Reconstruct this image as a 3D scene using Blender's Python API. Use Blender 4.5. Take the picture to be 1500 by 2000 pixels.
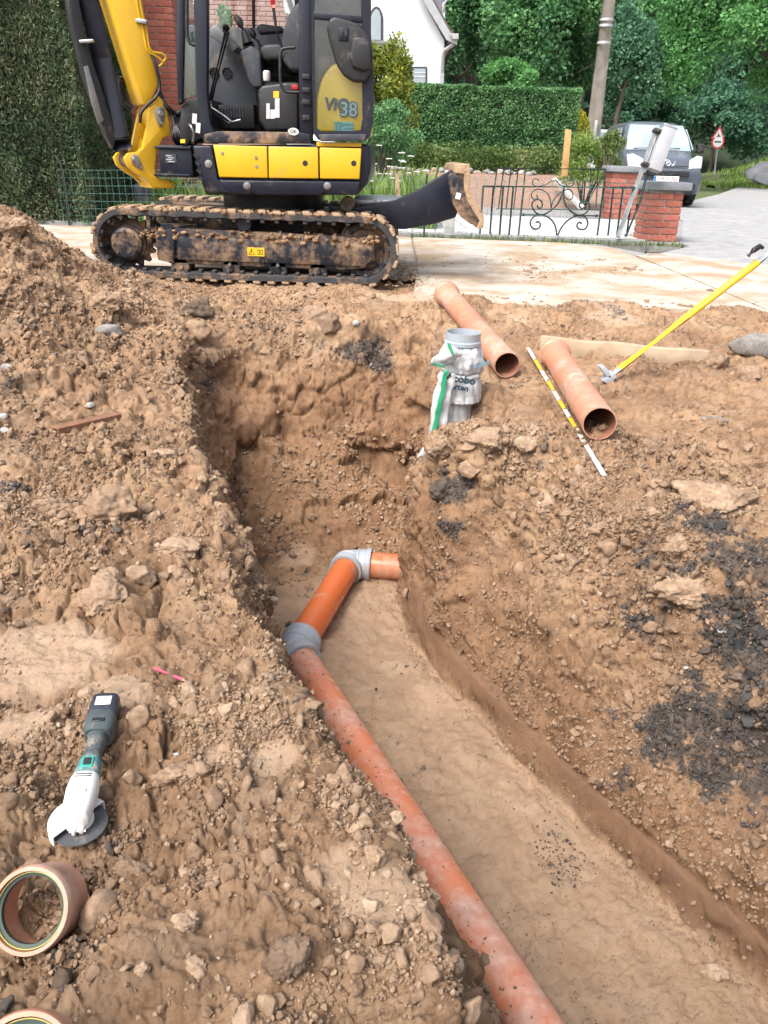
import bpy, bmesh, math, random
import numpy as np
from mathutils import Vector, Matrix

random.seed(7)
RNG = np.random.default_rng(11)
for o in list(bpy.data.objects):
    bpy.data.objects.remove(o)
SC = bpy.context.scene
COL = SC.collection
rad = math.radians

# ------------------------------------------------------------------ camera
CAM_H, CAM_PITCH, CAM_ROLL = 0.85, rad(25.0), rad(1.9)
_F = Vector((0, math.cos(CAM_PITCH), -math.sin(CAM_PITCH)))
_U0 = Vector((0, math.sin(CAM_PITCH), math.cos(CAM_PITCH)))
_R = Vector((1, 0, 0)) * math.cos(CAM_ROLL) + _U0 * math.sin(CAM_ROLL)
_U = Vector((1, 0, 0)) * -math.sin(CAM_ROLL) + _U0 * math.cos(CAM_ROLL)
_C = Vector((0, 0, CAM_H))
cam_data = bpy.data.cameras.new('camera')
cam = bpy.data.objects.new('camera', cam_data)
COL.objects.link(cam)
cam_data.sensor_fit = 'VERTICAL'
cam_data.sensor_height = 24.0
cam_data.lens = 18.0
cam_data.clip_start = 0.05
cam_data.clip_end = 2000
cam.matrix_world = Matrix(((_R.x, _U.x, -_F.x, _C.x), (_R.y, _U.y, -_F.y, _C.y), (_R.z, _U.z, -_F.z, _C.z), (0, 0, 0, 1)))
SC.camera = cam

# ------------------------------------------------------------------ sky, sun, exposure
SUN_EL, SUN_AZ = rad(54), rad(-140)         # azimuth from +Y towards +X
world = bpy.data.worlds.new('World')
SC.world = world
world.use_nodes = True
wn, wl = world.node_tree.nodes, world.node_tree.links
wn.clear()
sky = wn.new('ShaderNodeTexSky')
sky.sky_type = 'NISHITA'
sky.sun_disc = False
sky.sun_elevation = SUN_EL
sky.sun_rotation = SUN_AZ
sky.air_density = 1.0
sky.dust_density = 6.0
sky.ozone_density = 1.0
hs = wn.new('ShaderNodeHueSaturation')      # thin bright cloud cover: nearly colourless light
hs.inputs['Saturation'].default_value = 0.55
bg = wn.new('ShaderNodeBackground')
bg.inputs['Strength'].default_value = 0.14
wo = wn.new('ShaderNodeOutputWorld')
wl.new(sky.outputs[0], hs.inputs['Color'])
wl.new(hs.outputs[0], bg.inputs['Color'])
wl.new(bg.outputs[0], wo.inputs['Surface'])
sun_data = bpy.data.lights.new('sun', 'SUN')
sun_data.energy = 1.25
sun_data.angle = rad(28)
sun_data.color = (1.0, 0.97, 0.93)
sun = bpy.data.objects.new('sun', sun_data)
COL.objects.link(sun)
_sd = Vector((math.sin(SUN_AZ) * math.cos(SUN_EL), math.cos(SUN_AZ) * math.cos(SUN_EL), math.sin(SUN_EL)))
sun.rotation_euler = _sd.to_track_quat('Z', 'Y').to_euler()
sun.location = (3, 3, 12)
SC.view_settings.view_transform = 'Standard'
SC.view_settings.look = 'None'
SC.view_settings.gamma = 1.0
SC.view_settings.exposure = 1.24
SC.view_settings.use_curve_mapping = False

# ------------------------------------------------------------------ point helpers
def ray(px, py):
    return _F + _R * ((px - 750) / 1500) + _U * ((1000 - py) / 1500)
def at(px, py, Y):
    d = ray(px, py); return _C + d * (Y / d.y)
def atz(px, py, z):
    d = ray(px, py); return _C + d * ((z - CAM_H) / d.z)

# ------------------------------------------------------------------ object helpers
def tag(o, label=None, cat=None, group=None, kind=None):
    if label: o['label'] = label
    if cat: o['category'] = cat
    if group: o['group'] = group
    if kind: o['kind'] = kind
    return o
def empty(name, loc, label, cat, group=None, rz=0.0):
    o = bpy.data.objects.new(name, None)
    o.empty_display_size = 0.1
    COL.objects.link(o)
    o.location = loc
    o.rotation_euler = (0, 0, rz)
    return tag(o, label, cat, group)
def world_mat(o):
    m = o.matrix_basis.copy()
    p = o.parent
    while p:
        m = p.matrix_basis @ m
        p = p.parent
    return m
def link(name, me, mat, parent=None, smooth=False, world=True):
    """link a mesh whose vertices are in world space (world=True) or in the parent's space"""
    if mat is not None:
        me.materials.clear() if False else None
        if isinstance(mat, (list, tuple)):
            for m in mat: me.materials.append(m)
        else:
            me.materials.append(mat)
    o = bpy.data.objects.new(name, me)
    COL.objects.link(o)
    if smooth:
        me.polygons.foreach_set('use_smooth', np.ones(len(me.polygons), dtype=bool))
    if parent is not None:
        o.parent = parent
        if world:
            o.matrix_basis = world_mat(parent).inverted()
    return o
def autosmooth(o, deg=35):
    me = o.data
    bm = bmesh.new(); bm.from_mesh(me)
    c = rad(deg)
    for f in bm.faces: f.smooth = True
    for e in bm.edges:
        if len(e.link_faces) == 2 and e.calc_face_angle(0) > c: e.smooth = False
    bm.to_mesh(me); bm.free()
    return o
def bm_obj(name, bm, mat, parent=None, sharp=35, world=True):
    bmesh.ops.recalc_face_normals(bm, faces=bm.faces[:])
    c = rad(sharp)
    for f in bm.faces: f.smooth = True
    for e in bm.edges:
        if len(e.link_faces) == 2 and e.calc_face_angle(0) > c: e.smooth = False
    me = bpy.data.meshes.new(name)
    bm.to_mesh(me); bm.free()
    return link(name, me, mat, parent, world=world)
def np_mesh(name, v, f):
    """fast mesh: v (n,3), f (m,k) all faces of k corners"""
    me = bpy.data.meshes.new(name)
    v = np.ascontiguousarray(v, dtype=np.float32); f = np.ascontiguousarray(f, dtype=np.int32)
    m, k = f.shape
    me.vertices.add(len(v)); me.vertices.foreach_set('co', v.ravel())
    me.loops.add(m * k); me.loops.foreach_set('vertex_index', f.ravel())
    me.polygons.add(m)
    me.polygons.foreach_set('loop_start', np.arange(0, m * k, k, dtype=np.int32))
    me.polygons.foreach_set('loop_total', np.full(m, k, dtype=np.int32))
    me.update(calc_edges=True)
    return me
def add_attr(me, name, vals):
    a = me.attributes.new(name, 'FLOAT', 'POINT')
    a.data.foreach_set('value', np.ascontiguousarray(vals, dtype=np.float32))

# ------------------------------------------------------------------ shape helpers (work on a bmesh)
def add_box(bm, c, s, rot=None, bev=0.0, seg=2):
    """box of full size s centred at c; rot a 3x3/4x4 matrix"""
    b2 = bmesh.new()
    bmesh.ops.create_cube(b2, size=1.0)
    bmesh.ops.scale(b2, vec=Vector(s), verts=b2.verts)
    if bev > 0:
        bmesh.ops.bevel(b2, geom=b2.edges[:], offset=min(bev, 0.45 * min(s)), segments=seg, affect='EDGES', profile=0.5)
    m = Matrix.Translation(Vector(c)) @ (rot.to_4x4() if rot is not None else Matrix.Identity(4))
    bmesh.ops.transform(b2, matrix=m, verts=b2.verts)
    merge(bm, b2)
def merge(bm, b2):
    me = bpy.data.meshes.new('tmp'); b2.to_mesh(me); b2.free()
    bm.from_mesh(me); bpy.data.meshes.remove(me)
def box3(bm, a, b, bev=0.0, seg=2):
    a = Vector(a); b = Vector(b)
    add_box(bm, (a + b) / 2, [abs(b[i] - a[i]) for i in range(3)], None, bev, seg)
def add_prism(bm, pts, dvec, bev=0.0, seg=2):
    """polygon pts (3-D, planar) extruded by dvec"""
    b2 = bmesh.new()
    d = Vector(dvec)
    vs = [b2.verts.new(Vector(p)) for p in pts]
    ws = [b2.verts.new(Vector(p) + d) for p in pts]
    n = len(vs)
    b2.faces.new(vs); b2.faces.new(ws[::-1])
    for i in range(n):
        b2.faces.new((vs[i], ws[i], ws[(i + 1) % n], vs[(i + 1) % n]))
    bmesh.ops.recalc_face_normals(b2, faces=b2.faces[:])
    if bev > 0:
        bmesh.ops.bevel(b2, geom=b2.edges[:], offset=bev, segments=seg, affect='EDGES', profile=0.5, clamp_overlap=True)
    merge(bm, b2)
def frame_at(t):
    t = t.normalized()
    up = Vector((0, 0, 1)) if abs(t.z) < 0.95 else Vector((0, 1, 0))
    x = t.cross(up).normalized(); y = x.cross(t).normalized()
    return x, y
def add_tube(bm, pts, r, n=10, cap=True, closed=False):
    pts = [Vector(p) for p in pts]
    m = len(pts)
    rs = r if isinstance(r, (list, tuple)) else [r] * m
    rings = []
    x = None
    for i, p in enumerate(pts):
        if closed: t = pts[(i + 1) % m] - pts[i - 1]
        else: t = pts[min(i + 1, m - 1)] - pts[max(i - 1, 0)]
        t.normalize()
        if x is None: x, y = frame_at(t)
        else:
            x = (x - t * x.dot(t)).normalized(); y = t.cross(x)
        rings.append([bm.verts.new(p + (x * math.cos(2 * math.pi * k / n) + y * math.sin(2 * math.pi * k / n)) * rs[i]) for k in range(n)])
    for i in range(m if closed else m - 1):
        a, b = rings[i], rings[(i + 1) % m]
        for k in range(n):
            bm.faces.new((a[k], a[(k + 1) % n], b[(k + 1) % n], b[k]))
    if cap and not closed:
        bm.faces.new(rings[0][::-1]); bm.faces.new(rings[-1])
def add_lathe(bm, prof, origin, axis, n=32, closed=False):
    """prof list of (r, h) revolved round axis through origin"""
    axis = Vector(axis).normalized(); o = Vector(origin)
    x, y = frame_at(axis)
    rings = []
    for r, h in prof:
        if r < 1e-6:
            rings.append([bm.verts.new(o + axis * h)])
        else:
            rings.append([bm.verts.new(o + axis * h + (x * math.cos(2 * math.pi * k / n) + y * math.sin(2 * math.pi * k / n)) * r) for k in range(n)])
    rng = range(len(rings)) if closed else range(len(rings) - 1)
    for i in rng:
        a, b = rings[i], rings[(i + 1) % len(rings)]
        for k in range(n):
            k2 = (k + 1) % n
            if len(a) == 1 and len(b) == 1: continue
            if len(a) == 1: bm.faces.new((a[0], b[k], b[k2]))
            elif len(b) == 1: bm.faces.new((a[k], b[0], a[k2]))
            else: bm.faces.new((a[k], a[k2], b[k2], b[k]))
def bez(pts, n=8):
    """Catmull-Rom through pts"""
    pts = [Vector(p) for p in pts]; out = []
    for i in range(len(pts) - 1):
        p0 = pts[max(i - 1, 0)]; p1 = pts[i]; p2 = pts[i + 1]; p3 = pts[min(i + 2, len(pts) - 1)]
        for k in range(n):
            t = k / n
            out.append(0.5 * ((2 * p1) + (p2 - p0) * t + (2 * p0 - 5 * p1 + 4 * p2 - p3) * t * t + (3 * p1 - p0 - 3 * p2 + p3) * t ** 3))
    out.append(pts[-1])
    return out
def px_prism(name, pts, Y, depth, mat, parent=None, bev=0.006, seg=2, sharp=35):
    """outline given in photo pixels on the vertical plane Y, thickness depth away from the viewer"""
    bm = bmesh.new()
    add_prism(bm, [at(x, y, Y) for x, y in pts], (0, depth, 0), bev, seg)
    return bm_obj(name, bm, mat, parent, sharp)
def copy_tree(o, parent=None):
    c = o.copy(); COL.objects.link(c)
    if parent is not None: c.parent = parent
    for ch in list(o.children): copy_tree(ch, c)
    return c
def text_mesh(txt, size, mat, name, parent, origin, xdir, ydir, depth=0.002, bold=0.0, align='CENTER', shear=0.0):
    cu = bpy.data.curves.new('t', 'FONT')
    cu.body = txt; cu.size = size; cu.extrude = depth; cu.offset = bold; cu.shear = shear
    cu.align_x = align; cu.align_y = 'CENTER'; cu.resolution_u = 3
    to = bpy.data.objects.new('t', cu); COL.objects.link(to)
    bpy.context.view_layer.update()
    me = bpy.data.meshes.new_from_object(to.evaluated_get(bpy.context.evaluated_depsgraph_get()))
    bpy.data.objects.remove(to); bpy.data.curves.remove(cu)
    x = Vector(xdir).normalized(); y = Vector(ydir).normalized(); z = x.cross(y)
    M = Matrix(((x.x, y.x, z.x, origin[0]), (x.y, y.y, z.y, origin[1]), (x.z, y.z, z.z, origin[2]), (0, 0, 0, 1)))
    me.transform(M); me.name = name; me.materials.clear()
    return link(name, me, mat, parent)

# ------------------------------------------------------------------ numpy noise
def _hash(ix, iy, iz, seed):
    h = (ix.astype(np.uint32) * np.uint32(374761393) + iy.astype(np.uint32) * np.uint32(668265263) + iz.astype(np.uint32) * np.uint32(2147483647) + np.uint32((seed * 144665 + 1013904223) & 0xffffffff))
    h = (h ^ (h >> np.uint32(13))) * np.uint32(1274126177)
    h = (h ^ (h >> np.uint32(16))) * np.uint32(2246822519)
    h = h ^ (h >> np.uint32(15))
    return h
def _u(h): return (h & np.uint32(0xffffff)).astype(np.float32) / np.float32(16777215)
def vnoise(P, seed=0):
    """value noise in -1..1, P (n,3)"""
    i = np.floor(P); f = (P - i).astype(np.float32); i = i.astype(np.int64)
    w = f * f * f * (f * (f * 6 - 15) + 10)
    r = 0
    for dx in (0, 1):
        wx = w[:, 0] if dx else 1 - w[:, 0]
        for dy in (0, 1):
            wy = w[:, 1] if dy else 1 - w[:, 1]
            for dz in (0, 1):
                wz = w[:, 2] if dz else 1 - w[:, 2]
                r = r + wx * wy * wz * _u(_hash(i[:, 0] + dx, i[:, 1] + dy, i[:, 2] + dz, seed))
    return r * 2 - 1
def fbm(P, oct=4, seed=0, gain=0.5):
    a, s, r = 1.0, 1.0, 0
    for k in range(oct):
        r = r + a * vnoise(P * s + 17.3 * k, seed + k); a *= gain; s *= 2.03
    return r
def clodfield(P, scale, seed, density=0.8, rmin=0.3, rmax=0.75):
    """height of a packing of lumps, in units of the cell size, 0..rmax"""
    Q = P / scale
    i = np.floor(Q); f = (Q - i).astype(np.float32); i = i.astype(np.int64)
    h = np.zeros(len(P), np.float32)
    for dx in (-1, 0, 1):
        for dy in (-1, 0, 1):
            for dz in (-1, 0, 1):
                hh = _hash(i[:, 0] + dx, i[:, 1] + dy, i[:, 2] + dz, seed)
                jx = _u(hh); jy = _u(hh * np.uint32(747796405) + np.uint32(1)); jz = _u(hh * np.uint32(277803737) + np.uint32(7)); jr = _u(hh * np.uint32(374761393) + np.uint32(3))
                ex = np.where(_u(hh * np.uint32(15487469) + np.uint32(5)) < density, 1.0, 0.0)
                r = (rmin + (rmax - rmin) * jr * jr)
                d2 = (dx + jx - f[:, 0]) ** 2 + (dy + jy - f[:, 1]) ** 2 + (dz + jz - f[:, 2]) ** 2
                v = np.sqrt(np.maximum(r * r - d2, 0)) * ex
                h = np.maximum(h, v)
    return h
def blocks(P, scale, seed, tilt=.9):
    """broken clay: tilted, offset cells with crevices between them; returns height (-1..1) and edge distance"""
    Q = P / scale
    i = np.floor(Q); f = (Q - i).astype(np.float32); i = i.astype(np.int64)
    n = len(P); d1 = np.full(n, 9, np.float32); d2 = np.full(n, 9, np.float32); hv = np.zeros(n, np.float32)
    for dx in (-1, 0, 1):
        for dy in (-1, 0, 1):
            for dz in (-1, 0, 1):
                hh = _hash(i[:, 0] + dx, i[:, 1] + dy, i[:, 2] + dz, seed)
                jx = _u(hh); jy = _u(hh * np.uint32(747796405) + np.uint32(1)); jz = _u(hh * np.uint32(277803737) + np.uint32(7))
                ex, ey, ez = dx + jx - f[:, 0], dy + jy - f[:, 1], dz + jz - f[:, 2]
                d = np.sqrt(ex * ex + ey * ey + ez * ez)
                off = _u(hh * np.uint32(374761393) + np.uint32(3)) * 2 - 1
                tx = (_u(hh * np.uint32(15487469) + np.uint32(5)) - .5) * tilt * 2; ty = (_u(hh * np.uint32(49979687) + np.uint32(9)) - .5) * tilt * 2
                h = off * .8 - tx * ex - ty * ey
                c = d < d1
                d2 = np.where(c, d1, np.minimum(d2, d)); hv = np.where(c, h, hv); d1 = np.where(c, d, d1)
    return hv, d2 - d1
def sstep(a, b, x):
    t = np.clip((x - a) / (b - a), 0, 1); return t * t * (3 - 2 * t)

# ------------------------------------------------------------------ materials
def nodes_of(name):
    m = bpy.data.materials.new(name); m.use_nodes = True
    nt = m.node_tree
    return m, nt.nodes, nt.links, nt.nodes['Principled BSDF']
def ramp(n, stops):
    r = n.new('ShaderNodeValToRGB')
    e = r.color_ramp.elements
    while len(e) > 1: e.remove(e[0])
    e[0].position = stops[0][0]; e[0].color = (*stops[0][1], 1)
    for p, c in stops[1:]:
        x = e.new(p); x.color = (*c, 1)
    return r
def noise_tex(n, l, scale, detail=4, coord='Object', rough=0.6, vec=None):
    t = n.new('ShaderNodeTexNoise')
    t.inputs['Scale'].default_value = scale; t.inputs['Detail'].default_value = detail; t.inputs['Roughness'].default_value = rough
    if vec is None:
        tc = n.new('ShaderNodeTexCoord'); vec = tc.outputs[coord]
    l.new(vec, t.inputs['Vector'])
    return t
def mixc(n, l, fac, a, b):
    x = n.new('ShaderNodeMix'); x.data_type = 'RGBA'
    if isinstance(fac, (int, float)): x.inputs[0].default_value = fac
    else: l.new(fac, x.inputs[0])
    for i, v in ((6, a), (7, b)):
        if isinstance(v, tuple): x.inputs[i].default_value = (*v, 1)
        else: l.new(v, x.inputs[i])
    return x.outputs[2]
def maths(n, l, op, a, b=None, clamp=False):
    x = n.new('ShaderNodeMath'); x.operation = op; x.use_clamp = clamp
    for i, v in ((0, a), (1, b)):
        if v is None: continue
        if isinstance(v, (int, float)): x.inputs[i].default_value = v
        else: l.new(v, x.inputs[i])
    return x.outputs[0]
def attr(n, name):
    a = n.new('ShaderNodeAttribute'); a.attribute_name = name
    return a
def bump(n, l, b, height, strength=0.3, dist=0.01):
    x = n.new('ShaderNodeBump'); x.inputs['Strength'].default_value = strength; x.inputs['Distance'].default_value = dist
    l.new(height, x.inputs['Height']); l.new(x.outputs[0], b.inputs['Normal'])
MUD = (0.36, 0.215, 0.115)
def paint(name, col, rough=0.4, metal=0.0, var=0.12, dirt=0.0, dirtcol=MUD, scale=6.0, dscale=5.0, bmp=0.05, coat=0.0, spec=0.5):
    """painted / plastic / metal surface with slight tone variation and optional patches of dried mud"""
    m, n, l, b = nodes_of(name)
    t = noise_tex(n, l, scale, 5)
    dk = tuple(c * (1 - var) for c in col); lt = tuple(min(1, c * (1 + var)) for c in col)
    r = ramp(n, [(0.3, dk), (0.7, lt)]); l.new(t.outputs['Fac'], r.inputs[0])
    c = r.outputs[0]
    rr = maths(n, l, 'MULTIPLY_ADD', t.outputs['Fac'], 0.25); rr.node.inputs[2].default_value = rough - 0.12
    b.inputs['Metallic'].default_value = metal
    b.inputs['Specular IOR Level'].default_value = spec
    if coat: b.inputs['Coat Weight'].default_value = coat; b.inputs['Coat Roughness'].default_value = 0.15
    if dirt > 0:
        t2 = noise_tex(n, l, dscale, 8, rough=0.7)
        r2 = ramp(n, [(0.62 - dirt * 0.4, (0, 0, 0)), (0.80 - dirt * 0.4, (1, 1, 1))]); l.new(t2.outputs['Fac'], r2.inputs[0])
        t3 = noise_tex(n, l, dscale * 8, 4)
        r3 = ramp(n, [(0.3, tuple(c_ * 0.6 for c_ in dirtcol)), (0.7, dirtcol)]); l.new(t3.outputs['Fac'], r3.inputs[0])
        c = mixc(n, l, r2.outputs[0], c, r3.outputs[0])
        rr = maths(n, l, 'MAXIMUM', rr, maths(n, l, 'MULTIPLY', r2.outputs[0], 0.9))
        if metal: l.new(maths(n, l, 'MULTIPLY', maths(n, l, 'SUBTRACT', 1.0, r2.outputs[0]), metal), b.inputs['Metallic'])
    l.new(c, b.inputs['Base Color']); l.new(rr, b.inputs['Roughness'])
    if bmp:
        tb = noise_tex(n, l, scale * 12, 4); bump(n, l, b, tb.outputs['Fac'], bmp, 0.01)
    return m

# ================================================================== SOIL: trench, heaps and banks
FLOOR_Z = -1.0
_poly = [(1.45, 0.1), (1.13, 0.98), (0.93, 1.29), (0.69, 1.67), (0.47, 2.04), (0.22, 2.49), (0.08, 2.81), (0.075, 3.2), (0.16, 3.6), (0.18, 3.92),
         (-0.1, 4.08), (-0.45, 4.1), (-0.86, 4.0), (-0.74, 3.4), (-0.50, 2.6), (-0.23, 2.05), (0.015, 1.55), (0.25, 1.12), (0.43, 0.75), (0.73, 0.1)]
def chaikin(p, n=2):
    for _ in range(n):
        q = []
        for i in range(len(p)):
            a, b = p[i], p[(i + 1) % len(p)]
            q += [(a[0] * .75 + b[0] * .25, a[1] * .75 + b[1] * .25), (a[0] * .25 + b[0] * .75, a[1] * .25 + b[1] * .75)]
        p = q
    return p
POLY = np.array(chaikin(_poly, 1))
def poly_sdf(x, y):
    d = np.full(x.shape, 1e9); inside = np.zeros(x.shape, bool)
    n = len(POLY)
    for i in range(n):
        ax, ay = POLY[i]; bx, by = POLY[(i + 1) % n]
        ex, ey = bx - ax, by - ay
        t = np.clip(((x - ax) * ex + (y - ay) * ey) / (ex * ex + ey * ey), 0, 1)
        d = np.minimum(d, (x - ax - t * ex) ** 2 + (y - ay - t * ey) ** 2)
        c = ((ay > y) != (by > y)) & (x < (bx - ax) * (y - ay) / (by - ay + 1e-12) + ax)
        inside ^= c
    d = np.sqrt(d)
    return np.where(inside, -d, d)
# height of the untrenched surface: (x, y, z)
_TOP = [(-2.07, 4.3, .53), (-2.6, 4.5, .62), (-2.06, 4.6, .40), (-1.8, 4.8, .22), (-1.58, 4.9, .06), (-1.23, 4.9, -.04), (-1.71, 3.4, .22), (-1.42, 3.5, .10), (-1.09, 3.5, -.03),
        (-2.6, 3.2, .38), (-2.2, 2.4, .12), (-1.27, 2.35, -.10), (-.99, 2.5, -.13), (-.67, 2.5, -.15), (-.94, 1.6, -.21), (-.69, 1.62, -.22), (-.44, 1.75, -.19), (-.54, 1.2, -.19),
        (-.35, 1.25, -.21), (-.2, 1.35, -.20), (-.51, .78, -.21), (-.33, .78, -.20), (-.12, .98, -.22), (.02, .97, -.21), (.1, .78, -.19), (-.15, .66, -.19), (.17, .67, -.19), (-1.2, .9, -.2), (-1.0, .4, -.2), (.1, .2, -.2),
        (.21, 2.85, -.11), (.4, 2.72, -.08), (.3, 2.78, -.08), (.79, 2.45, -.13), (1.26, 2.4, -.13), (1.1, 2.0, -.18), (1.25, 1.7, -.22), (1.35, 1.4, -.3), (1.5, .9, -.32), (1.05, 2.3, -.12), (1.7, 2.0, -.1), (2.0, 1.2, -.2),
        (.4, 3.4, -.10), (.9, 3.3, -.10), (1.5, 3.3, -.08), (2.3, 3.0, -.06), (.6, 4.2, -.06), (1.2, 4.3, -.07), (2.2, 4.3, -.05), (3.2, 4.0, -.04),
        (.3, 5.0, .004), (1.2, 5.02, .008), (2.4, 5.02, .008), (3.5, 5.02, .008), (1.8, 5.02, .008), (.7, 5.02, .008), (1.2, 5.4, -.03), (2.4, 5.4, -.03), (3.5, 5.4, -.03), (-.4, 5.0, -.02), (-.9, 5.1, -.02), (-.5, 5.8, -.012), (.2, 5.8, -.03), (-1.3, 5.6, .0), (-1.8, 5.7, .02), (-2.2, 5.6, .0), (-2.4, 5.2, .22), (-2.6, 6.2, -.04), (-1.0, 6.4, -.05), (1.0, 6.3, -.06), (3.0, 6.3, -.06), (-3.3, 5.2, .35), (-3.3, 3.0, .4), (-3.0, 1.2, .0), (3.2, 2.0, -.1)]
_tp = np.array(_TOP)
def _tps_fit(p):
    n = len(p)
    d = np.hypot(p[:, None, 0] - p[None, :, 0], p[:, None, 1] - p[None, :, 1])
    K = np.where(d > 0, d * d * np.log(d + 1e-9), 0) + np.eye(n) * 0.004
    Pm = np.c_[np.ones(n), p[:, :2]]
    A = np.block([[K, Pm], [Pm.T, np.zeros((3, 3))]])
    return np.linalg.solve(A, np.r_[p[:, 2], 0, 0, 0])
_tw = _tps_fit(_tp)
def top_exact(x, y):
    r = _tw[-3] + _tw[-2] * x + _tw[-1] * y
    for (cx, cy, _), w in zip(_tp, _tw):
        d2 = (x - cx) ** 2 + (y - cy) ** 2
        r = r + w * 0.5 * d2 * np.log(d2 + 1e-12)
    return r
# cached on a lattice for speed
_gx = np.linspace(-6.2, 6.2, 249); _gy = np.linspace(0.0, 6.8, 137)
_GX, _GY = np.meshgrid(_gx, _gy)
_TOPG = np.clip(top_exact(_GX, _GY), -.45, .75)
def bilin(G, x, y):
    fx = np.clip((x - _gx[0]) / (_gx[1] - _gx[0]), 0, len(_gx) - 1.001); fy = np.clip((y - _gy[0]) / (_gy[1] - _gy[0]), 0, len(_gy) - 1.001)
    ix = fx.astype(int); iy = fy.astype(int); fx = fx - ix; fy = fy - iy
    return (G[iy, ix] * (1 - fx) + G[iy, ix + 1] * fx) * (1 - fy) + (G[iy + 1, ix] * (1 - fx) + G[iy + 1, ix + 1] * fx) * fy
_SLOPE = [(.95, 1.95, 1.45), (1.3, 1.4, 1.5), (.55, 2.45, 1.9), (.18, 2.9, 7.0), (.25, 3.4, 4.6), (.3, 3.9, 4.0), (0, 4.4, 1.5), (-.45, 4.5, 1.4), (-.9, 4.2, 1.5), (-.95, 3.5, 3.6), (-.62, 2.5, 4.6), (-.75, 2.9, 5.0), (-.45, 2.1, 3.6), (-.2, 1.6, 2.9), (0, 1.1, 2.8), (.2, .6, 2.8)]
def base_height(x, y, noise=True):
    if noise:
        P = np.stack([x.ravel(), y.ravel(), np.zeros(x.size)], 1)
        wob = fbm(P * 2.2, 3, 5).reshape(x.shape) * .055 + vnoise(P * 9, 9).reshape(x.shape) * .014
    else: wob = np.zeros(x.shape)
    d = poly_sdf(x, y)
    top = bilin(_TOPG, x, y)
    num = den = 0
    for sx, sy, s in _SLOPE:
        w = 1 / (((x - sx) ** 2 + (y - sy) ** 2) ** 2 + 1e-3); num = num + w * s; den = den + w
    sl = num / den
    fl = FLOOR_Z + .30 * sstep(3.3, 4.15, y) * sstep(.3, -.5, x) + .10 * sstep(3.3, 4.0, y)
    wob = wob * (1 - .5 * sstep(.1, -.1, x) * sstep(3.6, 3.2, y))
    dd = np.maximum(d + wob * sstep(0.03, .2, d), 0)
    cut = np.minimum(dd * 7.0, .115)
    wall = fl + cut + np.maximum(dd - .0165, 0) * sl
    k = .018
    top = top - .33 * np.exp(-((x - .20) ** 2 / .16 ** 2 + (y - 3.10) ** 2 / .12 ** 2))
    m = np.minimum(top, wall)
    z = m - k * np.log(np.exp(-(top - m) / k) + np.exp(-(wall - m) / k))
    return z, d, top
def soil_grid(nS, nT):
    M, K = 1100, 1500
    yf = 0.28 * (6.5 / 0.28) ** np.linspace(0, 1, M)
    sf = np.linspace(-.93, .93, K)
    X = sf[None, :] * (0.906 * yf[:, None] + .62); Yg = np.repeat(yf[:, None], K, 1)
    Z, _, _ = base_height(X, Yg, False)
    dist = np.sqrt(X * X + Yg * Yg + (CAM_H - Z) ** 2)
    inc = np.sqrt(np.diff(X, axis=1) ** 2 + np.diff(Z, axis=1) ** 2) / dist[:, 1:]
    inc *= np.where(np.abs(sf[1:]) > .6, .25, 1.0)[None, :]
    ker = np.ones(25) / 25
    inc = np.apply_along_axis(lambda c: np.convolve(np.pad(c, 12, 'edge'), ker, 'valid'), 0, inc)
    cum = np.concatenate([np.zeros((M, 1)), np.cumsum(inc, 1)], 1); cum /= cum[:, -1:]
    u = np.linspace(0, 1, nS)
    X1 = np.empty((M, nS))
    for j in range(M): X1[j] = np.interp(u, cum[j], X[j])
    Y1 = np.repeat(yf[:, None], nS, 1)
    Z1, _, _ = base_height(X1, Y1, False)
    dist = np.sqrt(X1 ** 2 + Y1 ** 2 + (CAM_H - Z1) ** 2)
    inc = np.sqrt(np.diff(X1, axis=0) ** 2 + np.diff(Y1, axis=0) ** 2 + np.diff(Z1, axis=0) ** 2) / dist[1:]
    inc *= np.where(Y1[1:] < .55, .4, 1.0)
    inc = np.apply_along_axis(lambda c: np.convolve(np.pad(c, 12, 'edge'), ker, 'valid'), 1, inc)
    cum = np.concatenate([np.zeros((1, nS)), np.cumsum(inc, 0)], 0); cum /= cum[-1:]
    X2 = np.empty((nT, nS)); Y2 = np.empty((nT, nS)); u = np.linspace(0, 1, nT)
    for i in range(nS):
        X2[:, i] = np.interp(u, cum[:, i], X1[:, i]); Y2[:, i] = np.interp(u, cum[:, i], Y1[:, i])
    return X2, Y2
def blob(x, y, cx, cy, rx, ry, rot=0):
    c, s = math.cos(rot), math.sin(rot)
    u = ((x - cx) * c + (y - cy) * s) / rx; v = (-(x - cx) * s + (y - cy) * c) / ry
    return np.exp(-(u * u + v * v))
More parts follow.
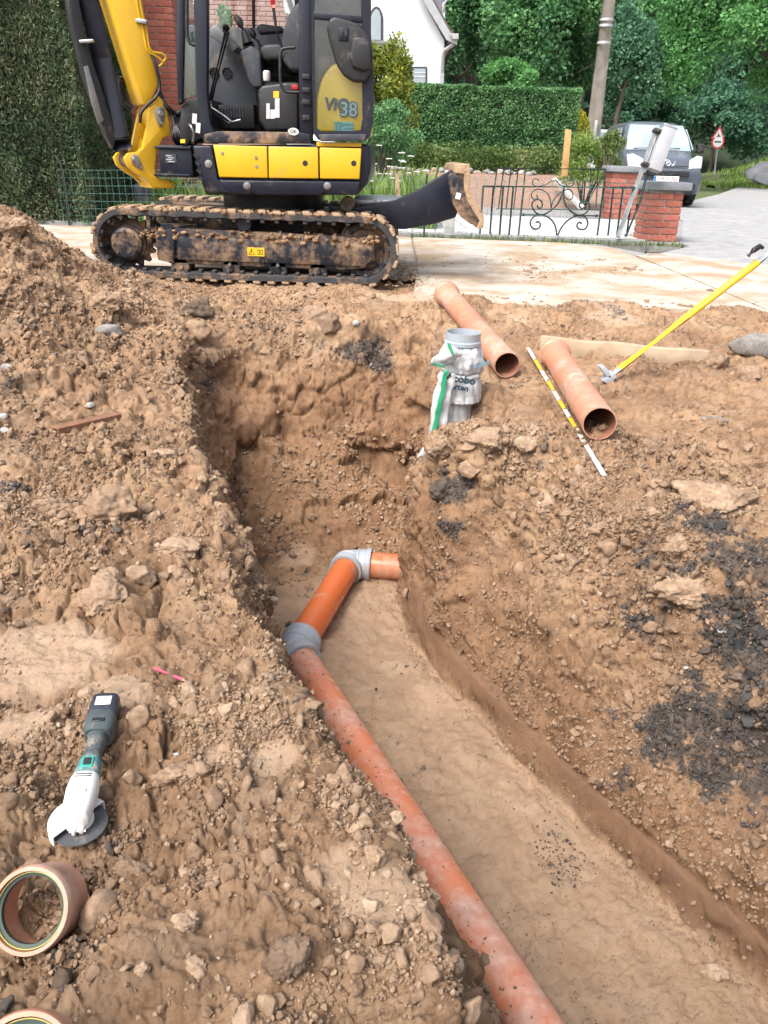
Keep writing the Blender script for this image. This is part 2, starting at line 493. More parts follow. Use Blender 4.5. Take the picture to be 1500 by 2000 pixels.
def soil_masks(P, d, z, top):
    """plan masks of soil kinds: dark cinder gravel, pale compacted loam, smooth cut clay, loose rubble"""
    x, y = P[:, 0], P[:, 1]
    n1 = fbm(P * 5, 4, 31); n2 = fbm(P * 14, 3, 37)
    def spot(px, py, r):
        m = np.nonzero((np.abs(BPX - px) < 9) & (np.abs(BPY - py) < 9))[0]
        q = m[np.argmin(BDK[m])]; c = P[q]; rr = r * BDK[q] / 1500
        return np.exp(-(((P - c) ** 2).sum(1)) / rr ** 2)
    coal = np.zeros(len(P))
    for (px, py, r, a) in ((1400, 1010, 50, .9), (1440, 1090, 60, 1.0), (1350, 1160, 60, .8), (1430, 1190, 80, 1.1), (1250, 1230, 50, .55), (1460, 1300, 70, 1.0), (1400, 1400, 90, 1.1), (1300, 1450, 70, .95), (1440, 1250, 70, 1.0), (1350, 1320, 50, .8), (1230, 1500, 50, .8), (1480, 1430, 70, .9), (1200, 1400, 40, .6),
                           (870, 960, 50, 1.15), (850, 920, 30, 1.0), (880, 1030, 30, .9), (740, 695, 50, .9), (690, 685, 40, .7), (60, 620, 90, .40), (420, 740, 40, .6), (560, 750, 50, .5), (480, 1000, 60, .4), (590, 1060, 60, .4), (120, 480, 40, .5)):
        coal = np.maximum(coal, a * spot(px, py, r * (1.25 if px > 1150 else 1.0)))
    coal = sstep(.42, .85, coal + .34 * n1 + .30 * n2 + .25 * vnoise(P * 55, 39) + .2 * vnoise(P * 120, 40))
    hum = np.zeros(len(P))
    for (px, py, r, a) in ((520, 1850, 80, .85), (650, 1830, 50, .7), (330, 1870, 70, .6), (120, 1860, 70, .7), (250, 1690, 40, .7), (70, 560, 100, .5), (960, 1000, 60, .45)): hum = np.maximum(hum, a * spot(px, py, r))
    hum = sstep(.4, .8, hum + .35 * n1 + .2 * n2)
    pale = np.zeros(len(P))
    for (px, py, r, a) in ((90, 1270, 150, 1.25), (230, 1330, 90, 1.0), (30, 1400, 100, 1.0), (520, 1495, 60, .95), (430, 1480, 50, .8), (740, 1740, 85, 1.15), (640, 1700, 55, .85), (860, 1800, 50, .7), (1060, 970, 30, .7), (990, 1110, 25, .7), (1350, 780, 120, .4), (1250, 625, 160, .55), (1000, 620, 120, .5), (800, 575, 110, .9)):
        pale = np.maximum(pale, a * spot(px, py, r))
    pale = sstep(.35, .75, pale + .22 * n1 + .08 * n2)
    floor = sstep(.010, -.006, d) * sstep(3.45, 3.0, y + .3 * n1)
    deep = np.clip((top - z - .12) / .15, 0, 1)             # freshly cut, moist
    bk = sstep(.15, .4, x + .5 * (y - 2.6)) * sstep(3.0, 2.7, y) * sstep(.06, .2, d)
    moist = deep * (1 - floor) * (1 - .75 * bk)
    strip = sstep(.0, .015, d) * sstep(.034, .026, d + .005 * n2) * sstep(.0, .3, x - (-.1)) * sstep(3.2, 2.8, y) * (x > .05 + (2.8 - y) * .35)
    return coal, pale, floor, moist, strip, hum
nS, nT = 840, 800
GX, GY = soil_grid(nS, nT)
GZ, GD, GT = base_height(GX, GY, True)
def grid_normals(X, Y, Z):
    P = np.stack([X, Y, Z], 2)
    du = np.gradient(P, axis=1); dv = np.gradient(P, axis=0)
    N = np.cross(du, dv); N /= np.linalg.norm(N, axis=2, keepdims=True) + 1e-12
    return P, N
Pg, Ng = grid_normals(GX, GY, GZ)
P = Pg.reshape(-1, 3); N = Ng.reshape(-1, 3); D = GD.ravel(); TOPV = GT.ravel()
_bd = P - np.array(_C); BDK = _bd @ np.array(_F); BPX = 750 + 1500 * (_bd @ np.array(_R)) / BDK; BPY = 1000 - 1500 * (_bd @ np.array(_U)) / BDK; BDK = np.where(BDK < .2, 99, BDK)
coal, pale, floor_m, moist, strip, humus = soil_masks(P, D, P[:, 2], TOPV)
far_flat = sstep(4.9, 5.5, P[:, 1])
bankr = sstep(.15, .4, P[:, 0] + .5 * (P[:, 1] - 2.6)) * sstep(3.0, 2.7, P[:, 1]) * sstep(.10, .3, D)
rough = (1 - .90 * floor_m) * (1 - .82 * pale) * (1 - .85 * strip) * (1 - .55 * far_flat)
# broad lumps, crumbly lumps of three sizes, cracks
warp = np.stack([vnoise(P * 13 + 5, 71), vnoise(P * 13 + 55, 72), vnoise(P * 13 + 95, 73)], 1) * .022
warp2 = np.stack([vnoise(P * 45 + 5, 81), vnoise(P * 45 + 55, 82), vnoise(P * 45 + 95, 83)], 1) * .006
Q = P + warp + warp2
big = fbm(P * 4.0, 3, 3) * .036 + .014 * fbm(P * 11, 2, 4)
loose = sstep(-.25, .45, fbm(P * 3.1 + 9, 3, 23) + .25 * (1 - moist))
Qb = P + warp * 2.2 + warp2
b1, e1 = blocks(Qb, .135, 141); b2, e2 = blocks(Qb + 3.1, .058, 142); b3, e3 = blocks(Q + 7.7, .026, 143)
sel1 = sstep(.0, .35, fbm(P * 2.4 + 31, 3, 25)); sel2 = .35 + .65 * sstep(-.3, .3, fbm(P * 4.2 + 77, 3, 27))
c3 = clodfield(Q, .017, 43, .8, .3, .75) * .017
wall_m = moist * (1 - strip)
backw = sstep(3.3, 3.9, P[:, 1]) * moist
steep = np.maximum(backw, wall_m * (1 - bankr))
lz = P[:, 2] * 3.4 + .55 * fbm(np.stack([P[:, 0] * 1.7, P[:, 1] * 1.7, P[:, 2] * .8], 1), 3, 51) + warp[:, 1] * 9
fr_ = lz - np.floor(lz)
chunk = sel1 * (.022 * b1 - .020 * sstep(.12, .0, e1)) + sel2 * (1 - .25 * steep) * (.0105 * b2 - .012 * sstep(.14, .0, e2)) + (.3 + .7 * loose) * (1 - .3 * steep) * (.0055 * b3 - .0065 * sstep(.18, .0, e3))
disp = big * (1 - .9 * floor_m) * (1 - .6 * pale) * (1 - .4 * far_flat) * (1 - .7 * strip) + rough * (chunk * (1 + .35 * bankr) + c3 * .40 * (1 - .8 * steep))
right_ov = sstep(.024, .040, D) * sstep(.14, .06, D) * sstep(.05, .2, P[:, 0] + .35 * (P[:, 1] - 2.8)) * sstep(3.0, 2.7, P[:, 1])
disp += right_ov * (.016 + .012 * fbm(P * 9, 2, 57))
disp += backw * (.028 - .06 * fr_ ** 1.5) * sstep(-.3, .2, fbm(P * 2.1 + 5, 2, 55) + .2)
disp += rough * (1 - .55 * steep) * (.007 * fbm(P * 34, 3, 61)) + (1 - .6 * strip) * .0026 * fbm(P * 75, 2, 65)
fl_pits = sstep(.25, .6, fbm(P * 22, 3, 91)) 
disp += floor_m * (-.007 * fl_pits - .005 * sstep(.05, .0, np.abs(fbm(P * 9, 3, 99))) * sstep(0, .4, fbm(P * 4, 2, 98)) + .020 * fbm(P * 3.5, 3, 95) + .005 * vnoise(np.stack([(P[:, 0] * .87 + P[:, 1] * .49) * 22, (P[:, 1] * .87 - P[:, 0] * .49) * 2.5, P[:, 2]], 1), 94) + .003 * fbm(P * 30, 3, 96)) + pale * (.004 * fbm(P * np.array([12, 40, 20]), 3, 97))
V = P + N * disp[:, None]
V[:, 2] -= sstep(6.0, 6.45, P[:, 1]) * .15
idx = np.arange(nS * nT).reshape(nT, nS)
Fq = np.stack([idx[:-1, :-1], idx[:-1, 1:], idx[1:, 1:], idx[1:, :-1]], -1).reshape(-1, 4)
soil_me = np_mesh('trench_soil', V, Fq)
add_attr(soil_me, 'coal', coal); add_attr(soil_me, 'pale', np.maximum(pale, floor_m * .62)); add_attr(soil_me, 'moist', np.maximum(moist, strip)); add_attr(soil_me, 'strip', strip); add_attr(soil_me, 'humus', humus)
def soil_material(name, use_attr=True):
    m, n, l, b = nodes_of(name)
    tc = n.new('ShaderNodeTexCoord'); oc = tc.outputs['Object']
    t1 = noise_tex(n, l, 3.0, 6, vec=oc, rough=.65); t2 = noise_tex(n, l, 26.0, 6, vec=oc, rough=.7); t3 = noise_tex(n, l, 170.0, 8, vec=oc, rough=.7)
    r1 = ramp(n, [(.28, (.195, .118, .069)), (.5, (.328, .207, .124)), (.72, (.425, .290, .182))]); l.new(t1.outputs['Fac'], r1.inputs[0])
    r2 = ramp(n, [(.3, (.52, .48, .45)), (.5, (1, 1, 1)), (.70, (1.28, 1.28, 1.26))]); l.new(t2.outputs['Fac'], r2.inputs[0])
    mm = n.new('ShaderNodeMix'); mm.data_type = 'RGBA'; mm.blend_type = 'MULTIPLY'; mm.inputs[0].default_value = .9
    l.new(r1.outputs[0], mm.inputs[6]); l.new(r2.outputs[0], mm.inputs[7])
    c = mm.outputs[2]
    # grains: pale grit and dark specks
    r3 = ramp(n, [(.30, (.55, .5, .46)), (.42, (1, 1, 1)), (.66, (1, 1, 1)), (.74, (1.5, 1.5, 1.5))]); l.new(t3.outputs['Fac'], r3.inputs[0])
    m3 = n.new('ShaderNodeMix'); m3.data_type = 'RGBA'; m3.blend_type = 'MULTIPLY'; m3.inputs[0].default_value = .9
    l.new(c, m3.inputs[6]); l.new(r3.outputs[0], m3.inputs[7]); c = m3.outputs[2]
    # grey-brown variation
    t4 = noise_tex(n, l, 6.5, 5, vec=oc); r4 = ramp(n, [(.52, (0, 0, 0)), (.75, (1, 1, 1))]); l.new(t4.outputs['Fac'], r4.inputs[0])
    c = mixc(n, l, maths(n, l, 'MULTIPLY', r4.outputs[0], .5), c, (.27, .215, .165))
    if use_attr:
        a = attr(n, 'moist').outputs['Fac']; 
        rm = ramp(n, [(.3, (.165, .088, .048)), (.7, (.285, .162, .088))]); l.new(t1.outputs['Fac'], rm.inputs[0])
        m5 = n.new('ShaderNodeMix'); m5.data_type = 'RGBA'; m5.blend_type = 'MULTIPLY'; m5.inputs[0].default_value = .8
        l.new(rm.outputs[0], m5.inputs[6]); l.new(r2.outputs[0], m5.inputs[7])
        c = mixc(n, l, maths(n, l, 'MULTIPLY', a, .72), c, m5.outputs[2])
        a = attr(n, 'pale').outputs['Fac']
        rp = ramp(n, [(.3, (.39, .265, .175)), (.55, (.50, .36, .25)), (.75, (.57, .44, .325))]); l.new(noise_tex(n, l, 9.0, 6, vec=oc, rough=.7).outputs['Fac'], rp.inputs[0])
        c = mixc(n, l, maths(n, l, 'MULTIPLY', a, .85), c, rp.outputs[0])
        s = attr(n, 'strip').outputs['Fac']
        c = mixc(n, l, maths(n, l, 'MULTIPLY', s, .8), c, (.235, .14, .088))
        c = mixc(n, l, maths(n, l, 'MULTIPLY', attr(n, 'humus').outputs['Fac'], .5), c, (.15, .108, .078))
        a = attr(n, 'coal').outputs['Fac']
        rc = ramp(n, [(.3, (.035, .033, .033)), (.62, (.085, .078, .075)), (.72, (.25, .22, .2))]); l.new(noise_tex(n, l, 70.0, 5, vec=oc, rough=.75).outputs['Fac'], rc.inputs[0])
        c = mixc(n, l, maths(n, l, 'MULTIPLY', a, .82), c, rc.outputs[0])
    l.new(c, b.inputs['Base Color'])
    b.inputs['Roughness'].default_value = .93; b.inputs['Specular IOR Level'].default_value = .2
    hb = noise_tex(n, l, 110.0, 9, vec=oc, rough=.82); bump(n, l, b, hb.outputs['Fac'], 1.0, .009)
    return m
M_SOIL = soil_material('soil')
soil = link('trench_soil', soil_me, M_SOIL, smooth=True)
tag(soil, kind='structure')

# ================================================================== MINI EXCAVATOR
M_YEL = paint('yellow_paint', (.64, .385, .012), .38, 0, .06, .10, (.45, .30, .13), 4, 3.5, .02, coat=.3)
M_YEL2 = paint('yellow_paint_lifted', (.70, .50, .02), .4, 0, .08, .05, (.5, .38, .2), 4, 6, .02)  # body yellow, lightened to offset the shade and tint behind the door glass
M_NAVY = paint('dark_navy_paint', (.010, .013, .024), .38, 0, .2, .10, (.12, .10, .08), 5, 7, .03, spec=.35)
M_NAVYM = paint('dark_navy_paint_muddy', (.014, .017, .026), .5, 0, .2, .42, (.33, .215, .13), 5, 5, .05, spec=.35)
M_BLK = paint('black_plastic', (.010, .011, .014), .5, 0, .25, .16, (.14, .12, .10), 8, 9, .05)
M_BLKS = paint('black_seat_vinyl', (.020, .021, .026), .55, 0, .2, .12, (.16, .14, .12), 8, 9, .06)
M_GREYP = paint('grey_cab_trim', (.038, .046, .060), .55, 0, .2, .25, (.2, .16, .12), 8, 6, .04)
M_RUB = paint('track_rubber', (.034, .035, .038), .7, 0, .3, .28, MUD, 9, 7, .15)
M_RUBM = paint('muddy_rubber', (.05, .045, .04), .8, 0, .3, .85, (.46, .32, .20), 9, 9, .25)
M_STEEL = paint('bare_steel', (.35, .36, .37), .35, .9, .15, .15, MUD, 9, 8, .05)
M_SILV = paint('silver_plate', (.55, .56, .58), .35, .6, .1, .15, MUD, 9, 12, .03)
M_WHT = paint('white_sticker', (.55, .55, .55), .5, 0, .05, .15, (.35, .3, .25), 8, 25, 0)
M_RED = paint('red_plastic', (.45, .03, .03), .4, 0, .1, 0, scale=8, bmp=0)
M_DKBLUE = paint('dark_blue_print', (.015, .045, .07), .45, 0, .1, 0, bmp=0)
M_LBLUE = paint('pale_blue_print', (.22, .42, .52), .45, 0, .1, 0, bmp=0)
M_TEAL = paint('teal_print', (.03, .30, .25), .45, 0, .1, 0, bmp=0)
M_DECY = paint('decal_yellow', (.75, .46, .02), .5, 0, .1, .2, MUD, 8, 30, 0)
M_TARP = paint('grey_guard', (.16, .17, .18), .5, .3, .2, .3, (.25, .2, .15), 9, 9, .05)
M_MUD = soil_material('mud_clumps', False)
def glass_mat(name, tint=(.9, .95, .93), gl=.18):
    m = bpy.data.materials.new(name); m.use_nodes = True
    n, l = m.node_tree.nodes, m.node_tree.links
    n.clear()
    tr = n.new('ShaderNodeBsdfTransparent'); tr.inputs[0].default_value = (*tint, 1)
    g = n.new('ShaderNodeBsdfGlossy'); g.inputs['Roughness'].default_value = .04
    lw = n.new('ShaderNodeLayerWeight'); lw.inputs['Blend'].default_value = .35
    t = n.new('ShaderNodeTexNoise'); t.inputs['Scale'].default_value = 7; t.inputs['Detail'].default_value = 6
    d = n.new('ShaderNodeBsdfDiffuse'); d.inputs[0].default_value = (.45, .45, .42, 1)
    r = n.new('ShaderNodeMapRange'); r.inputs[1].default_value = .45; r.inputs[2].default_value = .8; r.inputs[3].default_value = .01; r.inputs[4].default_value = .08
    l.new(t.outputs[0], r.inputs[0])
    mx = n.new('ShaderNodeMixShader'); mx2 = n.new('ShaderNodeMixShader'); o = n.new('ShaderNodeOutputMaterial')
    mu = n.new('ShaderNodeMath'); mu.operation = 'MULTIPLY_ADD'; mu.inputs[1].default_value = .6; mu.inputs[2].default_value = gl * .4
    l.new(lw.outputs['Fresnel'], mu.inputs[0])
    l.new(mu.outputs[0], mx.inputs[0]); l.new(tr.outputs[0], mx.inputs[1]); l.new(g.outputs[0], mx.inputs[2])
    l.new(r.outputs[0], mx2.inputs[0]); l.new(mx.outputs[0], mx2.inputs[1]); l.new(d.outputs[0], mx2.inputs[2])
    l.new(mx2.outputs[0], o.inputs[0])
    return m
M_GLASS = glass_mat('cab_glass', (.97, .99, .98), .10)
M_GLASSD = glass_mat('cab_glass_green', (.55, .72, .66), .3)

EX = empty('mini_excavator', (-1.02, 6.3, 0), 'yellow and dark navy mini excavator on muddy rubber tracks at the pit edge', 'excavator')
TRK_Y, TRK_W = 5.55, .30
XL, XR, ZC, RT = -1.845, -.197, .236, .236
def track_path(u, r):
    """point and outward normal of the loop of radius r at arc parameter u in 0..1"""
    L = XR - XL; per = 2 * L + 2 * math.pi * r; s = (u % 1) * per
    if s < L: return Vector((XL + s, 0, ZC + r)), Vector((0, 0, 1))
    s -= L
    if s < math.pi * r:
        a = math.pi / 2 - s / r; return Vector((XR + r * math.cos(a), 0, ZC + r * math.sin(a))), Vector((math.cos(a), 0, math.sin(a)))
    s -= math.pi * r
    if s < L: return Vector((XR - s, 0, ZC - r)), Vector((0, 0, -1))
    s -= L
    a = -math.pi / 2 - s / r
    return Vector((XL + r * math.cos(a), 0, ZC + r * math.sin(a))), Vector((math.cos(a), 0, math.sin(a)))
def make_track(y0):
    bm = bmesh.new()
    n = 132; rings = []
    prof = [(0.0, .004), (0.0, -.030), (.010, -.036), (TRK_W - .010, -.036), (TRK_W, -.030), (TRK_W, 0.004), (TRK_W - .02, .008), (.02, .008)]
    for i in range(n):
        p, nn = track_path(i / n, RT - .020)
        sag = .010 * math.sin(i * 1.7) if nn.z > .9 else 0
        rings.append([bm.verts.new(p + Vector((0, y0 + a, 0)) + nn * (b + sag * .4)) for a, b in prof])
    for i in range(n):
        a, b = rings[i], rings[(i + 1) % n]
        for k in range(len(prof)):
            k2 = (k + 1) % len(prof); bm.faces.new((a[k], a[k2], b[k2], b[k]))
    belt = bm_obj('track_belt', bm, M_RUB, EX)
    # one lug mesh shared by all (V-shaped bar), plus guide teeth inside
    bm = bmesh.new()
    add_prism(bm, [Vector(q) for q in ((-.014, 0, 0), (.038, 0, 0), (.014, TRK_W / 2, 0), (.038, TRK_W, 0), (-.014, TRK_W, 0), (-.038, TRK_W / 2, 0))], (0, 0, .024), .007, 2)
    bmesh.ops.recalc_face_normals(bm, faces=bm.faces[:])
    lug = bpy.data.meshes.new('track_lug'); bm.to_mesh(lug); bm.free(); lug.materials.append(M_RUBM)
    bm = bmesh.new(); add_box(bm, (0, .035, .012), (.030, .055, .030), None, .005, 1)
    tooth = bpy.data.meshes.new('guide_tooth'); bm.to_mesh(tooth); bm.free(); tooth.materials.append(M_RUB)
    inv = world_mat(belt).inverted(); base = world_mat(EX)
    NL = 46
    for i in range(NL):
        p, nn = track_path((i + .3) / NL, RT - .020)
        t = Vector((nn.z, 0, -nn.x))
        jit = 1 + random.uniform(-.15, .25)
        M = Matrix(((t.x, 0, nn.x * jit, p.x), (0, 1, 0, y0), (t.z, 0, nn.z * jit, p.z), (0, 0, 0, 1)))
        o = bpy.data.objects.new('track_lug', lug); COL.objects.link(o); o.parent = belt; o.matrix_basis = (base @ belt.matrix_basis).inverted() @ M
        p, nn = track_path((i + .8) / NL, RT - .050)
        M = Matrix(((t.x, 0, -nn.x, p.x), (0, 1, 0, y0), (t.z, 0, -nn.z, p.z), (0, 0, 0, 1)))
        o = bpy.data.objects.new('guide_tooth', tooth); COL.objects.link(o); o.parent = belt; o.matrix_basis = (base @ belt.matrix_basis).inverted() @ M
    return belt
make_track(TRK_Y)
make_track(6.78)
# mud caked over the top run and the ends of the near track
def lump_cloud(name, centers, radii, mat, parent, seed=1, sub=2, squash=.7, kind=None, smooth=True, rough=.35):
    """one mesh of many irregular lumps"""
    b = bmesh.new(); bmesh.ops.create_icosphere(b, subdivisions=sub, radius=1)
    b.verts.ensure_lookup_table()
    bv = np.array([v.co for v in b.verts]); bf = np.array([[v.index for v in f.verts] for f in b.faces]); b.free()
    rg = np.random.default_rng(seed)
    n = len(centers); c = np.asarray(centers); r = np.asarray(radii)
    nv = len(bv)
    off = rg.uniform(0, 100, (n, 1, 3))
    U = np.repeat(bv[None], n, 0)
    pp = (U * 1.3 + off).reshape(-1, 3)
    w = (1 + rough * vnoise(pp, 3) + rough * .6 * vnoise(pp * 2.6, 4)).reshape(n, nv, 1)
    # a few flat cleavage faces per lump
    for k in range(7):
        d = rg.normal(size=(n, 3)); d /= np.linalg.norm(d, axis=1, keepdims=True)
        lim = rg.uniform(.38, .8, (n, 1))
        dots = np.einsum('nvi,ni->nv', U * w, d)
        over = np.maximum(dots - lim, 0)
        U2 = U * w - over[:, :, None] * d[:, None, :] * .85
        U = U2 / np.maximum(w, 1e-3)
    U = U * w
    sc = rg.uniform(.7, 1.25, (n, 1, 3)); U = U * sc
    ang = rg.uniform(0, 6.28, n); ca, sa = np.cos(ang), np.sin(ang)
    x = U[:, :, 0] * ca[:, None] - U[:, :, 1] * sa[:, None]; y = U[:, :, 0] * sa[:, None] + U[:, :, 1] * ca[:, None]
    U = np.stack([x, y, U[:, :, 2] * squash], 2)
    Vv = (U * r[:, None, None] + c[:, None, :]).reshape(-1, 3)
    Ff = (bf[None] + (np.arange(n) * nv)[:, None, None]).reshape(-1, 3)
    me = np_mesh(name, Vv, Ff)
    o = link(name, me, mat, parent, smooth=smooth)
    if kind: o['kind'] = kind
    return o
cs, rs = [], []
rg = np.random.default_rng(3)
for i in range(520):
    u = rg.uniform(-.16, .40); p, nn = track_path(u, RT - .012)
    cs.append((p.x + rg.normal(0, .004), TRK_Y + rg.uniform(-.005, TRK_W), p.z + nn.z * 0)); rs.append(rg.uniform(.008, .024))
for i in range(330):
    x = rg.uniform(XL + .1, XR + .1); cs.append((x, TRK_Y + .03 + rg.uniform(0, .10), .30 + rg.normal(0, .015))); rs.append(rg.uniform(.008, .028))
lump_cloud('track_mud', cs, rs, M_MUD, EX, 5, 2, .8, 'stuff')

# ---- track frame, sprocket, idler, rollers (near side), simplified copies on the far side
def track_frame(dy, near=True):
    Y = TRK_Y + .055 + dy
    bm = bmesh.new()
    def q(pts, y, d, b=.008): add_prism(bm, [(x, y, z) for x, z in pts], (0, d, 0), b)
    q([(-1.62, .15), (-1.62, .29), (-1.50, .345), (-.36, .325), (-.13, .30), (-.12, .17), (-.20, .115), (-.34, .10), (-1.56, .105)], Y, .17)
    add_prism(bm, [(-1.5, Y - .012, .29), (-.36, Y - .012, .285), (-.14, Y - .012, .27), (-.13, Y - .012, .18), (-.20, Y - .012, .13), (-1.5, Y - .012, .135)], (0, .03, 0), .006)
    fr = bm_obj('track_frame', bm, M_NAVYM, EX)
    bm = bmesh.new()
    add_prism(bm, [(-1.64, Y - .02, .13), (-1.64, Y - .02, .31), (-1.52, Y - .02, .345), (-1.50, Y - .02, .30), (-1.53, Y - .02, .11)], (0, .1, 0), .008)
    bm_obj('guard_plate', bm, M_NAVYM, EX)
    ax = (0, 1, 0)
    bm = bmesh.new()
    add_lathe(bm, [(0, -.015), (.085, -.015), (.105, .0), (.108, .05), (.12, .055), (.12, .085), (.135, .09), (.135, .13), (0, .13)], (XL, Y - .03, ZC - .005), ax, 36)
    for k in range(8):
        a = k * math.pi / 4
        add_lathe(bm, [(0, -.024), (.011, -.024), (.011, -.01), (0, -.01)], (XL + .082 * math.cos(a), Y - .03, ZC + .082 * math.sin(a)), ax, 6)
    hub = bm_obj('travel_motor', bm, M_NAVYM, EX)
    bm = bmesh.new()
    NT = 15; ring = []
    pts = []
    for k in range(NT * 4):
        r = .178 if k % 4 in (0, 1) else .150
        a = 2 * math.pi * k / (NT * 4); pts.append((XL + r * math.cos(a), Y + .07, ZC + r * math.sin(a)))
    add_prism(bm, pts, (0, .03, 0), .002, 1)
    bm_obj('sprocket', bm, M_NAVYM, EX)
    bm = bmesh.new()
    add_lathe(bm, [(.03, 0), (.06, 0), (.07, .025), (.13, .03), (.145, .0), (.176, .0), (.182, .02), (.182, .05), (.196, .06), (.196, .10), (.182, .11), (.182, .15), (.03, .15)], (XR, Y + .035, ZC), ax, 40, True)
    bm_obj('idler_wheel', bm, M_NAVYM, EX)
    for x in (-1.49, -1.13, -.80, -.52):
        bm = bmesh.new()
        add_lathe(bm, [(0, -.01), (.02, -.01), (.025, 0), (.06, .0), (.066, .012), (.066, .045), (.05, .055), (.05, .12), (.066, .13), (.066, .17), (0, .17)], (x, Y, .088), ax, 22)
        bm_obj('track_roller', bm, M_NAVYM, EX)
    bm = bmesh.new()
    add_lathe(bm, [(0, -.03), (.045, -.03), (.052, -.02), (.052, .10), (0, .10)], (-1.025, Y + .01, .385), ax, 24)
    add_box(bm, (-1.025, Y + .1, .34), (.05, .1, .1), None, .006)
    bm_obj('top_roller', bm, M_NAVY, EX)
    for x, z in ((-1.135, .115), (-.80, .12)):
        bm = bmesh.new(); add_lathe(bm, [(0, -.02), (.012, -.02), (.014, 0), (0, 0)], (x, Y - .01, z), ax, 6); bm_obj('bolt', bm, M_STEEL, EX)
track_frame(0); track_frame(1.23)
# warning decal on the near frame: triangle and outline pictogram
Yd = TRK_Y + .042
a = at(500, 492, Yd)
bm = bmesh.new(); add_box(bm, (a.x, Yd - .001, a.z), (.118, .003, .058), None, .001, 1)
dec = bm_obj('warning_decal', bm, M_DECY, EX)
bm = bmesh.new()
tri = [Vector((a.x - .03 + .024 * math.sin(t), Yd - .004, a.z - .004 + .024 * math.cos(t))) for t in (0, 2.094, 4.189)]
add_tube(bm, tri, .0022, 5, closed=True)
add_tube(bm, [(a.x - .03, Yd - .004, a.z + .008), (a.x - .03, Yd - .004, a.z - .006)], .002, 5)
add_tube(bm, [(a.x + .012, Yd - .004, a.z - .014), (a.x + .012, Yd - .004, a.z + .014), (a.x + .046, Yd - .004, a.z + .014), (a.x + .046, Yd - .004, a.z - .014)], .0018, 5, closed=True)
add_tube(bm, [(a.x + .02, Yd - .004, a.z - .01), (a.x + .03, Yd - .004, a.z + .006), (a.x + .038, Yd - .004, a.z - .01)], .0018, 5)
bm_obj('warning_symbol', bm, M_BLK, dec)

# ---- car body, turntable, dozer blade
bm = bmesh.new()
box3(bm, (-1.45, 5.95, .20), (-.45, 6.75, .44), .03)
box3(bm, (-1.75, 6.0, .33), (-.2, 6.7, .45), .03)
bm_obj('chassis', bm, M_NAVYM, EX)
bm = bmesh.new(); add_lathe(bm, [(0, .40), (.36, .40), (.38, .42), (.38, .60), (.33, .62), (0, .62)], (-.92, 6.32, 0), (0, 0, 1), 40); bm_obj('turntable', bm, M_NAVY, EX)
bm = bmesh.new(); add_lathe(bm, [(0, 0), (.045, 0), (.05, .01), (.05, .12), (0, .12)], at(678, 399, 5.80), (0, 1, 0), 22); bm_obj('blade_pivot', bm, M_NAVYM, EX)
armpts = [(640, 400), (700, 402), (770, 392), (815, 372), (850, 350), (884, 331), (898, 400), (890, 425), (850, 437), (790, 448), (740, 445), (660, 425)]
px_prism('blade_arm', armpts, 5.88, .09, M_NAVY, EX, .01)
px_prism('blade_arm', armpts, 6.55, .09, M_NAVY, EX, .01)
bm = bmesh.new(); box3(bm, at(690, 398, 5.98), at(797, 387, 6.35) + Vector((0, .3, 0)), .006); bm_obj('blade_link_plate', bm, M_SILV, EX)
for xx in (745, 779):
    bm = bmesh.new(); add_lathe(bm, [(0, -.006), (.008, -.006), (.009, 0), (0, 0)], at(xx, 393, 5.977), (0, 1, 0), 8); bm_obj('bolt', bm, M_STEEL, EX)
side = [(874, 345), (880, 338), (905, 337), (907, 350), (908, 368), (916, 395), (930, 418), (940, 428), (938, 442), (920, 438), (900, 424), (884, 398)]
px_prism('blade_side_plate', side, 5.56, .025, M_NAVYM, EX, .004)
px_prism('blade_side_plate', side, 7.03, .025, M_NAVYM, EX, .004)
bm = bmesh.new(); add_lathe(bm, [(0, 0), (.014, 0), (.014, .004), (0, .004)], at(887, 357, 5.555), (0, 1, 0), 16)
bmesh.ops.scale(bm, vec=(1, 1, 1.9), space=Matrix.Translation(-at(887, 357, 5.555)), verts=bm.verts); bm_obj('lift_hole', bm, M_BLK, EX)
bm = bmesh.new(); add_box(bm, at(895, 383, 5.553), (.035, .004, .04), Matrix.Rotation(rad(12), 3, 'Y'), .001, 1)
bm_obj('decal', bm, M_WHT, EX)
mold = [(897, 322), (917, 320), (919, 345), (916, 365), (924, 388), (938, 405), (946, 425), (944, 446), (930, 446), (937, 432), (926, 415), (913, 393), (906, 366), (906, 340), (890, 338)]
px_prism('blade_moldboard', mold, 5.55, 1.50, M_RUBM, EX, .006)

# ---- upper structure
body = [(374, 283), (722, 281), (724, 330), (716, 360), (698, 381), (402, 381), (388, 345)]
px_prism('house_body', body, 5.62, 1.40, M_NAVY, EX, .02, 3)
skirt = [(426, 351), (704, 354), (699, 381), (640, 381), (634, 375), (626, 381), (500, 381), (494, 375), (486, 381), (452, 379), (436, 370)]
px_prism('lower_skirt', skirt, 5.585, .06, M_NAVY, EX, .012, 3)
px_prism('front_corner_cover', [(376, 285), (413, 284), (425, 350), (452, 378), (404, 377), (388, 340)], 5.587, .08, M_NAVY, EX, .012, 3)
for i in range(4):
    px_prism('vent_slot', [(377 + i * 3, 300 + i * 15), (387 + i * 3, 304 + i * 15), (388 + i * 3, 311 + i * 15), (379 + i * 3, 306 + i * 15)], 5.58, .008, M_BLK, EX, .001, 1)
PANELS = [([(416, 283), (521, 286), (523, 348), (428, 346)], [(434, 299, 5), (500, 308, 4), (501, 325, 4)]),
          ([(524, 286), (621, 288), (622, 349), (525, 348)], [(596, 319, -5)]),
          ([(624, 288), (706, 290), (702, 350), (625, 349)], [(691, 319, -4)])]
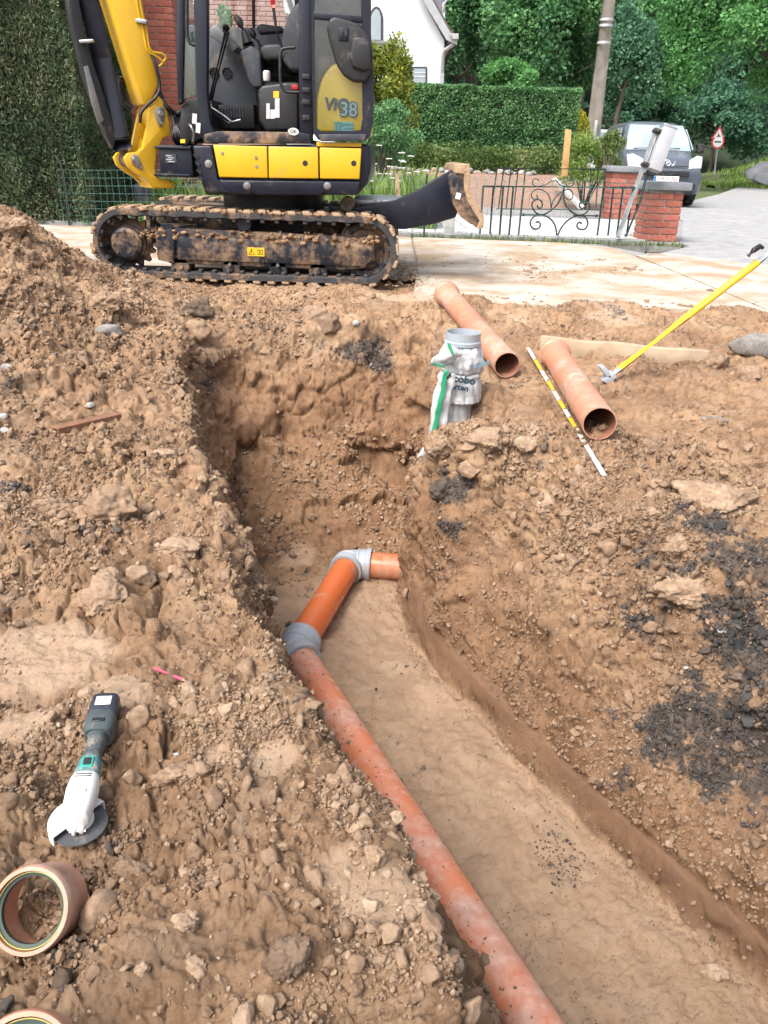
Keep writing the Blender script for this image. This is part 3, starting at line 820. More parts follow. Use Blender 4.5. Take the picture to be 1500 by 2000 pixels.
for pts, dots in PANELS:
    p = px_prism('side_panel', pts, 5.575, .03, M_YEL, EX, .007, 3)
    for x, y, r in dots:
        bm = bmesh.new(); c = at(x, y, 5.574)
        if r > 0:
            add_lathe(bm, [(0, -.004), (.009, -.004), (.011, .0), (0, .0)], c, (0, 1, 0), 12); bm_obj('panel_bolt', bm, M_STEEL, p)
        else:
            add_lathe(bm, [(0, -.001), (.016, -.001), (.018, .001), (0, .001)], c, (0, 1, 0), 16); bm_obj('lock_hole', bm, M_BLK, p)
for x, y in ((482, 363), (639, 363), (407, 320)):
    bm = bmesh.new(); c = at(x, y, 5.58); add_lathe(bm, [(0, -.006), (.012, -.006), (.014, .0), (.024, .001), (.026, .006), (0, .006)], c, (0, 1, 0), 14); bm_obj('cover_bolt', bm, M_STEEL, EX)
px_prism('sill_strip', [(618, 277), (706, 279), (706, 287), (618, 286)], 5.60, .03, M_YEL, EX, .004)
# front swing post block
bm = bmesh.new(); box3(bm, at(308, 282, 5.72), at(378, 347, 5.72) + Vector((0, .5, 0)), .012)
box3(bm, at(300, 285, 5.70), at(372, 292, 5.70) + Vector((0, .54, 0)), .006); box3(bm, at(300, 338, 5.70), at(372, 346, 5.70) + Vector((0, .54, 0)), .006)
bm_obj('swing_mount', bm, M_NAVY, EX)
bm = bmesh.new(); add_box(bm, at(334, 310, 5.715), (.075, .004, .055), None, .001, 1); pl = bm_obj('rating_plate', bm, M_GREYP, EX)
for k in range(4):
    bm = bmesh.new(); c = at(334, 310, 5.712); add_box(bm, (c.x - .012 + .012 * (k % 2), c.y, c.z + .018 - .012 * k), (.04, .002, .004)); bm_obj('plate_line', bm, M_WHT, pl)

# ---- cab: posts, sill, roof, glass
CY0, CY1 = 5.62, 6.55
def cab_bar(name, pts, Y, d, mat=None, bev=.008): return px_prism(name, pts, Y, d, mat or M_NAVY, EX, bev, 2)
bpost = [(378, -120), (405, -120), (405, 20), (404, 180), (410, 240), (420, 262), (424, 279), (396, 279), (388, 235), (384, 180), (378, 20)]
cab_bar('door_post', bpost, CY0, .07)
cab_bar('front_post', [(344, -120), (358, -120), (359, 60), (356, 200), (347, 205), (344, 120)], CY0 + .06, .06)
cab_bar('front_post', [(346, -160), (362, -160), (362, 195), (350, 200)], CY1, .05)
cab_bar('rear_post', [(583, -120), (606, -120), (612, 120), (610, 279), (585, 279), (583, 120)], CY0, .07)
cab_bar('rear_post', [(575, -160), (592, -160), (592, 250), (575, 250)], CY1, .05)
cab_bar('door_sill', [(398, 262), (424, 256), (585, 258), (606, 262), (606, 281), (398, 280)], CY0 - .012, .10, M_NAVYM)
cab_bar('far_side_panel', [(362, 48), (592, 58), (592, 262), (392, 262)], CY1, .04, M_GREYP)
cab_bar('window_bar', [(490, -160), (496, -160), (498, 58), (492, 58)], CY1, .03)
cab_bar('nose_panel', [(352, 195), (400, 190), (410, 262), (372, 280), (368, 205)], CY0 + .08, .85, M_BLK)
bm = bmesh.new(); g = at(480, -190, CY0); box3(bm, (at(340, -160, CY0).x, CY0, g.z), (at(610, -160, CY0).x, CY1 + .05, g.z + .12), .04, 3); bm_obj('cab_roof', bm, M_NAVY, EX)
bm = bmesh.new(); box3(bm, (at(395, 262, CY0).x, CY0 + .03, at(395, 272, CY0).z), (at(600, 262, CY0).x, CY1, at(395, 265, CY0).z), .004); bm_obj('cab_floor', bm, M_NAVYM, EX)
px_prism('front_glass', [(352, 74), (380, 60), (382, 185), (354, 195)], CY0 + .085, .005, M_GLASSD, EX, .001, 1)
px_prism('far_window', [(362, -160), (590, -160), (590, 57), (362, 47)], CY1 + .01, .005, M_GLASS, EX, .001, 1)
def rod(name, pts, r, mat, parent=EX, n=10, smooth_n=0):
    bm = bmesh.new(); add_tube(bm, bez(pts, smooth_n) if smooth_n else pts, r, n); return bm_obj(name, bm, mat, parent, 50)
rod('grab_rail', [at(365, -60, CY0 + .02), at(365, 40, CY0 + .02), at(366, 68, CY0 + .02), at(372, 84, CY0 + .02), at(384, 88, CY0 + .02)], .012, M_BLK, smooth_n=5)
rod('grab_rail', [at(578, 93, CY0 + .02), at(560, 94, CY0 + .02), at(549, 100, CY0 + .02), at(547, 130, CY0 + .02), at(549, 165, CY0 + .02), at(560, 179, CY0 + .02), at(584, 180, CY0 + .02)], .010, M_BLK, smooth_n=5)
# folded-open door against the rear side
dframe = [(606, -120), (722, -120), (724, 60), (729, 140), (730, 200), (726, 262), (714, 276), (624, 276), (612, 262), (609, 100)]
hole = [(616, 250), (613, 110), (613, -100), (704, -100), (706, 60), (708, 252), (700, 256), (622, 256)]
def ring_prism(name, outer, inner, Y, d, mat, parent):
    """frame: outer outline with inner opening (same number of points after resampling)"""
    def res(p, n=64):
        P = [at(x, y, Y) for x, y in p]; L = [0]
        for i in range(len(P)): L.append(L[-1] + (P[(i + 1) % len(P)] - P[i]).length)
        c = sum(P, Vector()) / len(P); out = []
        for k in range(n):
            a = 2 * math.pi * k / n; dv = Vector((math.cos(a), 0, math.sin(a)))
            best = None
            for i in range(len(P)):
                A, B = P[i] - CEN, P[(i + 1) % len(P)] - CEN
                den = dv.x * (B.z - A.z) - dv.z * (B.x - A.x)
                if abs(den) < 1e-12: continue
                t = (A.x * (B.z - A.z) - A.z * (B.x - A.x)) / den; u = (A.x * dv.z - A.z * dv.x) / den
                if t > 0 and -1e-6 <= u <= 1 + 1e-6 and (best is None or t > best): best = t
            out.append(CEN + dv * (best or .01))
        return out
    CEN = sum((at(x, y, Y) for x, y in inner), Vector()) / len(inner)
    o, i = res(outer), res(inner); n = len(o)
    bm = bmesh.new(); dv = Vector((0, d, 0))
    vo = [bm.verts.new(p) for p in o]; vi = [bm.verts.new(p) for p in i]; wo = [bm.verts.new(p + dv) for p in o]; wi = [bm.verts.new(p + dv) for p in i]
    for k in range(n):
        j = (k + 1) % n
        bm.faces.new((vo[k], vo[j], vi[j], vi[k])); bm.faces.new((wo[k], wi[k], wi[j], wo[j]))
        bm.faces.new((vo[k], wo[k], wo[j], vo[j])); bm.faces.new((vi[k], vi[j], wi[j], wi[k]))
    return bm_obj(name, bm, mat, parent, 40)
door = ring_prism('cab_door', dframe, hole, 5.575, .035, M_NAVY, EX)
px_prism('door_edge', [(622, 262), (716, 262), (712, 276), (626, 276)], 5.560, .02, M_GREYP, door, .006)
px_prism('door_pane', [(614, 252), (613, -100), (706, -100), (708, 253)], 5.595, .004, M_GLASS, door, .0005, 1)
px_prism('door_divider', [(612, 22), (708, 32), (708, 44), (612, 36)], 5.57, .03, M_NAVY, door, .004)
lp = [(643, 37), (655, 32), (700, 45), (716, 64), (725, 80), (724, 140), (714, 160), (690, 160), (670, 147), (656, 125), (642, 77), (638, 55)]
px_prism('door_liner', lp, 5.535, .05, M_BLK, door, .016, 4)
px_prism('liner_bulge', [(690, 72), (712, 72), (725, 84), (724, 132), (712, 140), (688, 132), (682, 110)], 5.515, .04, M_BLK, door, .014, 4)
bm = bmesh.new(); add_box(bm, at(671, 67, 5.533), (.062, .012, .07), None, .006); hb = bm_obj('door_handle', bm, M_NAVY, door)
bm = bmesh.new(); add_box(bm, at(668, 67, 5.527), (.012, .012, .045), None, .003); add_box(bm, at(676, 67, 5.527), (.012, .012, .045), None, .003); bm_obj('handle_lever', bm, M_BLK, hb)
for y in (150, 176, 200, 230): 
    bm = bmesh.new(); add_box(bm, at(598, y, CY0 - .006), (.05, .02, .03), None, .004); bm_obj('hinge', bm, M_BLK, EX)
# engine hood behind the door glass with its lettering
hood = [(617, 262), (618, 190), (626, 158), (640, 134), (655, 122), (700, 115), (716, 125), (718, 262)]
hd = px_prism('engine_hood', hood, 5.66, 1.25, M_YEL2, EX, .03, 4)
px_prism('dark_interior_backing', [(611, -110), (725, -110), (724, 128), (700, 132), (640, 150), (622, 262), (609, 262)], 5.78, .05, M_BLK, EX, .01)  # black sheet added to stand in for the dark interior behind the door glass
px_prism('seat_shell', [(614, 160), (616, 118), (626, 108), (645, 108), (650, 125), (636, 140), (626, 165)], 5.70, .08, M_GREYP, EX, .02, 3)
YT = 5.652
c = at(657, 205, YT); c2 = at(681, 215, YT)
text_mesh('ViO', .098, M_DKBLUE, 'lettering', hd, c, (1, 0, -.02), (0, 0, 1), .001, .004, shear=.15)
text_mesh('38', .115, M_DKBLUE, 'lettering', hd, (c2.x, YT - .001, c2.z), (1, 0, -.02), (0, 0, 1), .001, .008)
text_mesh('38', .115, M_LBLUE, 'lettering', hd, (c2.x, YT - .004, c2.z), (1, 0, -.02), (0, 0, 1), .001, .001)
c = at(672, 247, YT)
bm = bmesh.new(); add_box(bm, c, (.125, .002, .055), None, .0005, 1); dc = bm_obj('dealer_sticker', bm, M_LBLUE, hd)
text_mesh('TP', .055, M_TEAL, 'lettering', dc, (c.x - .035, YT - .003, c.z), (1, 0, 0), (0, 0, 1), .001, .003)
for k, w in ((0, .055), (1, .06)):
    bm = bmesh.new(); add_box(bm, (c.x + .03, YT - .003, c.z + .012 - .022 * k), (w, .002, .011 - .003 * k), None, .0004, 1); bm_obj('print_line', bm, M_TEAL, dc)
# oval white sticker on the sill
bm = bmesh.new(); cc = at(573, 257, CY0 - .016)
add_lathe(bm, [(0, -.001), (.036, -.001), (.036, .001), (0, .001)], cc, (0, 1, 0), 28); bmesh.ops.scale(bm, vec=(1, 1, .62), space=Matrix.Translation(-cc), verts=bm.verts)
ov = bm_obj('oval_sticker', bm, M_WHT, EX)
text_mesh('OK', .03, M_GREYP, 'lettering', ov, (cc.x, cc.y - .003, cc.z), (1, 0, 0), (0, 0, 1), .0005, .0)
# ---- cab interior
px_prism('side_console', [(406, 110), (420, 58), (470, 95), (500, 150), (505, 205), (500, 255), (412, 255)], 6.25, .28, M_GREYP, EX, .02, 3)
px_prism('heater_grille', [(422, 205), (496, 203), (498, 250), (428, 252)], 6.05, .18, M_BLK, EX, .008)
for k in range(9):
    px_prism('grille_slat', [(427 + k * 5.6, 210), (430 + k * 5.6, 210), (431 + k * 5.6, 230), (428 + k * 5.6, 230)], 6.042, .01, M_GREYP, EX, .001, 1)
for x in (418, 443):
    bm = bmesh.new(); add_lathe(bm, [(.024, .0), (.028, -.008), (.034, -.008), (.036, .005), (.030, .01), (.024, .01)], at(x, 142, 6.245), (0, 1, 0), 24, True)
    for k in (-1, 0, 1): add_box(bm, at(x, 142, 6.245) + Vector((0, 0, k * .012)), (.044, .006, .004))
    bm_obj('air_vent', bm, M_BLK, EX)
px_prism('display_pod', [(408, 55), (422, 45), (430, 50), (465, 92), (455, 102), (410, 70)], 6.0, .2, M_TARP, EX, .012)
px_prism('control_console', [(468, 100), (490, 88), (508, 100), (512, 170), (494, 172), (486, 160)], 5.85, .16, M_GREYP, EX, .014, 3)
def joystick(x, y, Y, h=1.0):
    b = at(x, y, Y); t = at(x - 10 * h, y - 32 * h, Y); t2 = at(x - 20 * h, y - 52 * h, Y); t3 = at(x - 27 * h, y - 60 * h, Y)
    j = rod('joystick', [b, b.lerp(t, .25), b.lerp(t, .5), b.lerp(t, .75), t], [.042, .034, .03, .024, .02], M_BLK, n=14)
    rod('grip', [t, t.lerp(t2, .5), t2, t3], [.016, .021, .024, .016], M_BLK, j, n=12)
joystick(486, 92, 5.92); joystick(508, 105, 6.35, .8)
rod('travel_lever', [at(409, 195, 5.86), at(441, 60, 5.86)], .011, M_BLK); rod('travel_lever', [at(413, 195, 5.98), at(446, 62, 5.98)], .011, M_BLK)
rod('lever_knob', [at(440, 64, 5.86), at(442, 52, 5.86), at(443, 48, 5.86)], [.018, .024, .012], M_BLK)
rod('lever_bracket', [at(411, 198, 5.85), at(412, 210, 5.85), at(440, 228, 5.82), at(452, 238, 5.82)], .009, M_STEEL); rod('lever_bracket', [at(418, 222, 5.85), at(445, 240, 5.85), at(470, 234, 5.85)], .008, M_STEEL)
rod('safety_lever', [at(552, 95, 5.75), at(540, 60, 5.75), at(534, 15, 5.75)], .009, M_BLK); rod('lever_grip', [at(534, 16, 5.75), at(532, 0, 5.75), at(531, -14, 5.75)], [.013, .016, .014], M_RED)
# seat: suspension bellows, cushion, back, armrest
bm = bmesh.new()
for k in range(4):
    c = at(530, 108 + k * 13, 5.95); add_lathe(bm, [(0, 0), (.15 - .006 * k, 0), (.17 - .006 * k, .02), (.15 - .006 * k, .044), (0, .044)], (c.x + .05, 6.1, c.z - .02), (0, 0, 1), 30)
bm_obj('seat_suspension', bm, M_BLK, EX)
px_prism('seat_base', [(503, 175), (512, 166), (560, 160), (584, 160), (584, 256), (520, 256), (505, 236)], 5.72, .55, M_BLK, EX, .02, 3)
px_prism('seat_cushion', [(505, 96), (515, 86), (545, 84), (570, 100), (572, 116), (515, 118)], 5.84, .46, M_BLKS, EX, .022, 4)
px_prism('seat_back', [(548, 92), (552, 60), (562, 30), (578, 5), (592, 0), (592, 140), (566, 138), (552, 120)], 5.84, .46, M_GREYP, EX, .03, 4)
px_prism('armrest', [(500, 50), (510, 46), (552, 52), (556, 62), (505, 66)], 6.3, .09, M_BLKS, EX, .012, 3)
for x0, y0, x1, y1 in ((520, 202, 527, 232), (537, 192, 546, 230), (528, 214, 537, 232)):
    px_prism('instruction_sticker', [(x0, y0), (x1, y0), (x1, y1), (x0, y1)], 5.716, .004, M_WHT, EX, .0005, 1)
px_prism('caution_sticker', [(534, 178), (545, 178), (545, 191), (534, 191)], 5.716, .004, M_DECY, EX, .0005, 1)
px_prism('isolator_switch', [(569, 165), (582, 165), (582, 175), (569, 175)], 5.70, .02, M_RED, EX, .003)
bm = bmesh.new(); add_lathe(bm, [(0, 0), (.02, 0), (.024, .012), (.024, .05), (.015, .06), (0, .06)], at(521, 158, 5.8), (0, 0, 1), 16); bm_obj('cap', bm, M_WHT, EX)
for (x, y, Y) in ((380, 232, 5.65), (387, 250, 5.64)):
    bm = bmesh.new(); add_box(bm, at(x, y, CY0 - .004), (.03, .004, .06), Matrix.Rotation(rad(8), 3, 'Y'), .001, 1); bm_obj('label_sticker', bm, M_WHT, EX)

# ---- boom, swung towards the viewer
BA = rad(36)
BH = Vector((-math.cos(BA), -math.sin(BA), 0)); BS = Vector((math.sin(BA), -math.cos(BA), 0))
BP = at(312, 226, 5.78)
def atb(px, py, off=0.0):
    """pixel on the boom's near side plane, moved off metres into the boom"""
    d = ray(px, py); t = (BP - BS * off - _C).dot(BS) / d.dot(BS)
    return _C + d * t
def boom_prism(name, pts, off, w, mat, parent=EX, bev=.008, seg=2):
    bm = bmesh.new(); add_prism(bm, [atb(x, y, off) for x, y in pts], -BS * w, bev, seg); return bm_obj(name, bm, mat, parent)
boom = boom_prism('boom', [(204, -40), (269, -40), (309, 164), (306, 172), (300, 186), (292, 205), (280, 204), (270, 176)], .02, .215, M_YEL, EX, .007)
boom_prism('boom_foot', [(283, 196), (310, 186), (322, 200), (330, 222), (328, 242), (312, 252), (298, 246), (290, 225)], .04, .17, M_YEL, EX, .012, 3)
brk = [(291, 228), (293, 212), (305, 205), (320, 211), (330, 236), (333, 264), (318, 270), (306, 298), (302, 328), (307, 347), (328, 352), (341, 358), (333, 367), (300, 366), (285, 350), (268, 340), (250, 326), (243, 309), (250, 299), (268, 297), (279, 288), (284, 262)]
boom_prism('swing_bracket', brk, -.01, .035, M_YEL, EX, .006)
bm = bmesh.new(); add_prism(bm, [atb(x, y, -.01) - BS * .225 for x, y in brk], -BS * .035, .006, 2); bm_obj('swing_bracket', bm, M_YEL, EX)
boom_prism('bracket_web', [(292, 272), (312, 268), (306, 298), (303, 330), (308, 350), (300, 364), (286, 348), (284, 300)], .02, .2, M_YEL, EX, .01)
boom_prism('bracket_base', [(296, 352), (341, 354), (341, 368), (296, 368)], .0, .25, M_YEL, EX, .008)
for (pts) in ([(305, 212), (313, 207), (321, 212), (323, 222), (320, 240), (316, 248), (311, 248), (305, 232), (302, 220)], [(256, 307), (262, 301), (269, 304), (278, 322), (279, 330), (273, 332), (258, 320)]):
    boom_prism('pin_plate', pts, -.018, .012, M_STEEL, EX, .003)
for x, y in ((313, 222), (315, 241), (263, 312), (274, 326)):
    bm = bmesh.new(); add_lathe(bm, [(0, -.02), (.014 if y in (222, 312) else .008, -.02), (.018 if y in (222, 312) else .01, 0), (0, 0)], atb(x, y, -.018), -BS, 16); bm_obj('pin', bm, M_STEEL, EX)
# boom cylinder in front of the belly
MID = .125
bm = bmesh.new(); add_tube(bm, [atb(160, -60, MID), atb(234, 272, MID)], .062, 24); add_tube(bm, [atb(233, 268, MID), atb(240, 292, MID)], [.066, .066], 24)
cyl = bm_obj('boom_cylinder', bm, M_NAVY, EX)
bm = bmesh.new(); add_tube(bm, [atb(238, 288, MID), atb(250, 315, MID)], [.05, .045], 16); add_lathe(bm, [(0, -.07), (.05, -.07), (.05, .07), (0, .07)], atb(252, 312, MID), BS, 24); bm_obj('cylinder_eye', bm, M_NAVYM, cyl)
boom_prism('cylinder_guard', [(128, -40), (148, -40), (168, 80), (228, 262), (222, 290), (207, 262), (166, 150), (140, 40)], MID - .04, .09, M_BLK, cyl, .006)
boom_prism('guard_plate', [(164, 130), (172, 128), (203, 235), (192, 243), (180, 205)], MID - .05, .012, M_TARP, cyl, .002)
bm = bmesh.new(); add_box(bm, atb(170, 81, MID - .075), (.09, .03, .02), Matrix.Rotation(rad(-5), 3, 'Y'), .004); bm_obj('hose_clip', bm, M_STEEL, cyl)
for dx in (0, 6):
    rod('steel_line', [atb(262 + dx, -40, .02), atb(270 + dx, 20, .02), atb(280 + dx, 60, .02), atb(288 + dx, 98, .02), atb(308 + dx * 1.3, 112 - dx * 1.2, .02), atb(318 + dx, 122 - dx * 1.5, .02), atb(310 + dx, 130 - dx, .03)], .008, M_YEL, boom, 8, 6)
bm = bmesh.new(); add_box(bm, atb(277, 42, .005), (.07, .03, .025), Matrix.Rotation(rad(5), 3, 'Y'), .004); bm_obj('pipe_clamp', bm, M_STEEL, boom)
def hose(pts, r=.016): rod('hose', pts, r, M_BLK, EX, 10, 6)
hose([atb(236, 150, .24), atb(238, 180, .26), atb(243, 200, .26), atb(258, 212, .24)], .022)
hose([atb(292, 100, .03), atb(305, 130, .0), atb(312, 170, .0), atb(304, 190, -.015), atb(288, 205, -.015), atb(276, 220, -.015), atb(274, 240, .0)], .010)
for k in range(5):
    hose([atb(308 + k, 180, .1 + .03 * k), at(325, 208 + 2 * k, 5.85 + .05 * k), at(345, 222 + 3 * k, 5.9 + .04 * k), at(366, 206 + 9 * k, 5.9)], .017)
for k in range(4):
    hose([at(336 + 3 * k, 225, 5.82 + .04 * k), at(341 + 2 * k, 248, 5.80), at(338 + 6 * k, 268, 5.78), at(348 + 6 * k, 284, 5.85)], .011)
px_prism('hose_cover', [(354, 206), (370, 200), (376, 262), (368, 284), (352, 282), (350, 240)], 5.72, .25, M_BLK, EX, .012)
rod('step_rail', [at(377, 280, 5.68), at(379, 262, 5.66), at(374, 248, 5.66), at(370, 244, 5.68)], .009, M_STEEL, smooth_n=4)
px_prism('reflector', [(352, 272), (362, 272), (362, 280), (352, 280)], 5.70, .01, M_DECY, EX, .002, 1)

# ================================================================== GROUND, ROAD, PAVING
def ground_mat(name, stops, scale, bmp=.3, rough=.95, big=None):
    m, n, l, b = nodes_of(name)
    t = noise_tex(n, l, scale, 8, rough=.7); r = ramp(n, stops); l.new(t.outputs['Fac'], r.inputs[0]); c = r.outputs[0]
    if big:
        t2 = noise_tex(n, l, big[0], 6, rough=.65); r2 = ramp(n, [(big[1], (0, 0, 0)), (big[2], (1, 1, 1))]); l.new(t2.outputs['Fac'], r2.inputs[0])
        c = mixc(n, l, r2.outputs[0], c, big[3])
    l.new(c, b.inputs['Base Color']); b.inputs['Roughness'].default_value = rough
    tb = noise_tex(n, l, scale * 10, 6); bump(n, l, b, tb.outputs['Fac'], bmp, .01)
    return m
M_GRASSG = ground_mat('rough_grass_ground', [(.3, (.05, .07, .02)), (.7, (.12, .15, .05))], 3)
M_ASPH = ground_mat('worn_asphalt', [(.3, (.20, .20, .205)), (.5, (.29, .29, .29)), (.72, (.38, .38, .375))], 5, .3, .8, (.9, .55, .8, (.42, .40, .36)))
M_CONC = ground_mat('pale_concrete', [(.3, (.36, .32, .27)), (.6, (.50, .46, .40)), (.8, (.58, .55, .50))], 4, .15, .85, (1.9, .42, .60, (.33, .235, .15)))
M_COBB = ground_mat('pale_pavers', [(.3, (.36, .36, .36)), (.7, (.56, .56, .55))], 9, .3, .9)
M_PATH = ground_mat('red_brown_gravel', [(.3, (.20, .12, .085)), (.7, (.34, .22, .16))], 12, .4)
M_KERB = ground_mat('grey_kerb', [(.3, (.16, .16, .155)), (.7, (.34, .33, .32))], 14, .3)
M_HILL = ground_mat('forest_floor', [(.3, (.012, .022, .009)), (.7, (.03, .05, .018))], .6)

def sheet(name, quads, mat, kind='structure'):
    v, f, key = [], [], {}
    for q in quads:
        ids = []
        for p in q:
            k = tuple(round(c, 4) for c in p)
            if k not in key: key[k] = len(v); v.append(p)
            ids.append(key[k])
        f.append(ids)
    me = bpy.data.meshes.new(name); me.from_pydata(v, [], f); me.update()
    return tag(link(name, me, mat), kind=kind)
e = lambda y: .90 * (0.906 * y + .62)
zg = -.30
sheet('ground', [[(-500, 6.3, -.13), (500, 6.3, -.13), (500, 900, -.13), (-500, 900, -.13)]], M_GRASSG)
sheet('bare_earth', [[(-60, .3, zg), (-e(.3), .3, zg), (-e(6.3), 6.3, -.134), (-60, 6.3, -.134)],
                     [(e(.3), .3, zg), (60, .3, zg), (60, 6.3, -.134), (e(6.3), 6.3, -.134)],
                     [(-60, -40, zg), (60, -40, zg), (60, .3, zg), (e(.3), .3, zg), (-e(.3), .3, zg), (-60, .3, zg)]], M_MUD)
def slab(name, pts, z0, z1, mat, parent=None, bev=.006):
    bm = bmesh.new(); add_prism(bm, [(x, y, z0) for x, y in pts], (0, 0, z1 - z0), bev, 1)
    return bm_obj(name, bm, mat, parent)
tag(slab('road', [(2.2, 7.6), (60, 4.6), (160, 60), (160, 120), (60, 120), (34, 70), (18, 43), (10.5, 27), (7.2, 20.5), (5.6, 17.4), (4.75, 13.5), (3.4, 9.9), (3.4, 9.3)], -.2, -.004, M_ASPH, None, 0), kind='structure')
pv = tag(slab('concrete_pavement', [(-14, 6.35), (6.5, 6.35), (6.5, 7.2), (3.9, 7.6), (2.7, 8.35), (2.3, 9.28), (-14, 9.28)], -.2, -.012, M_KERB, None, 0), kind='structure')
for pts in ([(-13.9, 6.9), (-5.3, 6.9), (-5.3, 9.1), (-13.9, 9.1)], [(-5.28, 6.65), (-2.3, 6.65), (-2.3, 9.1), (-5.28, 9.1)], [(-2.28, 6.2), (.20, 6.2), (.20, 9.1), (-2.28, 9.1)],
            [(.14, 4.99), (2.42, 5.02), (2.40, 7.05), (.22, 7.02)], [(.22, 7.04), (2.40, 7.07), (2.34, 8.62), (1.9, 9.05), (.22, 9.1)], [(2.44, 5.02), (5.2, 5.08), (5.2, 6.95), (3.7, 7.45), (2.42, 8.05)], [(5.22, 5.08), (9.5, 5.1), (9.5, 6.4), (5.22, 6.9)]):
    slab('slab', pts, -.04, .012 + random.uniform(0, .004), M_CONC, pv, .004)
slab('white_line', [(2.62, 8.35), (3.05, 7.95), (3.3, 7.9), (2.86, 8.34)], -.01, .004, M_CONC, pv, .001)
kb = tag(slab('kerb', [(-9, 9.30), (2.9, 9.30), (2.9, 9.44), (-9, 9.44)], -.1, .045, M_KERB, None, .01), kind='structure')
# paved forecourt behind the gate: individual pale pavers
yd = tag(slab('forecourt', [(-3.2, 9.44), (3.35, 9.44), (4.7, 13.4), (5.0, 15.4), (-3.2, 15.4)], -.1, .004, M_KERB, None, 0), kind='structure')
pav_me = {}
for w in (.28, .40):
    bm = bmesh.new(); add_box(bm, (0, 0, 0), (w - .02, .30, .03), None, .006, 1); m_ = bpy.data.meshes.new('paver'); bm.to_mesh(m_); bm.free(); m_.materials.append(M_COBB); pav_me[w] = m_
cnt = 0
for j in range(11):
    yy = 9.62 + j * .32; x = -.35 + random.uniform(0, .2)
    while x < 2.6 + (yy - 9.62) * .33:
        w = random.choice((.28, .40)); 
        o = bpy.data.objects.new('paver', pav_me[w]); COL.objects.link(o); o.parent = yd; o.location = (x + w / 2, yy, .0 + random.uniform(.0, .008)); o.rotation_euler = (0, 0, random.uniform(-.02, .02))
        x += w; cnt += 1
def px_sheet(name, pts, mat):
    me = bpy.data.meshes.new(name); me.from_pydata([tuple(p) for p in pts], [], [list(range(len(pts)))]); me.update(); return tag(link(name, me, mat), kind='structure')
sheet('garden_path', [[(-3, 15.4, .0), (4.5, 15.4, .0), (5.2, 21.3, .66), (-3, 21.3, .66)], [(-3, 21.3, .66), (5.2, 21.3, .66), (5.2, 40, 1.1), (-3, 40, 1.1)], [(-30, 15.4, .0), (-3, 15.4, .0), (-3, 21.3, .66), (-30, 21.3, .66)], [(-30, 21.3, .66), (-3, 21.3, .66), (-3, 40, 1.1), (-30, 40, 1.1)]], M_PATH)
# hillside behind everything
hx = np.linspace(-120, 160, 80); hy = np.linspace(46, 190, 50); HX, HY = np.meshgrid(hx, hy)
HZ = -1 + np.clip((HY - 50 - .12 * np.abs(HX - 25)) * .42, 0, 60) + 2.0 * vnoise(np.stack([HX.ravel() * .06, HY.ravel() * .06, HX.ravel() * 0], 1), 5).reshape(HX.shape) - 4 * (HY < 50)
hi = np.arange(HX.size).reshape(HX.shape)
hill = link('hillside', np_mesh('hillside', np.stack([HX, HY, HZ], 2).reshape(-1, 3), np.stack([hi[:-1, :-1], hi[:-1, 1:], hi[1:, 1:], hi[1:, :-1]], -1).reshape(-1, 4)), M_HILL, smooth=True); tag(hill, kind='structure')

# ================================================================== FOLIAGE
def leaf_mat(name, dark, mid, light, trans=.35, rough=.55):
    m, n, l, b = nodes_of(name)
    r = ramp(n, [(.0, dark), (.5, mid), (1.0, light)]); l.new(attr(n, 'tone').outputs['Fac'], r.inputs[0])
    l.new(r.outputs[0], b.inputs['Base Color']); b.inputs['Roughness'].default_value = rough; b.inputs['Specular IOR Level'].default_value = .35
    t = n.new('ShaderNodeBsdfTranslucent'); l.new(r.outputs[0], t.inputs['Color'])
    mx = n.new('ShaderNodeMixShader'); mx.inputs[0].default_value = trans
    l.new(b.outputs[0], mx.inputs[1]); l.new(t.outputs[0], mx.inputs[2]); l.new(mx.outputs[0], n['Material Output'].inputs['Surface'])
    return m
M_CON = leaf_mat('conifer_sprays', (0.054, 0.086, 0.046), (0.104, 0.156, 0.076), (0.219, 0.219, 0.126), .22, .7)
M_HDG = leaf_mat('clipped_hedge_leaves', (0.067, 0.166, 0.072), (0.140, 0.306, 0.119), (0.297, 0.519, 0.238), .35)
M_TREE = leaf_mat('tree_leaves', (0.055, 0.147, 0.078), (0.118, 0.284, 0.116), (0.241, 0.483, 0.182), .4)
M_TREED = leaf_mat('dark_tree_leaves', (0.041, 0.113, 0.081), (0.087, 0.213, 0.122), (0.164, 0.329, 0.175), .35)
M_TREEB = leaf_mat('bright_tree_leaves', (0.079, 0.198, 0.072), (0.158, 0.396, 0.131), (0.301, 0.586, 0.213), .45)
M_YELB = leaf_mat('golden_leaves', (.14, .16, .015), (.33, .33, .02), (.55, .52, .05), .35)
M_YGB = leaf_mat('yellow_green_leaves', (0.046, 0.086, 0.017), (0.161, 0.218, 0.034), (0.483, 0.460, 0.057), .35)
M_GRS = leaf_mat('grass_blades', (0.098, 0.168, 0.042), (0.196, 0.308, 0.070), (0.392, 0.476, 0.140), .4)
M_WILD = leaf_mat('wild_leaves', (0.052, 0.091, 0.026), (0.130, 0.208, 0.052), (0.312, 0.338, 0.156), .35)
M_BARK = paint('bark', (.09, .075, .06), .9, 0, .35, 0, scale=3, bmp=.5)
M_DARKC = paint('inner_twigs', (.016, .020, .010), .95, 0, .4, 0, scale=5, bmp=.3)
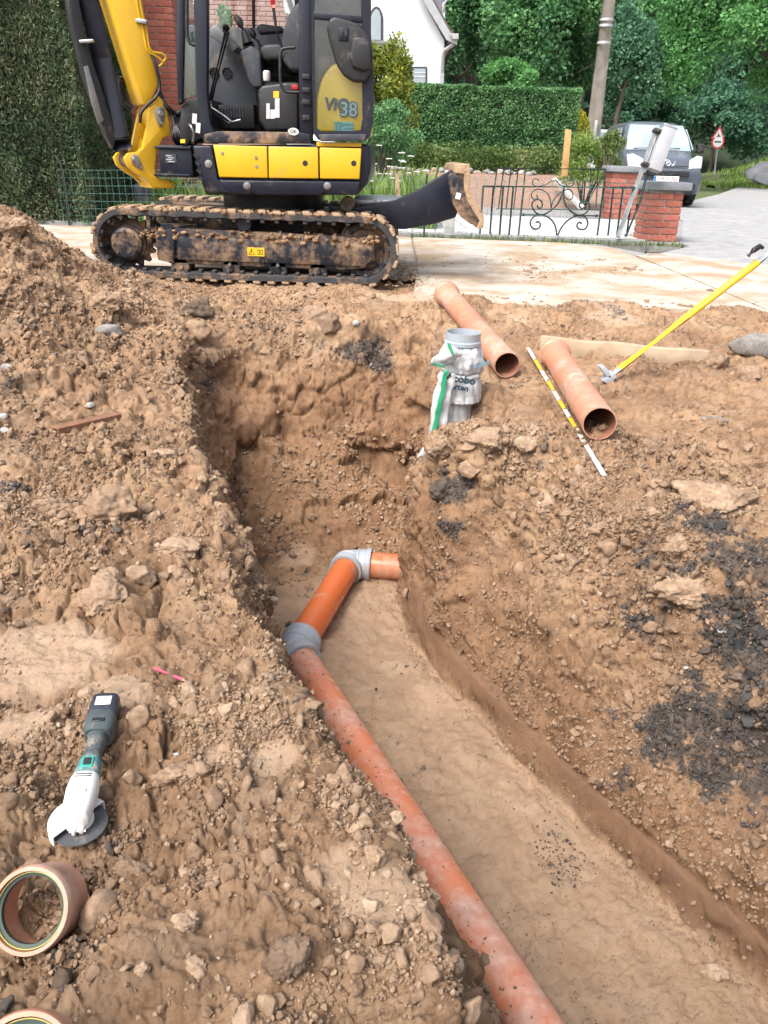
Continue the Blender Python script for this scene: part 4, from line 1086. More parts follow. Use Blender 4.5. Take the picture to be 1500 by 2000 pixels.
def leaves(name, C, size, mat, parent=None, normals=None, tone=None, aspect=.6, seed=0, up=0.0, spread=1.0, smooth=False):
    """many small folded leaf quads: C (n,3) positions"""
    rg = np.random.default_rng(seed); n = len(C)
    d = rg.normal(size=(n, 3)) * spread
    if normals is not None: d = d + normals
    d[:, 2] += up
    d /= np.linalg.norm(d, axis=1, keepdims=True) + 1e-9          # leaf axis
    s = rg.normal(size=(n, 3)); s -= d * np.sum(s * d, 1, keepdims=True); s /= np.linalg.norm(s, axis=1, keepdims=True) + 1e-9
    L = (size * rg.uniform(.6, 1.35, n))[:, None]; W = L * aspect
    nn = np.cross(d, s)
    v = np.stack([C - d * L * .5, C + s * W * .5 + nn * L * .08, C + d * L * .5, C - s * W * .5 + nn * L * .08], 1).reshape(-1, 3)
    f = np.arange(4 * n).reshape(n, 4)
    me = np_mesh(name, v, f)
    if tone is None: tone = rg.uniform(0, 1, n)
    add_attr(me, 'tone', np.repeat(np.clip(tone, 0, 1), 4))
    return link(name, me, mat, parent)
def box_surface(a, b, n, seed, faces='xyzXYZ', bulge=.05, ns=2.0, skin=.06):
    """points on the faces of a box with a lumpy skin; returns points, normals"""
    rg = np.random.default_rng(seed); a = np.array(a, float); b = np.array(b, float); s = b - a
    areas = {'x': s[1] * s[2], 'X': s[1] * s[2], 'y': s[0] * s[2], 'Y': s[0] * s[2], 'z': s[0] * s[1], 'Z': s[0] * s[1]}
    tot = sum(areas[f] for f in faces); P_, N_ = [], []
    for f in faces:
        k = int(n * areas[f] / tot); u = rg.uniform(0, 1, (k, 3)); ax = 'xyz'.index(f.lower()); hi_ = f.isupper()
        u[:, ax] = 1.0 if hi_ else 0.0
        p = a + u * s; nn = np.zeros((k, 3)); nn[:, ax] = 1 if hi_ else -1
        p = p + nn * (bulge * fbm(p * ns, 3, seed) - np.abs(rg.normal(0, skin, k)))[:, None]
        P_.append(p); N_.append(nn)
    return np.concatenate(P_), np.concatenate(N_)
def core_box(name, a, b, inset, mat, parent):
    bm = bmesh.new(); box3(bm, [a[i] + inset for i in range(3)], [b[i] - inset for i in range(3)], inset * .5); return bm_obj(name, bm, mat, parent)

# tall conifer hedge on the left
a, b = (-7.2, 9.25, .03), (-3.42, 11.2, 4.0)
hg = empty('conifer_hedge', (-5.3, 10.2, 0), 'tall dark conifer hedge with brownish patches behind the left soil heap', 'hedge')
core_box('inner_twigs', a, b, .10, M_DARKC, hg)
pp, nn = box_surface(a, b, 130000, 21, 'yX', .09, 1.6, .045)
keep = (pp[:, 0] > -6.6) | (np.arange(len(pp)) % 3 == 0); pp, nn = pp[keep], nn[keep]
tn = .40 + .28 * fbm(pp * 1.3, 3, 3) + .3 * fbm(pp * 5, 3, 5) + np.random.default_rng(1).normal(0, .16, len(pp))
tn = tn + .3 * sstep(.45, .8, fbm(pp * 2.0 + 9, 3, 8))
leaves('foliage', pp, .048, M_CON, hg, nn * .6, tn, .34, 22, .7, .55)
for k in range(5):
    rod('stem', [(-6.2 + k * .62, 9.45, -.1), (-6.15 + k * .62, 9.5, .5)], .05, M_BARK, hg)

# clipped green hedge across the garden
a, b = (-1.6, 21.0, .62), (4.42, 22.2, 2.40)
hg = empty('clipped_hedge', (2.2, 21.6, .6), 'long flat-topped clipped green hedge in front of the white house', 'hedge')
core_box('inner_twigs', a, b, .09, M_DARKC, hg)
pp, nn = box_surface(a, b, 52000, 31, 'yXZ', .05, 2.5, .035)
tn = .42 + .3 * fbm(pp * 3, 3, 3) + np.random.default_rng(2).normal(0, .2, len(pp))
leaves('foliage', pp, .062, M_HDG, hg, nn, tn, .62, 32, .3, .9)

def blob_points(c, r, n, seed, lumps=14, fill=.35):
    """points in clumps over an ellipsoid: returns points, outward dirs, clump tone"""
    rg = np.random.default_rng(seed); c = np.array(c, float); r = np.array(r, float)
    d = rg.normal(size=(lumps, 3)); d /= np.linalg.norm(d, axis=1, keepdims=True); d[:, 2] = np.where(d[:, 2] < -.55, -d[:, 2], d[:, 2])
    rad_ = rg.uniform(.35, .95, lumps)[:, None] ** .6
    cc = c + d * r * rad_ * .85; cr = rg.uniform(.16, .36, lumps)[:, None] * r
    tone = rg.uniform(-.18, .18, lumps)
    k = rg.integers(0, lumps, n); q = rg.normal(size=(n, 3)); q /= np.linalg.norm(q, axis=1, keepdims=True)
    rr = rg.uniform(fill, 1, n)[:, None] ** .5
    q[:, 2] = np.where((q[:, 2] < -.2) & (rg.uniform(size=n) < .6), -q[:, 2], q[:, 2])
    p = cc[k] + q * cr[k] * rr
    p += rg.normal(0, .03, (n, 3)) * r
    return p, q, tone[k]
def limbs(bm, base, top, r0, n, seed, reach):
    rg = random.Random(seed); base = Vector(base); top = Vector(top)
    ax = [base.lerp(top, t) + Vector((rg.uniform(-.04, .04), rg.uniform(-.04, .04), 0)) * (top - base).length * t for t in (0, .25, .5, .75, 1)]
    add_tube(bm, ax, [r0 * 1.25, r0, r0 * .8, r0 * .55, r0 * .25], 10)
    for k in range(n):
        t = rg.uniform(.3, .95); p = base.lerp(top, t); a_ = rg.uniform(0, 6.28); L = reach * rg.uniform(.5, 1) * (1.1 - t * .5)
        q = p + Vector((math.cos(a_) * L, math.sin(a_) * L, L * rg.uniform(.3, .9)))
        add_tube(bm, [p, p.lerp(q, .5) + Vector((0, 0, -.06 * L)), q], [r0 * .4, r0 * .25, r0 * .08], 6)
def tree(name, label, base, height, crown_c, crown_r, nleaf, size, mat, seed, lumps=26, group='trees on the wooded slope', tone0=.45, aspect=.6, r0=None):
    t = empty(name, base, label, 'tree', group)
    bm = bmesh.new(); limbs(bm, base, (crown_c[0], crown_c[1], crown_c[2] + crown_r[2] * .5), r0 or height * .018, 14, seed, max(crown_r[0], crown_r[1]) * .8)
    bm_obj('trunk', bm, M_BARK, t)
    p, q, tn = blob_points(crown_c, crown_r, nleaf, seed, lumps)
    z = (p[:, 2] - crown_c[2]) / crown_r[2]
    leaves('crown', p, size, mat, t, q * .5 + np.array([0, 0, .1]), tone0 + tn + np.random.default_rng(seed).normal(0, .18, nleaf), aspect, seed, 0, .9)
    return t
def T(px, py, Y): return at(px, py, Y)
def put_tree(name, label, px, py, Y, rpx, rpy, nleaf, size, mat, seed, lumps=26, tone0=.45, group='trees on the wooded slope', ground=0.0, base_px=None):
    c = T(px, py, Y); k = Y / 1500 * 1.0
    rx, rz = rpx * k, rpy * k
    return tree(name, label, (at(base_px, 300, Y).x if base_px else c.x, Y, ground), c.z + rz, (c.x, Y, c.z), (rx, rx * .8, rz), nleaf, size, mat, seed, lumps, group, tone0)
put_tree('broadleaf_tree', 'dense green tree close beside the white house gable', 895, 60, 34, 62, 150, 16500, 0.164, M_TREE, 101, 30, .45)
put_tree('broadleaf_tree', 'large leafy tree crown left of the utility pole, above the clipped hedge', 1085, 90, 33, 135, 150, 30000, 0.164, M_TREE, 102, 44, .55)
put_tree('broadleaf_tree', 'small bright green tree behind the middle of the clipped hedge', 1000, 190, 31, 70, 60, 10500, 0.123, M_TREEB, 103, 22, .4)
put_tree('broadleaf_tree', 'dark bluish tree just right of the utility pole', 1215, 165, 32, 70, 120, 13500, 0.148, M_TREED, 104, 26, .6)
put_tree('broadleaf_tree', 'big maple with bright spreading sprays in the top right corner', 1420, 95, 33, 165, 150, 45000, 0.148, M_TREEB, 105, 60, .35, base_px=1640)
put_tree('broadleaf_tree', 'tall shaded tree above the parked van', 1290, 80, 40, 120, 190, 19500, 0.213, M_TREED, 106, 34, .65)
put_tree('shade_tree', 'very dark undergrowth tree directly behind the road signs', 1400, 250, 52, 110, 75, 13500, 0.246, M_TREED, 107, 26, .25)
put_tree('shade_tree', 'dark low tree between the van roof and the utility pole', 1255, 235, 38, 70, 60, 10500, 0.180, M_TREED, 108, 22, .4)
k = 0
for px, Y, lab in ((800, 56, 'dark forest tree rising behind the white house roof'), (925, 60, 'dark forest tree seen between house and leafy crowns'), (1040, 62, 'dark forest tree above the large leafy crown'), (1150, 58, 'dark forest tree behind the top of the utility pole'), (1270, 60, 'dark forest tree high above the van'), (1390, 62, 'dark forest tree above the road signs'), (1510, 58, 'dark forest tree at the right edge of the view'), (1620, 60, 'dark forest tree beyond the right edge'), (690, 60, 'dark forest tree hidden behind the cab and house')):
    put_tree('forest_tree', lab, px, 20, Y, 95, 260, 7500, .42, M_TREED, 120 + k, 34, .42, 'dark forest trees in the background'); k += 1
# woodland on the slope behind
rg = np.random.default_rng(77); n = 26000
wx = rg.uniform(-30, 90, n); wy = rg.uniform(58, 120, n)
wz = -1 + np.clip((wy - 50 - .12 * np.abs(wx - 25)) * .42, 0, 60); base_p = np.stack([wx, wy, wz], 1)
wz2 = wz + 4 + 5 * np.abs(fbm(base_p * .16, 3, 6)) + rg.uniform(-4, 2.5, n)
wd = leaves('woodland', np.stack([wx, wy, wz2], 1), 1.1, M_TREED, None, None, .4 + .3 * fbm(base_p * .2, 3, 9) + rg.normal(0, .15, n), .7, 5)
tag(wd, 'distant dark woodland covering the slope', 'woodland', kind='stuff')

def bush(name, label, c, r, n, size, mat, seed, tone0=.45, lumps=18, cat='shrub', aspect=.55, up=.2):
    t = empty(name, (c[0], c[1], c[2] - r[2]), label, cat)
    bm = bmesh.new()
    rr = random.Random(seed)
    for k in range(7):
        q = Vector((c[0] + rr.uniform(-.6, .6) * r[0], c[1] + rr.uniform(-.6, .6) * r[1], c[2] + rr.uniform(-.1, .6) * r[2]))
        add_tube(bm, [(c[0], c[1], c[2] - r[2] - .1), Vector((c[0], c[1], c[2] - r[2])).lerp(q, .5), q], [.02, .014, .006], 6)
    bm_obj('stems', bm, M_BARK, t)
    p, q, tn = blob_points(c, r, n, seed, lumps, .2)
    leaves('crown', p, size, mat, t, q * .4, tone0 + tn + .35 * (p[:, 2] - c[2]) / r[2] * 0 + np.random.default_rng(seed).normal(0, .22, n), aspect, seed, up, .9)
    return t
c = at(748, 195, 14.5); bush('golden_shrub', 'loose yellow-green shrub beside the excavator cab, in front of white wall', (c.x, 14.6, c.z), (.62, .6, 1.05), 9500, .060, M_YGB, 201, .55, 30)
c = at(735, 250, 14.0); bush('green_shrub', 'dark green shrub below the yellow-green one behind the excavator', (c.x + .1, 14.0, c.z - .2), (.75, .5, .65), 7000, .05, M_HDG, 202, .45, 24)
c = at(1123, 262, 23.5); 
pb, nb, _ = blob_points((c.x, 23.5, c.z), (.38, .38, .55), 10, 3)
def ball_points(c, r, n, seed):
    rg = np.random.default_rng(seed); q = rg.normal(size=(n, 3)); q /= np.linalg.norm(q, axis=1, keepdims=True); return np.array(c) + q * np.array(r) * rg.uniform(.86, 1.0, n)[:, None], q
gb = empty('golden_dome_shrub', (c.x, 23.5, .5), 'rounded bright yellow clipped shrub behind the hedge end', 'shrub')
bm = bmesh.new(); bmesh.ops.create_icosphere(bm, subdivisions=3, radius=1); bmesh.ops.transform(bm, matrix=Matrix.Translation((c.x, 23.5, c.z - .1)) @ Matrix.Diagonal((.34, .34, .62, 1)), verts=bm.verts); bm_obj('inner_twigs', bm, M_YELB, gb)
pb, nb = ball_points((c.x, 23.5, c.z - .1), (.42, .42, .72), 4500, 5); leaves('foliage', pb, .05, M_YELB, gb, nb, None, .6, 7, .2, .8)
c = at(1150, 320, 15.5); bush('wispy_shrub', 'wispy light green shrub between wooden post and rear brick pillar', (c.x, 15.5, c.z - .1), (.62, .4, .62), 6500, .05, M_GRS, 203, .6, 26, up=.5)
c = at(1195, 300, 14.6); bush('wispy_shrub', 'small green sprig shrub in front of the van mirror', (c.x, 14.7, c.z - .1), (.28, .25, .5), 1500, .05, M_WILD, 204, .55, 10, up=.5)
# wild growth under the clipped hedge
rg = np.random.default_rng(5); n = 16000
x = rg.uniform(-.9, 4.5, n); y = rg.uniform(19.9, 20.95, n); hmax = .50 + .12 * vnoise(np.stack([x * 3.2, y * 2, y * 0], 1), 4)
z = .52 + (y - 19.9) * .1 + rg.uniform(0, 1, n) ** 1.3 * hmax
wl_ = leaves('wild_undergrowth', np.stack([x, y, z], 1), .075, M_WILD, None, None, .35 + .4 * fbm(np.stack([x * 2, y * 2, z * 2], 1), 3, 7) + rg.normal(0, .2, n), .5, 6, .4); tag(wl_, kind='stuff')
# stone edging below it
M_PLINTH2 = paint('pale_edging_stone', (.36, .33, .29), .9, 0, .3, .3, MUD, 8, 6, .3)
se = empty('stone_edging', (1.6, 19.8, .5), 'row of pale rough edging stones under the undergrowth', 'edging')
for k in range(24):
    b_ = bmesh.new(); bmesh.ops.create_icosphere(b_, subdivisions=2, radius=1)
    for v in b_.verts: v.co *= 1 + random.uniform(-.22, .22)
    bmesh.ops.transform(b_, matrix=Matrix.Translation((-.6 + k * .17 + random.uniform(-.05, .05), 19.85 + random.uniform(-.08, .08), .53 + random.uniform(-.03, .02))) @ Matrix.Rotation(random.uniform(0, 3), 4, 'Z') @ Matrix.Diagonal((random.uniform(.06, .13), .08, random.uniform(.04, .07), 1)), verts=b_.verts)
    bm_obj('stone', b_, M_KERB if k % 3 else M_PLINTH2, se)
# tall grass and umbels behind the excavator
def grass(name, x0, x1, y0, y1, n, h, seed, zf=0.0, mat=None, wid=.010):
    rg = np.random.default_rng(seed); x = rg.uniform(x0, x1, n); y = rg.uniform(y0, y1, n); hh = h * rg.uniform(.35, 1.1, n) * (.7 + .3 * vnoise(np.stack([x * 2, y * 2, x * 0], 1), 3))
    a = rg.uniform(0, 6.28, n); bend = hh * rg.uniform(.05, .45, n); dx, dy = np.cos(a), np.sin(a)
    z0 = zf(x, y) if callable(zf) else np.full(n, zf)
    w = wid * rg.uniform(.6, 1.3, n)
    px_, py_ = -dy * w, dx * w
    v = np.stack([np.stack([x - px_, y - py_, z0], 1), np.stack([x + px_, y + py_, z0], 1), np.stack([x + px_ * .7 + dx * bend * .35, y + py_ * .7 + dy * bend * .35, z0 + hh * .6], 1), np.stack([x + dx * bend, y + dy * bend, z0 + hh], 1)], 1).reshape(-1, 3)
    me = np_mesh(name, v, np.arange(4 * n).reshape(n, 4)); add_attr(me, 'tone', np.repeat(rg.uniform(0, 1, n), 4))
    return tag(link(name, me, mat or M_GRS), kind='stuff')
grass('tall_grass', -3.0, .55, 10.1, 12.8, 9000, .75, 41)
grass('low_grass', -3.4, -1.6, 9.5, 10.6, 1500, .3, 42)
grass('kerb_weeds', .2, 3.3, 9.20, 9.33, 700, .09, 43, -.01, M_WILD, .006)
um = empty('white_umbel_flowers', (0, 11, 0), 'white umbel wildflowers among tall grass beside the excavator blade', 'flowers')
rr = random.Random(9)
M_PETAL = paint('white_petals', (.8, .8, .76), .7, 0, .05, 0, bmp=0)
for k in range(26):
    x, y = rr.uniform(-.5, .5), rr.uniform(10.2, 12.0); h = rr.uniform(.5, .95)
    st = rod('flower', [(x, y, 0), (x + .02, y, h * .6), (x + rr.uniform(-.06, .06), y, h)], .003, M_GRS, um, 5)
    bm = bmesh.new()
    for j in range(7):
        a_ = j * .9; add_lathe(bm, [(0, .008), (.014, .004), (.012, -.004), (0, -.006)], Vector(st.data.vertices[-1].co) * 0 + Vector((x + .035 * math.cos(a_) * (j > 0), y + .035 * math.sin(a_) * (j > 0), h + .005)), (0, 0, 1), 6)
    me_o = bm_obj('umbel', bm, M_PETAL, st); me_o['kind'] = 'stuff'
st = empty('wooden_stake', at(776, 388, 10.05), 'thin weathered wooden stake in the tall grass by the mesh fence', 'stake')
bm = bmesh.new(); add_prism(bm, [at(772, 392, 10.0), at(782, 392, 10.0), at(779, 340, 10.0), at(772, 340, 10.0)], (0, .05, 0), .004, 1)
M_WOOD = paint('weathered_wood', (.38, .27, .16), .85, 0, .3, 0, scale=9, bmp=.3); M_WOODY = paint('new_wood', (.50, .29, .12), .8, 0, .25, 0, scale=9, bmp=.25)
bm_obj('shaft', bm, M_WOOD, st)
st = empty('wooden_post', at(1104, 335, 15.2), 'orange-brown square wooden post at the hedge end', 'post')
bm = bmesh.new(); add_prism(bm, [at(1097, 345, 15.2), at(1109, 345, 15.2), at(1117, 254, 15.2), at(1106, 252, 15.2)], (0, .11, 0), .01, 2); bm_obj('shaft', bm, M_WOODY, st)
st = empty('white_edging_board', (2.6, 12, 0), 'white board lying diagonally on the path behind the gate', 'board')
bm = bmesh.new(); p0 = at(1078, 353, 17.5); p1 = at(1130, 409, 12.9); p0.z = max(p0.z, .2); dd_ = Vector((.09, .02, 0))
add_prism(bm, [p0, p0 + dd_, p1 + dd_, p1], (0, 0, .06), .008, 1); bm_obj('board', bm, M_WHT, st)

# ================================================================== HOUSES
M_RENDER = paint('white_render', (.62, .68, .72), .9, 0, .03, 0, scale=2, bmp=.05)
M_FRAME = paint('dark_window_frame', (.05, .05, .055), .5, 0, .1, 0, bmp=0)
M_TILE = paint('brown_roof', (.10, .075, .065), .8, 0, .25, 0, scale=8, bmp=.4)
M_ZINC = paint('zinc', (.42, .44, .46), .45, .5, .1, 0, bmp=.02)
M_WPANE = paint('window_pane', (.30, .36, .40), .08, 0, .15, 0, scale=1.2, bmp=0)
M_SLATE = paint('grey_slate', (.20, .21, .23), .7, 0, .2, 0, scale=6, bmp=.2)
wh = empty('white_house', at(790, 300, 27), 'white rendered gabled house with arched window behind the hedge', 'house')
px_prism('wall', [(560, 330), (560, 0), (640, -130), (720, -190), (775, -100), (812, -25), (868, 78), (866, 330)], 27, 7, M_RENDER, wh, .01, 1)
px_prism('roof_edge', [(720, -215), (725, -200), (812, -38), (872, 62), (893, 84), (896, 74), (880, 56), (826, -40), (735, -215)], 26.65, 7.6, M_TILE, wh, .01, 1)
px_prism('fascia', [(812, -22), (872, 78), (893, 88), (893, 68), (880, 64), (826, -34)], 26.60, .08, M_ZINC, wh, .01, 1)
px_prism('gutter', [(879, 66), (896, 65), (896, 76), (884, 77)], 26.5, 7.7, M_ZINC, wh, .01, 1)
rod('drainpipe', [at(862, 175, 26.92), at(865, 110, 26.92), at(868, 98, 26.85), at(884, 88, 26.75), at(889, 77, 26.7)], .055, M_ZINC, wh)
w = px_prism('window', [(721, 82), (721, 32), (724, 22), (729, 15), (735, 12), (741, 15), (745, 22), (748, 32), (748, 82)], 26.96, .12, M_FRAME, wh, .01, 1)
px_prism('pane', [(724, 78), (724, 34), (728, 24), (735, 17), (741, 22), (744, 34), (744, 78)], 26.93, .05, M_WPANE, w, .004, 1)
px_prism('sill', [(718, 79), (752, 79), (752, 85), (718, 85)], 26.85, .2, M_SLATE, w, .004, 1)
w = px_prism('window', [(796, 130), (834, 130), (834, 164), (796, 164)], 26.96, .12, M_FRAME, wh, .01, 1)
px_prism('pane', [(799, 134), (831, 134), (831, 162), (799, 162)], 26.93, .05, M_WPANE, w, .004, 1)
for y in (141, 149): px_prism('blind_slat', [(799, y), (831, y), (831, y + 1.2), (799, y + 1.2)], 26.92, .02, M_RENDER, w, .001, 1)
rh = empty('slate_roofed_wing', at(850, 0, 30), 'grey slate dormer behind the right slope of the white house', 'house wing')
px_prism('dormer', [(838, -60), (868, -60), (866, 26), (858, 34), (838, 10)], 29.0, 1.5, M_SLATE, rh, .01, 1)
rod('drainpipe', [at(866, 40, 28.9), at(867, 8, 28.9), at(874, -2, 28.9), at(874, -40, 28.9)], .05, M_ZINC, rh)

def brick_mat(name, cols):
    m, n, l, b = nodes_of(name)
    oi = n.new('ShaderNodeObjectInfo'); r = ramp(n, [(0, cols[0]), (.5, cols[1]), (1, cols[2])]); l.new(oi.outputs['Random'], r.inputs[0])
    t = noise_tex(n, l, 25, 5); r2 = ramp(n, [(.3, (.75, .75, .75)), (.7, (1.15, 1.15, 1.15))]); l.new(t.outputs['Fac'], r2.inputs[0])
    x = n.new('ShaderNodeMix'); x.data_type = 'RGBA'; x.blend_type = 'MULTIPLY'; x.inputs[0].default_value = 1; l.new(r.outputs[0], x.inputs[6]); l.new(r2.outputs[0], x.inputs[7])
    l.new(x.outputs[2], b.inputs['Base Color']); b.inputs['Roughness'].default_value = .85; bump(n, l, b, t.outputs['Fac'], .3, .01)
    return m
M_BRICK = brick_mat('red_brick', ((.30, .085, .06), (.36, .11, .075), (.42, .14, .10)))
M_BRICKP = brick_mat('pinkish_brick', ((.33, .17, .14), (.40, .22, .19), (.44, .26, .22)))
M_MORT = paint('pale_mortar', (.48, .44, .40), .95, 0, .15, 0, scale=20, bmp=.3)
M_MORTD = paint('grey_mortar', (.26, .23, .21), .95, 0, .35, 0, scale=14, bmp=.3)
BR = {}
def brick_mesh(l_, w_, h_, mat):
    k = (l_, w_, h_, mat.name)
    if k not in BR:
        bm = bmesh.new(); add_box(bm, (0, 0, 0), (l_, w_, h_), None, .004, 1); m_ = bpy.data.meshes.new('brick'); bm.to_mesh(m_); bm.free(); m_.materials.append(mat); BR[k] = m_
    return BR[k]
def put(name, me, parent, loc, rz=0.0, loc_abs=True):
    o = bpy.data.objects.new(name, me); COL.objects.link(o); o.parent = parent
    o.matrix_basis = world_mat(parent).inverted() @ Matrix.Translation(loc) @ Matrix.Rotation(rz, 4, 'Z')
    return o
bh = empty('brick_house', (-3.5, 11.5, 0), 'red brick house wall between the conifer hedge and excavator', 'house')
bm = bmesh.new(); box3(bm, (-5.2, 11.02, .42), (-2.79, 12.2, 4.6)); bm_obj('wall', bm, M_MORT, bh)
for j in range(54):
    z = .46 + j * .070; off = 0 if j % 2 else .11
    x = -3.03 - off * .0
    xx = -2.775 - (.105 if j % 2 else .0)
    if j % 2: put('brick', brick_mesh(.10, .1, .060, M_BRICK), bh, (-2.825, 11.055, z))
    for q in range(5): put('brick', brick_mesh(.21, .1, .060, M_BRICK), bh, (-2.83, 11.24 + q * .22 - (.05 if j % 2 else 0), z), math.pi / 2)
    while xx > -3.85:
        put('brick', brick_mesh(.21, .1, .060, M_BRICK), bh, (xx - .105, 11.055 + random.uniform(-.002, .002), z)); xx -= .22
M_PLINTH = paint('grey_stone_plinth', (.24, .245, .25), .9, 0, .25, 0, scale=6, bmp=.4)
bm = bmesh.new(); box3(bm, (-5.2, 10.9, -.1), (-1.2, 12, .40), .01); bm_obj('plinth', bm, M_MORTD, bh)
for j in range(3):
    x = -4.2
    while x < -1.25:
        w_ = random.uniform(.3, .5); w_ = min(w_, -1.22 - x)
        bm = bmesh.new(); add_box(bm, (x + w_ / 2, 10.9, .06 + j * .13), (max(w_ - .015, .03), .06, .118), None, .012, 2); bm_obj('block', bm, M_PLINTH, bh); x += w_
# second wing seen through the cab
b2 = empty('brick_house_wing', (-1.5, 15, 0), 'pinkish brick gable wing with white eaves seen through the excavator cab', 'house wing')
px_prism('wall', [(350, 260), (350, -120), (560, -160), (560, 260)], 15.4, 1.2, M_MORT, b2, .005, 1)
zt = at(450, -30, 15.4).z; zb = at(450, 100, 15.4).z; xl = at(395, 20, 15.4).x; xr = at(555, 20, 15.4).x
j = 0; z = zb
while z < zt:
    x = xl - (.11 if j % 2 else 0)
    while x < xr:
        put('brick', brick_mesh(.21, .06, .060, M_BRICKP), b2, (x + .105, 15.39, z)); x += .22
    z += .07; j += 1
px_prism('eaves_board', [(548, -40), (556, -40), (584, 30), (575, 33), (556, 25)], 15.0, .4, M_RENDER, b2, .01, 1)
px_prism('roof_edge', [(538, -60), (548, -60), (576, 22), (570, 30)], 14.9, .6, M_TILE, b2, .01, 1)
c = at(438, 40, 14.9); bush('potted_shrub', 'small green climbing plant on the pinkish wall seen through the cab', (c.x, 14.95, c.z - .1), (.16, .15, .5), 1200, .06, M_HDG, 207, .6, 8)

# ================================================================== FENCE, GATES, PILLARS
M_IRON = paint('dark_wrought_iron', (.022, .030, .032), .55, .3, .2, 0, bmp=.05)
M_WIRE = paint('green_coated_wire', (.09, .23, .21), .5, 0, .2, 0, bmp=0)
M_CPOST = paint('pale_concrete_post', (.50, .49, .47), .9, 0, .15, 0, scale=9, bmp=.2)
def gate(name, label, Y, lines, r, rail, mat=None, zb=.04):
    g = empty(name, at(rail[0][0], 462, Y), label, 'gate', 'wrought iron gates')
    rod('rail', [at(*p, Y) for p in rail], r * 1.15, M_IRON, g, 6)
    for kind, pts in lines:
        if kind == 'bar': rod('bar', [at(*p, Y + .004) for p in pts], r, M_IRON, g, 6)
        else: rod(kind, [at(*p, Y - .006) for p in pts], r * .85, M_IRON, g, 6, 6)
    return g
G = lambda x, y: (920 + x / 4.412, 310 + y / 4.412)
L1 = []
for (x0, x1) in ((105, 75), (193, 162), (278, 246), (365, 326), (455, 408), (1143, 1088), (1228, 1180), (1312, 1255), (1398, 1340)): L1.append(('bar', [G(x0, 240), G(x1, 662)]))
L1.append(('scroll', [G(800, 250), G(785, 310), G(745, 390), G(690, 445), (G(620, 482)), G(565, 470), G(530, 425), G(528, 380), G(560, 352), G(600, 360), G(615, 395), G(600, 425), G(575, 418), G(572, 400)]))
L1.append(('scroll', [G(800, 250), G(800, 330), G(815, 400), G(870, 460), G(930, 488), G(985, 470), G(1018, 430), G(1018, 390), G(985, 365), G(945, 375), G(935, 405), G(950, 430), G(975, 420)]))
L1.append(('scroll', [G(740, 662), G(725, 580), G(685, 520), G(625, 488), G(560, 490), G(520, 525), G(512, 570), G(540, 605), G(580, 600), G(598, 570), G(580, 542), G(556, 552)]))
L1.append(('scroll', [G(748, 662), G(775, 600), G(830, 535), G(900, 495), G(960, 490), G(1000, 525), G(1003, 575), G(975, 608), G(930, 605), G(912, 575), G(930, 548), G(955, 560)]))
L1.append(('finial', [G(440, 482), G(560, 484), G(630, 486)])); L1.append(('finial', [G(880, 490), G(1000, 491), G(1095, 492)]))
gt = gate('iron_gate', 'dark wrought iron gate with scrolls, nearer of two, beside the front brick pillar', 9.40, L1, .0105, [G(100, 238), G(1410, 248)])
for x, y in (G(452, 482), G(1080, 491)):
    bm = bmesh.new(); c = at(x, y, 9.39); add_lathe(bm, [(0, -.03), (.022, 0), (0, .03)], c, (1, 0, 0), 6); bm_obj('spearhead', bm, M_IRON, gt)
L2 = [('bar', [G(x0, 85), G(x0 - 22 - max(0, (700 - x0)) * .06, 430)]) for x0 in (225, 283, 345, 407, 470, 970, 1035, 1097, 1160)]
L2.append(('scroll', [G(690, 430), G(680, 340), G(640, 285), G(580, 262), G(535, 280), G(520, 320), G(545, 350), G(575, 335), G(565, 310)])); L2.append(('scroll', [G(690, 430), G(710, 360), G(760, 300), G(830, 265), G(870, 285), G(875, 335), G(840, 355), G(815, 330)]))
L2.append(('scroll', [G(740, 190), G(690, 195), G(640, 225), G(570, 238), G(535, 225), G(530, 190), G(560, 170), G(585, 190)])); L2.append(('scroll', [G(740, 190), G(770, 225), G(830, 238), G(880, 225), G(885, 190), G(855, 175), G(832, 200)]))
L2.append(('rail', [G(215, 432), G(700, 436), G(1150, 440)]))
gate('iron_gate', 'thin dark iron gate with scrolls, farther of two, beside the rear brick pillar', 13.1, L2, .010, [G(218, 82), G(1165, 90)])
def pillar(label, x0, y0, w, ztop, seed):
    p = empty('brick_pillar', (x0 + w / 2, y0 + w / 2, 0), label, 'gate pillar', 'brick gate pillars')
    bm = bmesh.new(); box3(bm, (x0 + .012, y0 + .012, -.05), (x0 + w - .012, y0 + w - .012, ztop)); bm_obj('mortar_core', bm, M_MORTD, p)
    n = int(round((ztop - .01) / .0755)); rr = random.Random(seed)
    for j in range(n):
        z = .01 + .035 + j * .0755
        for side in range(4):
            rz = side * math.pi / 2; cx, cy = x0 + w / 2, y0 + w / 2
            offs = ((-w / 4, w / 2 - .01), (w / 4, w / 2 - .01)) if (j + side) % 2 else ((-w / 2 + .1125 / 1.0 * .5 + .0, .1125), (0 + .0, w / 2 - .01 + .0), (w / 2 - .056, .1125))
            for ox, L_ in offs:
                L_ = round(L_ - .012, 3)
                if L_ > .16 and not ((j + side) % 2): L_ = round(w - .225 - .012, 3)
                loc = Vector((ox, -w / 2 + .05, 0)); loc.rotate(Matrix.Rotation(rz, 3, 'Z'))
                put('brick', brick_mesh(L_, .1 + .0005 * side, .064, M_BRICK), p, (cx + loc.x, cy + loc.y, z + rr.uniform(-.001, .001)), rz)
    bm = bmesh.new(); add_box(bm, (x0 + w / 2, y0 + w / 2, ztop + .045), (w + .12, w + .12, .085), None, .012, 2); bm_obj('cap_stone', bm, M_SLATE, p)
    return p
pillar('red brick gate pillar with grey cap, nearer one beside the leaning post', 2.94, 9.62, .40, .565, 1)
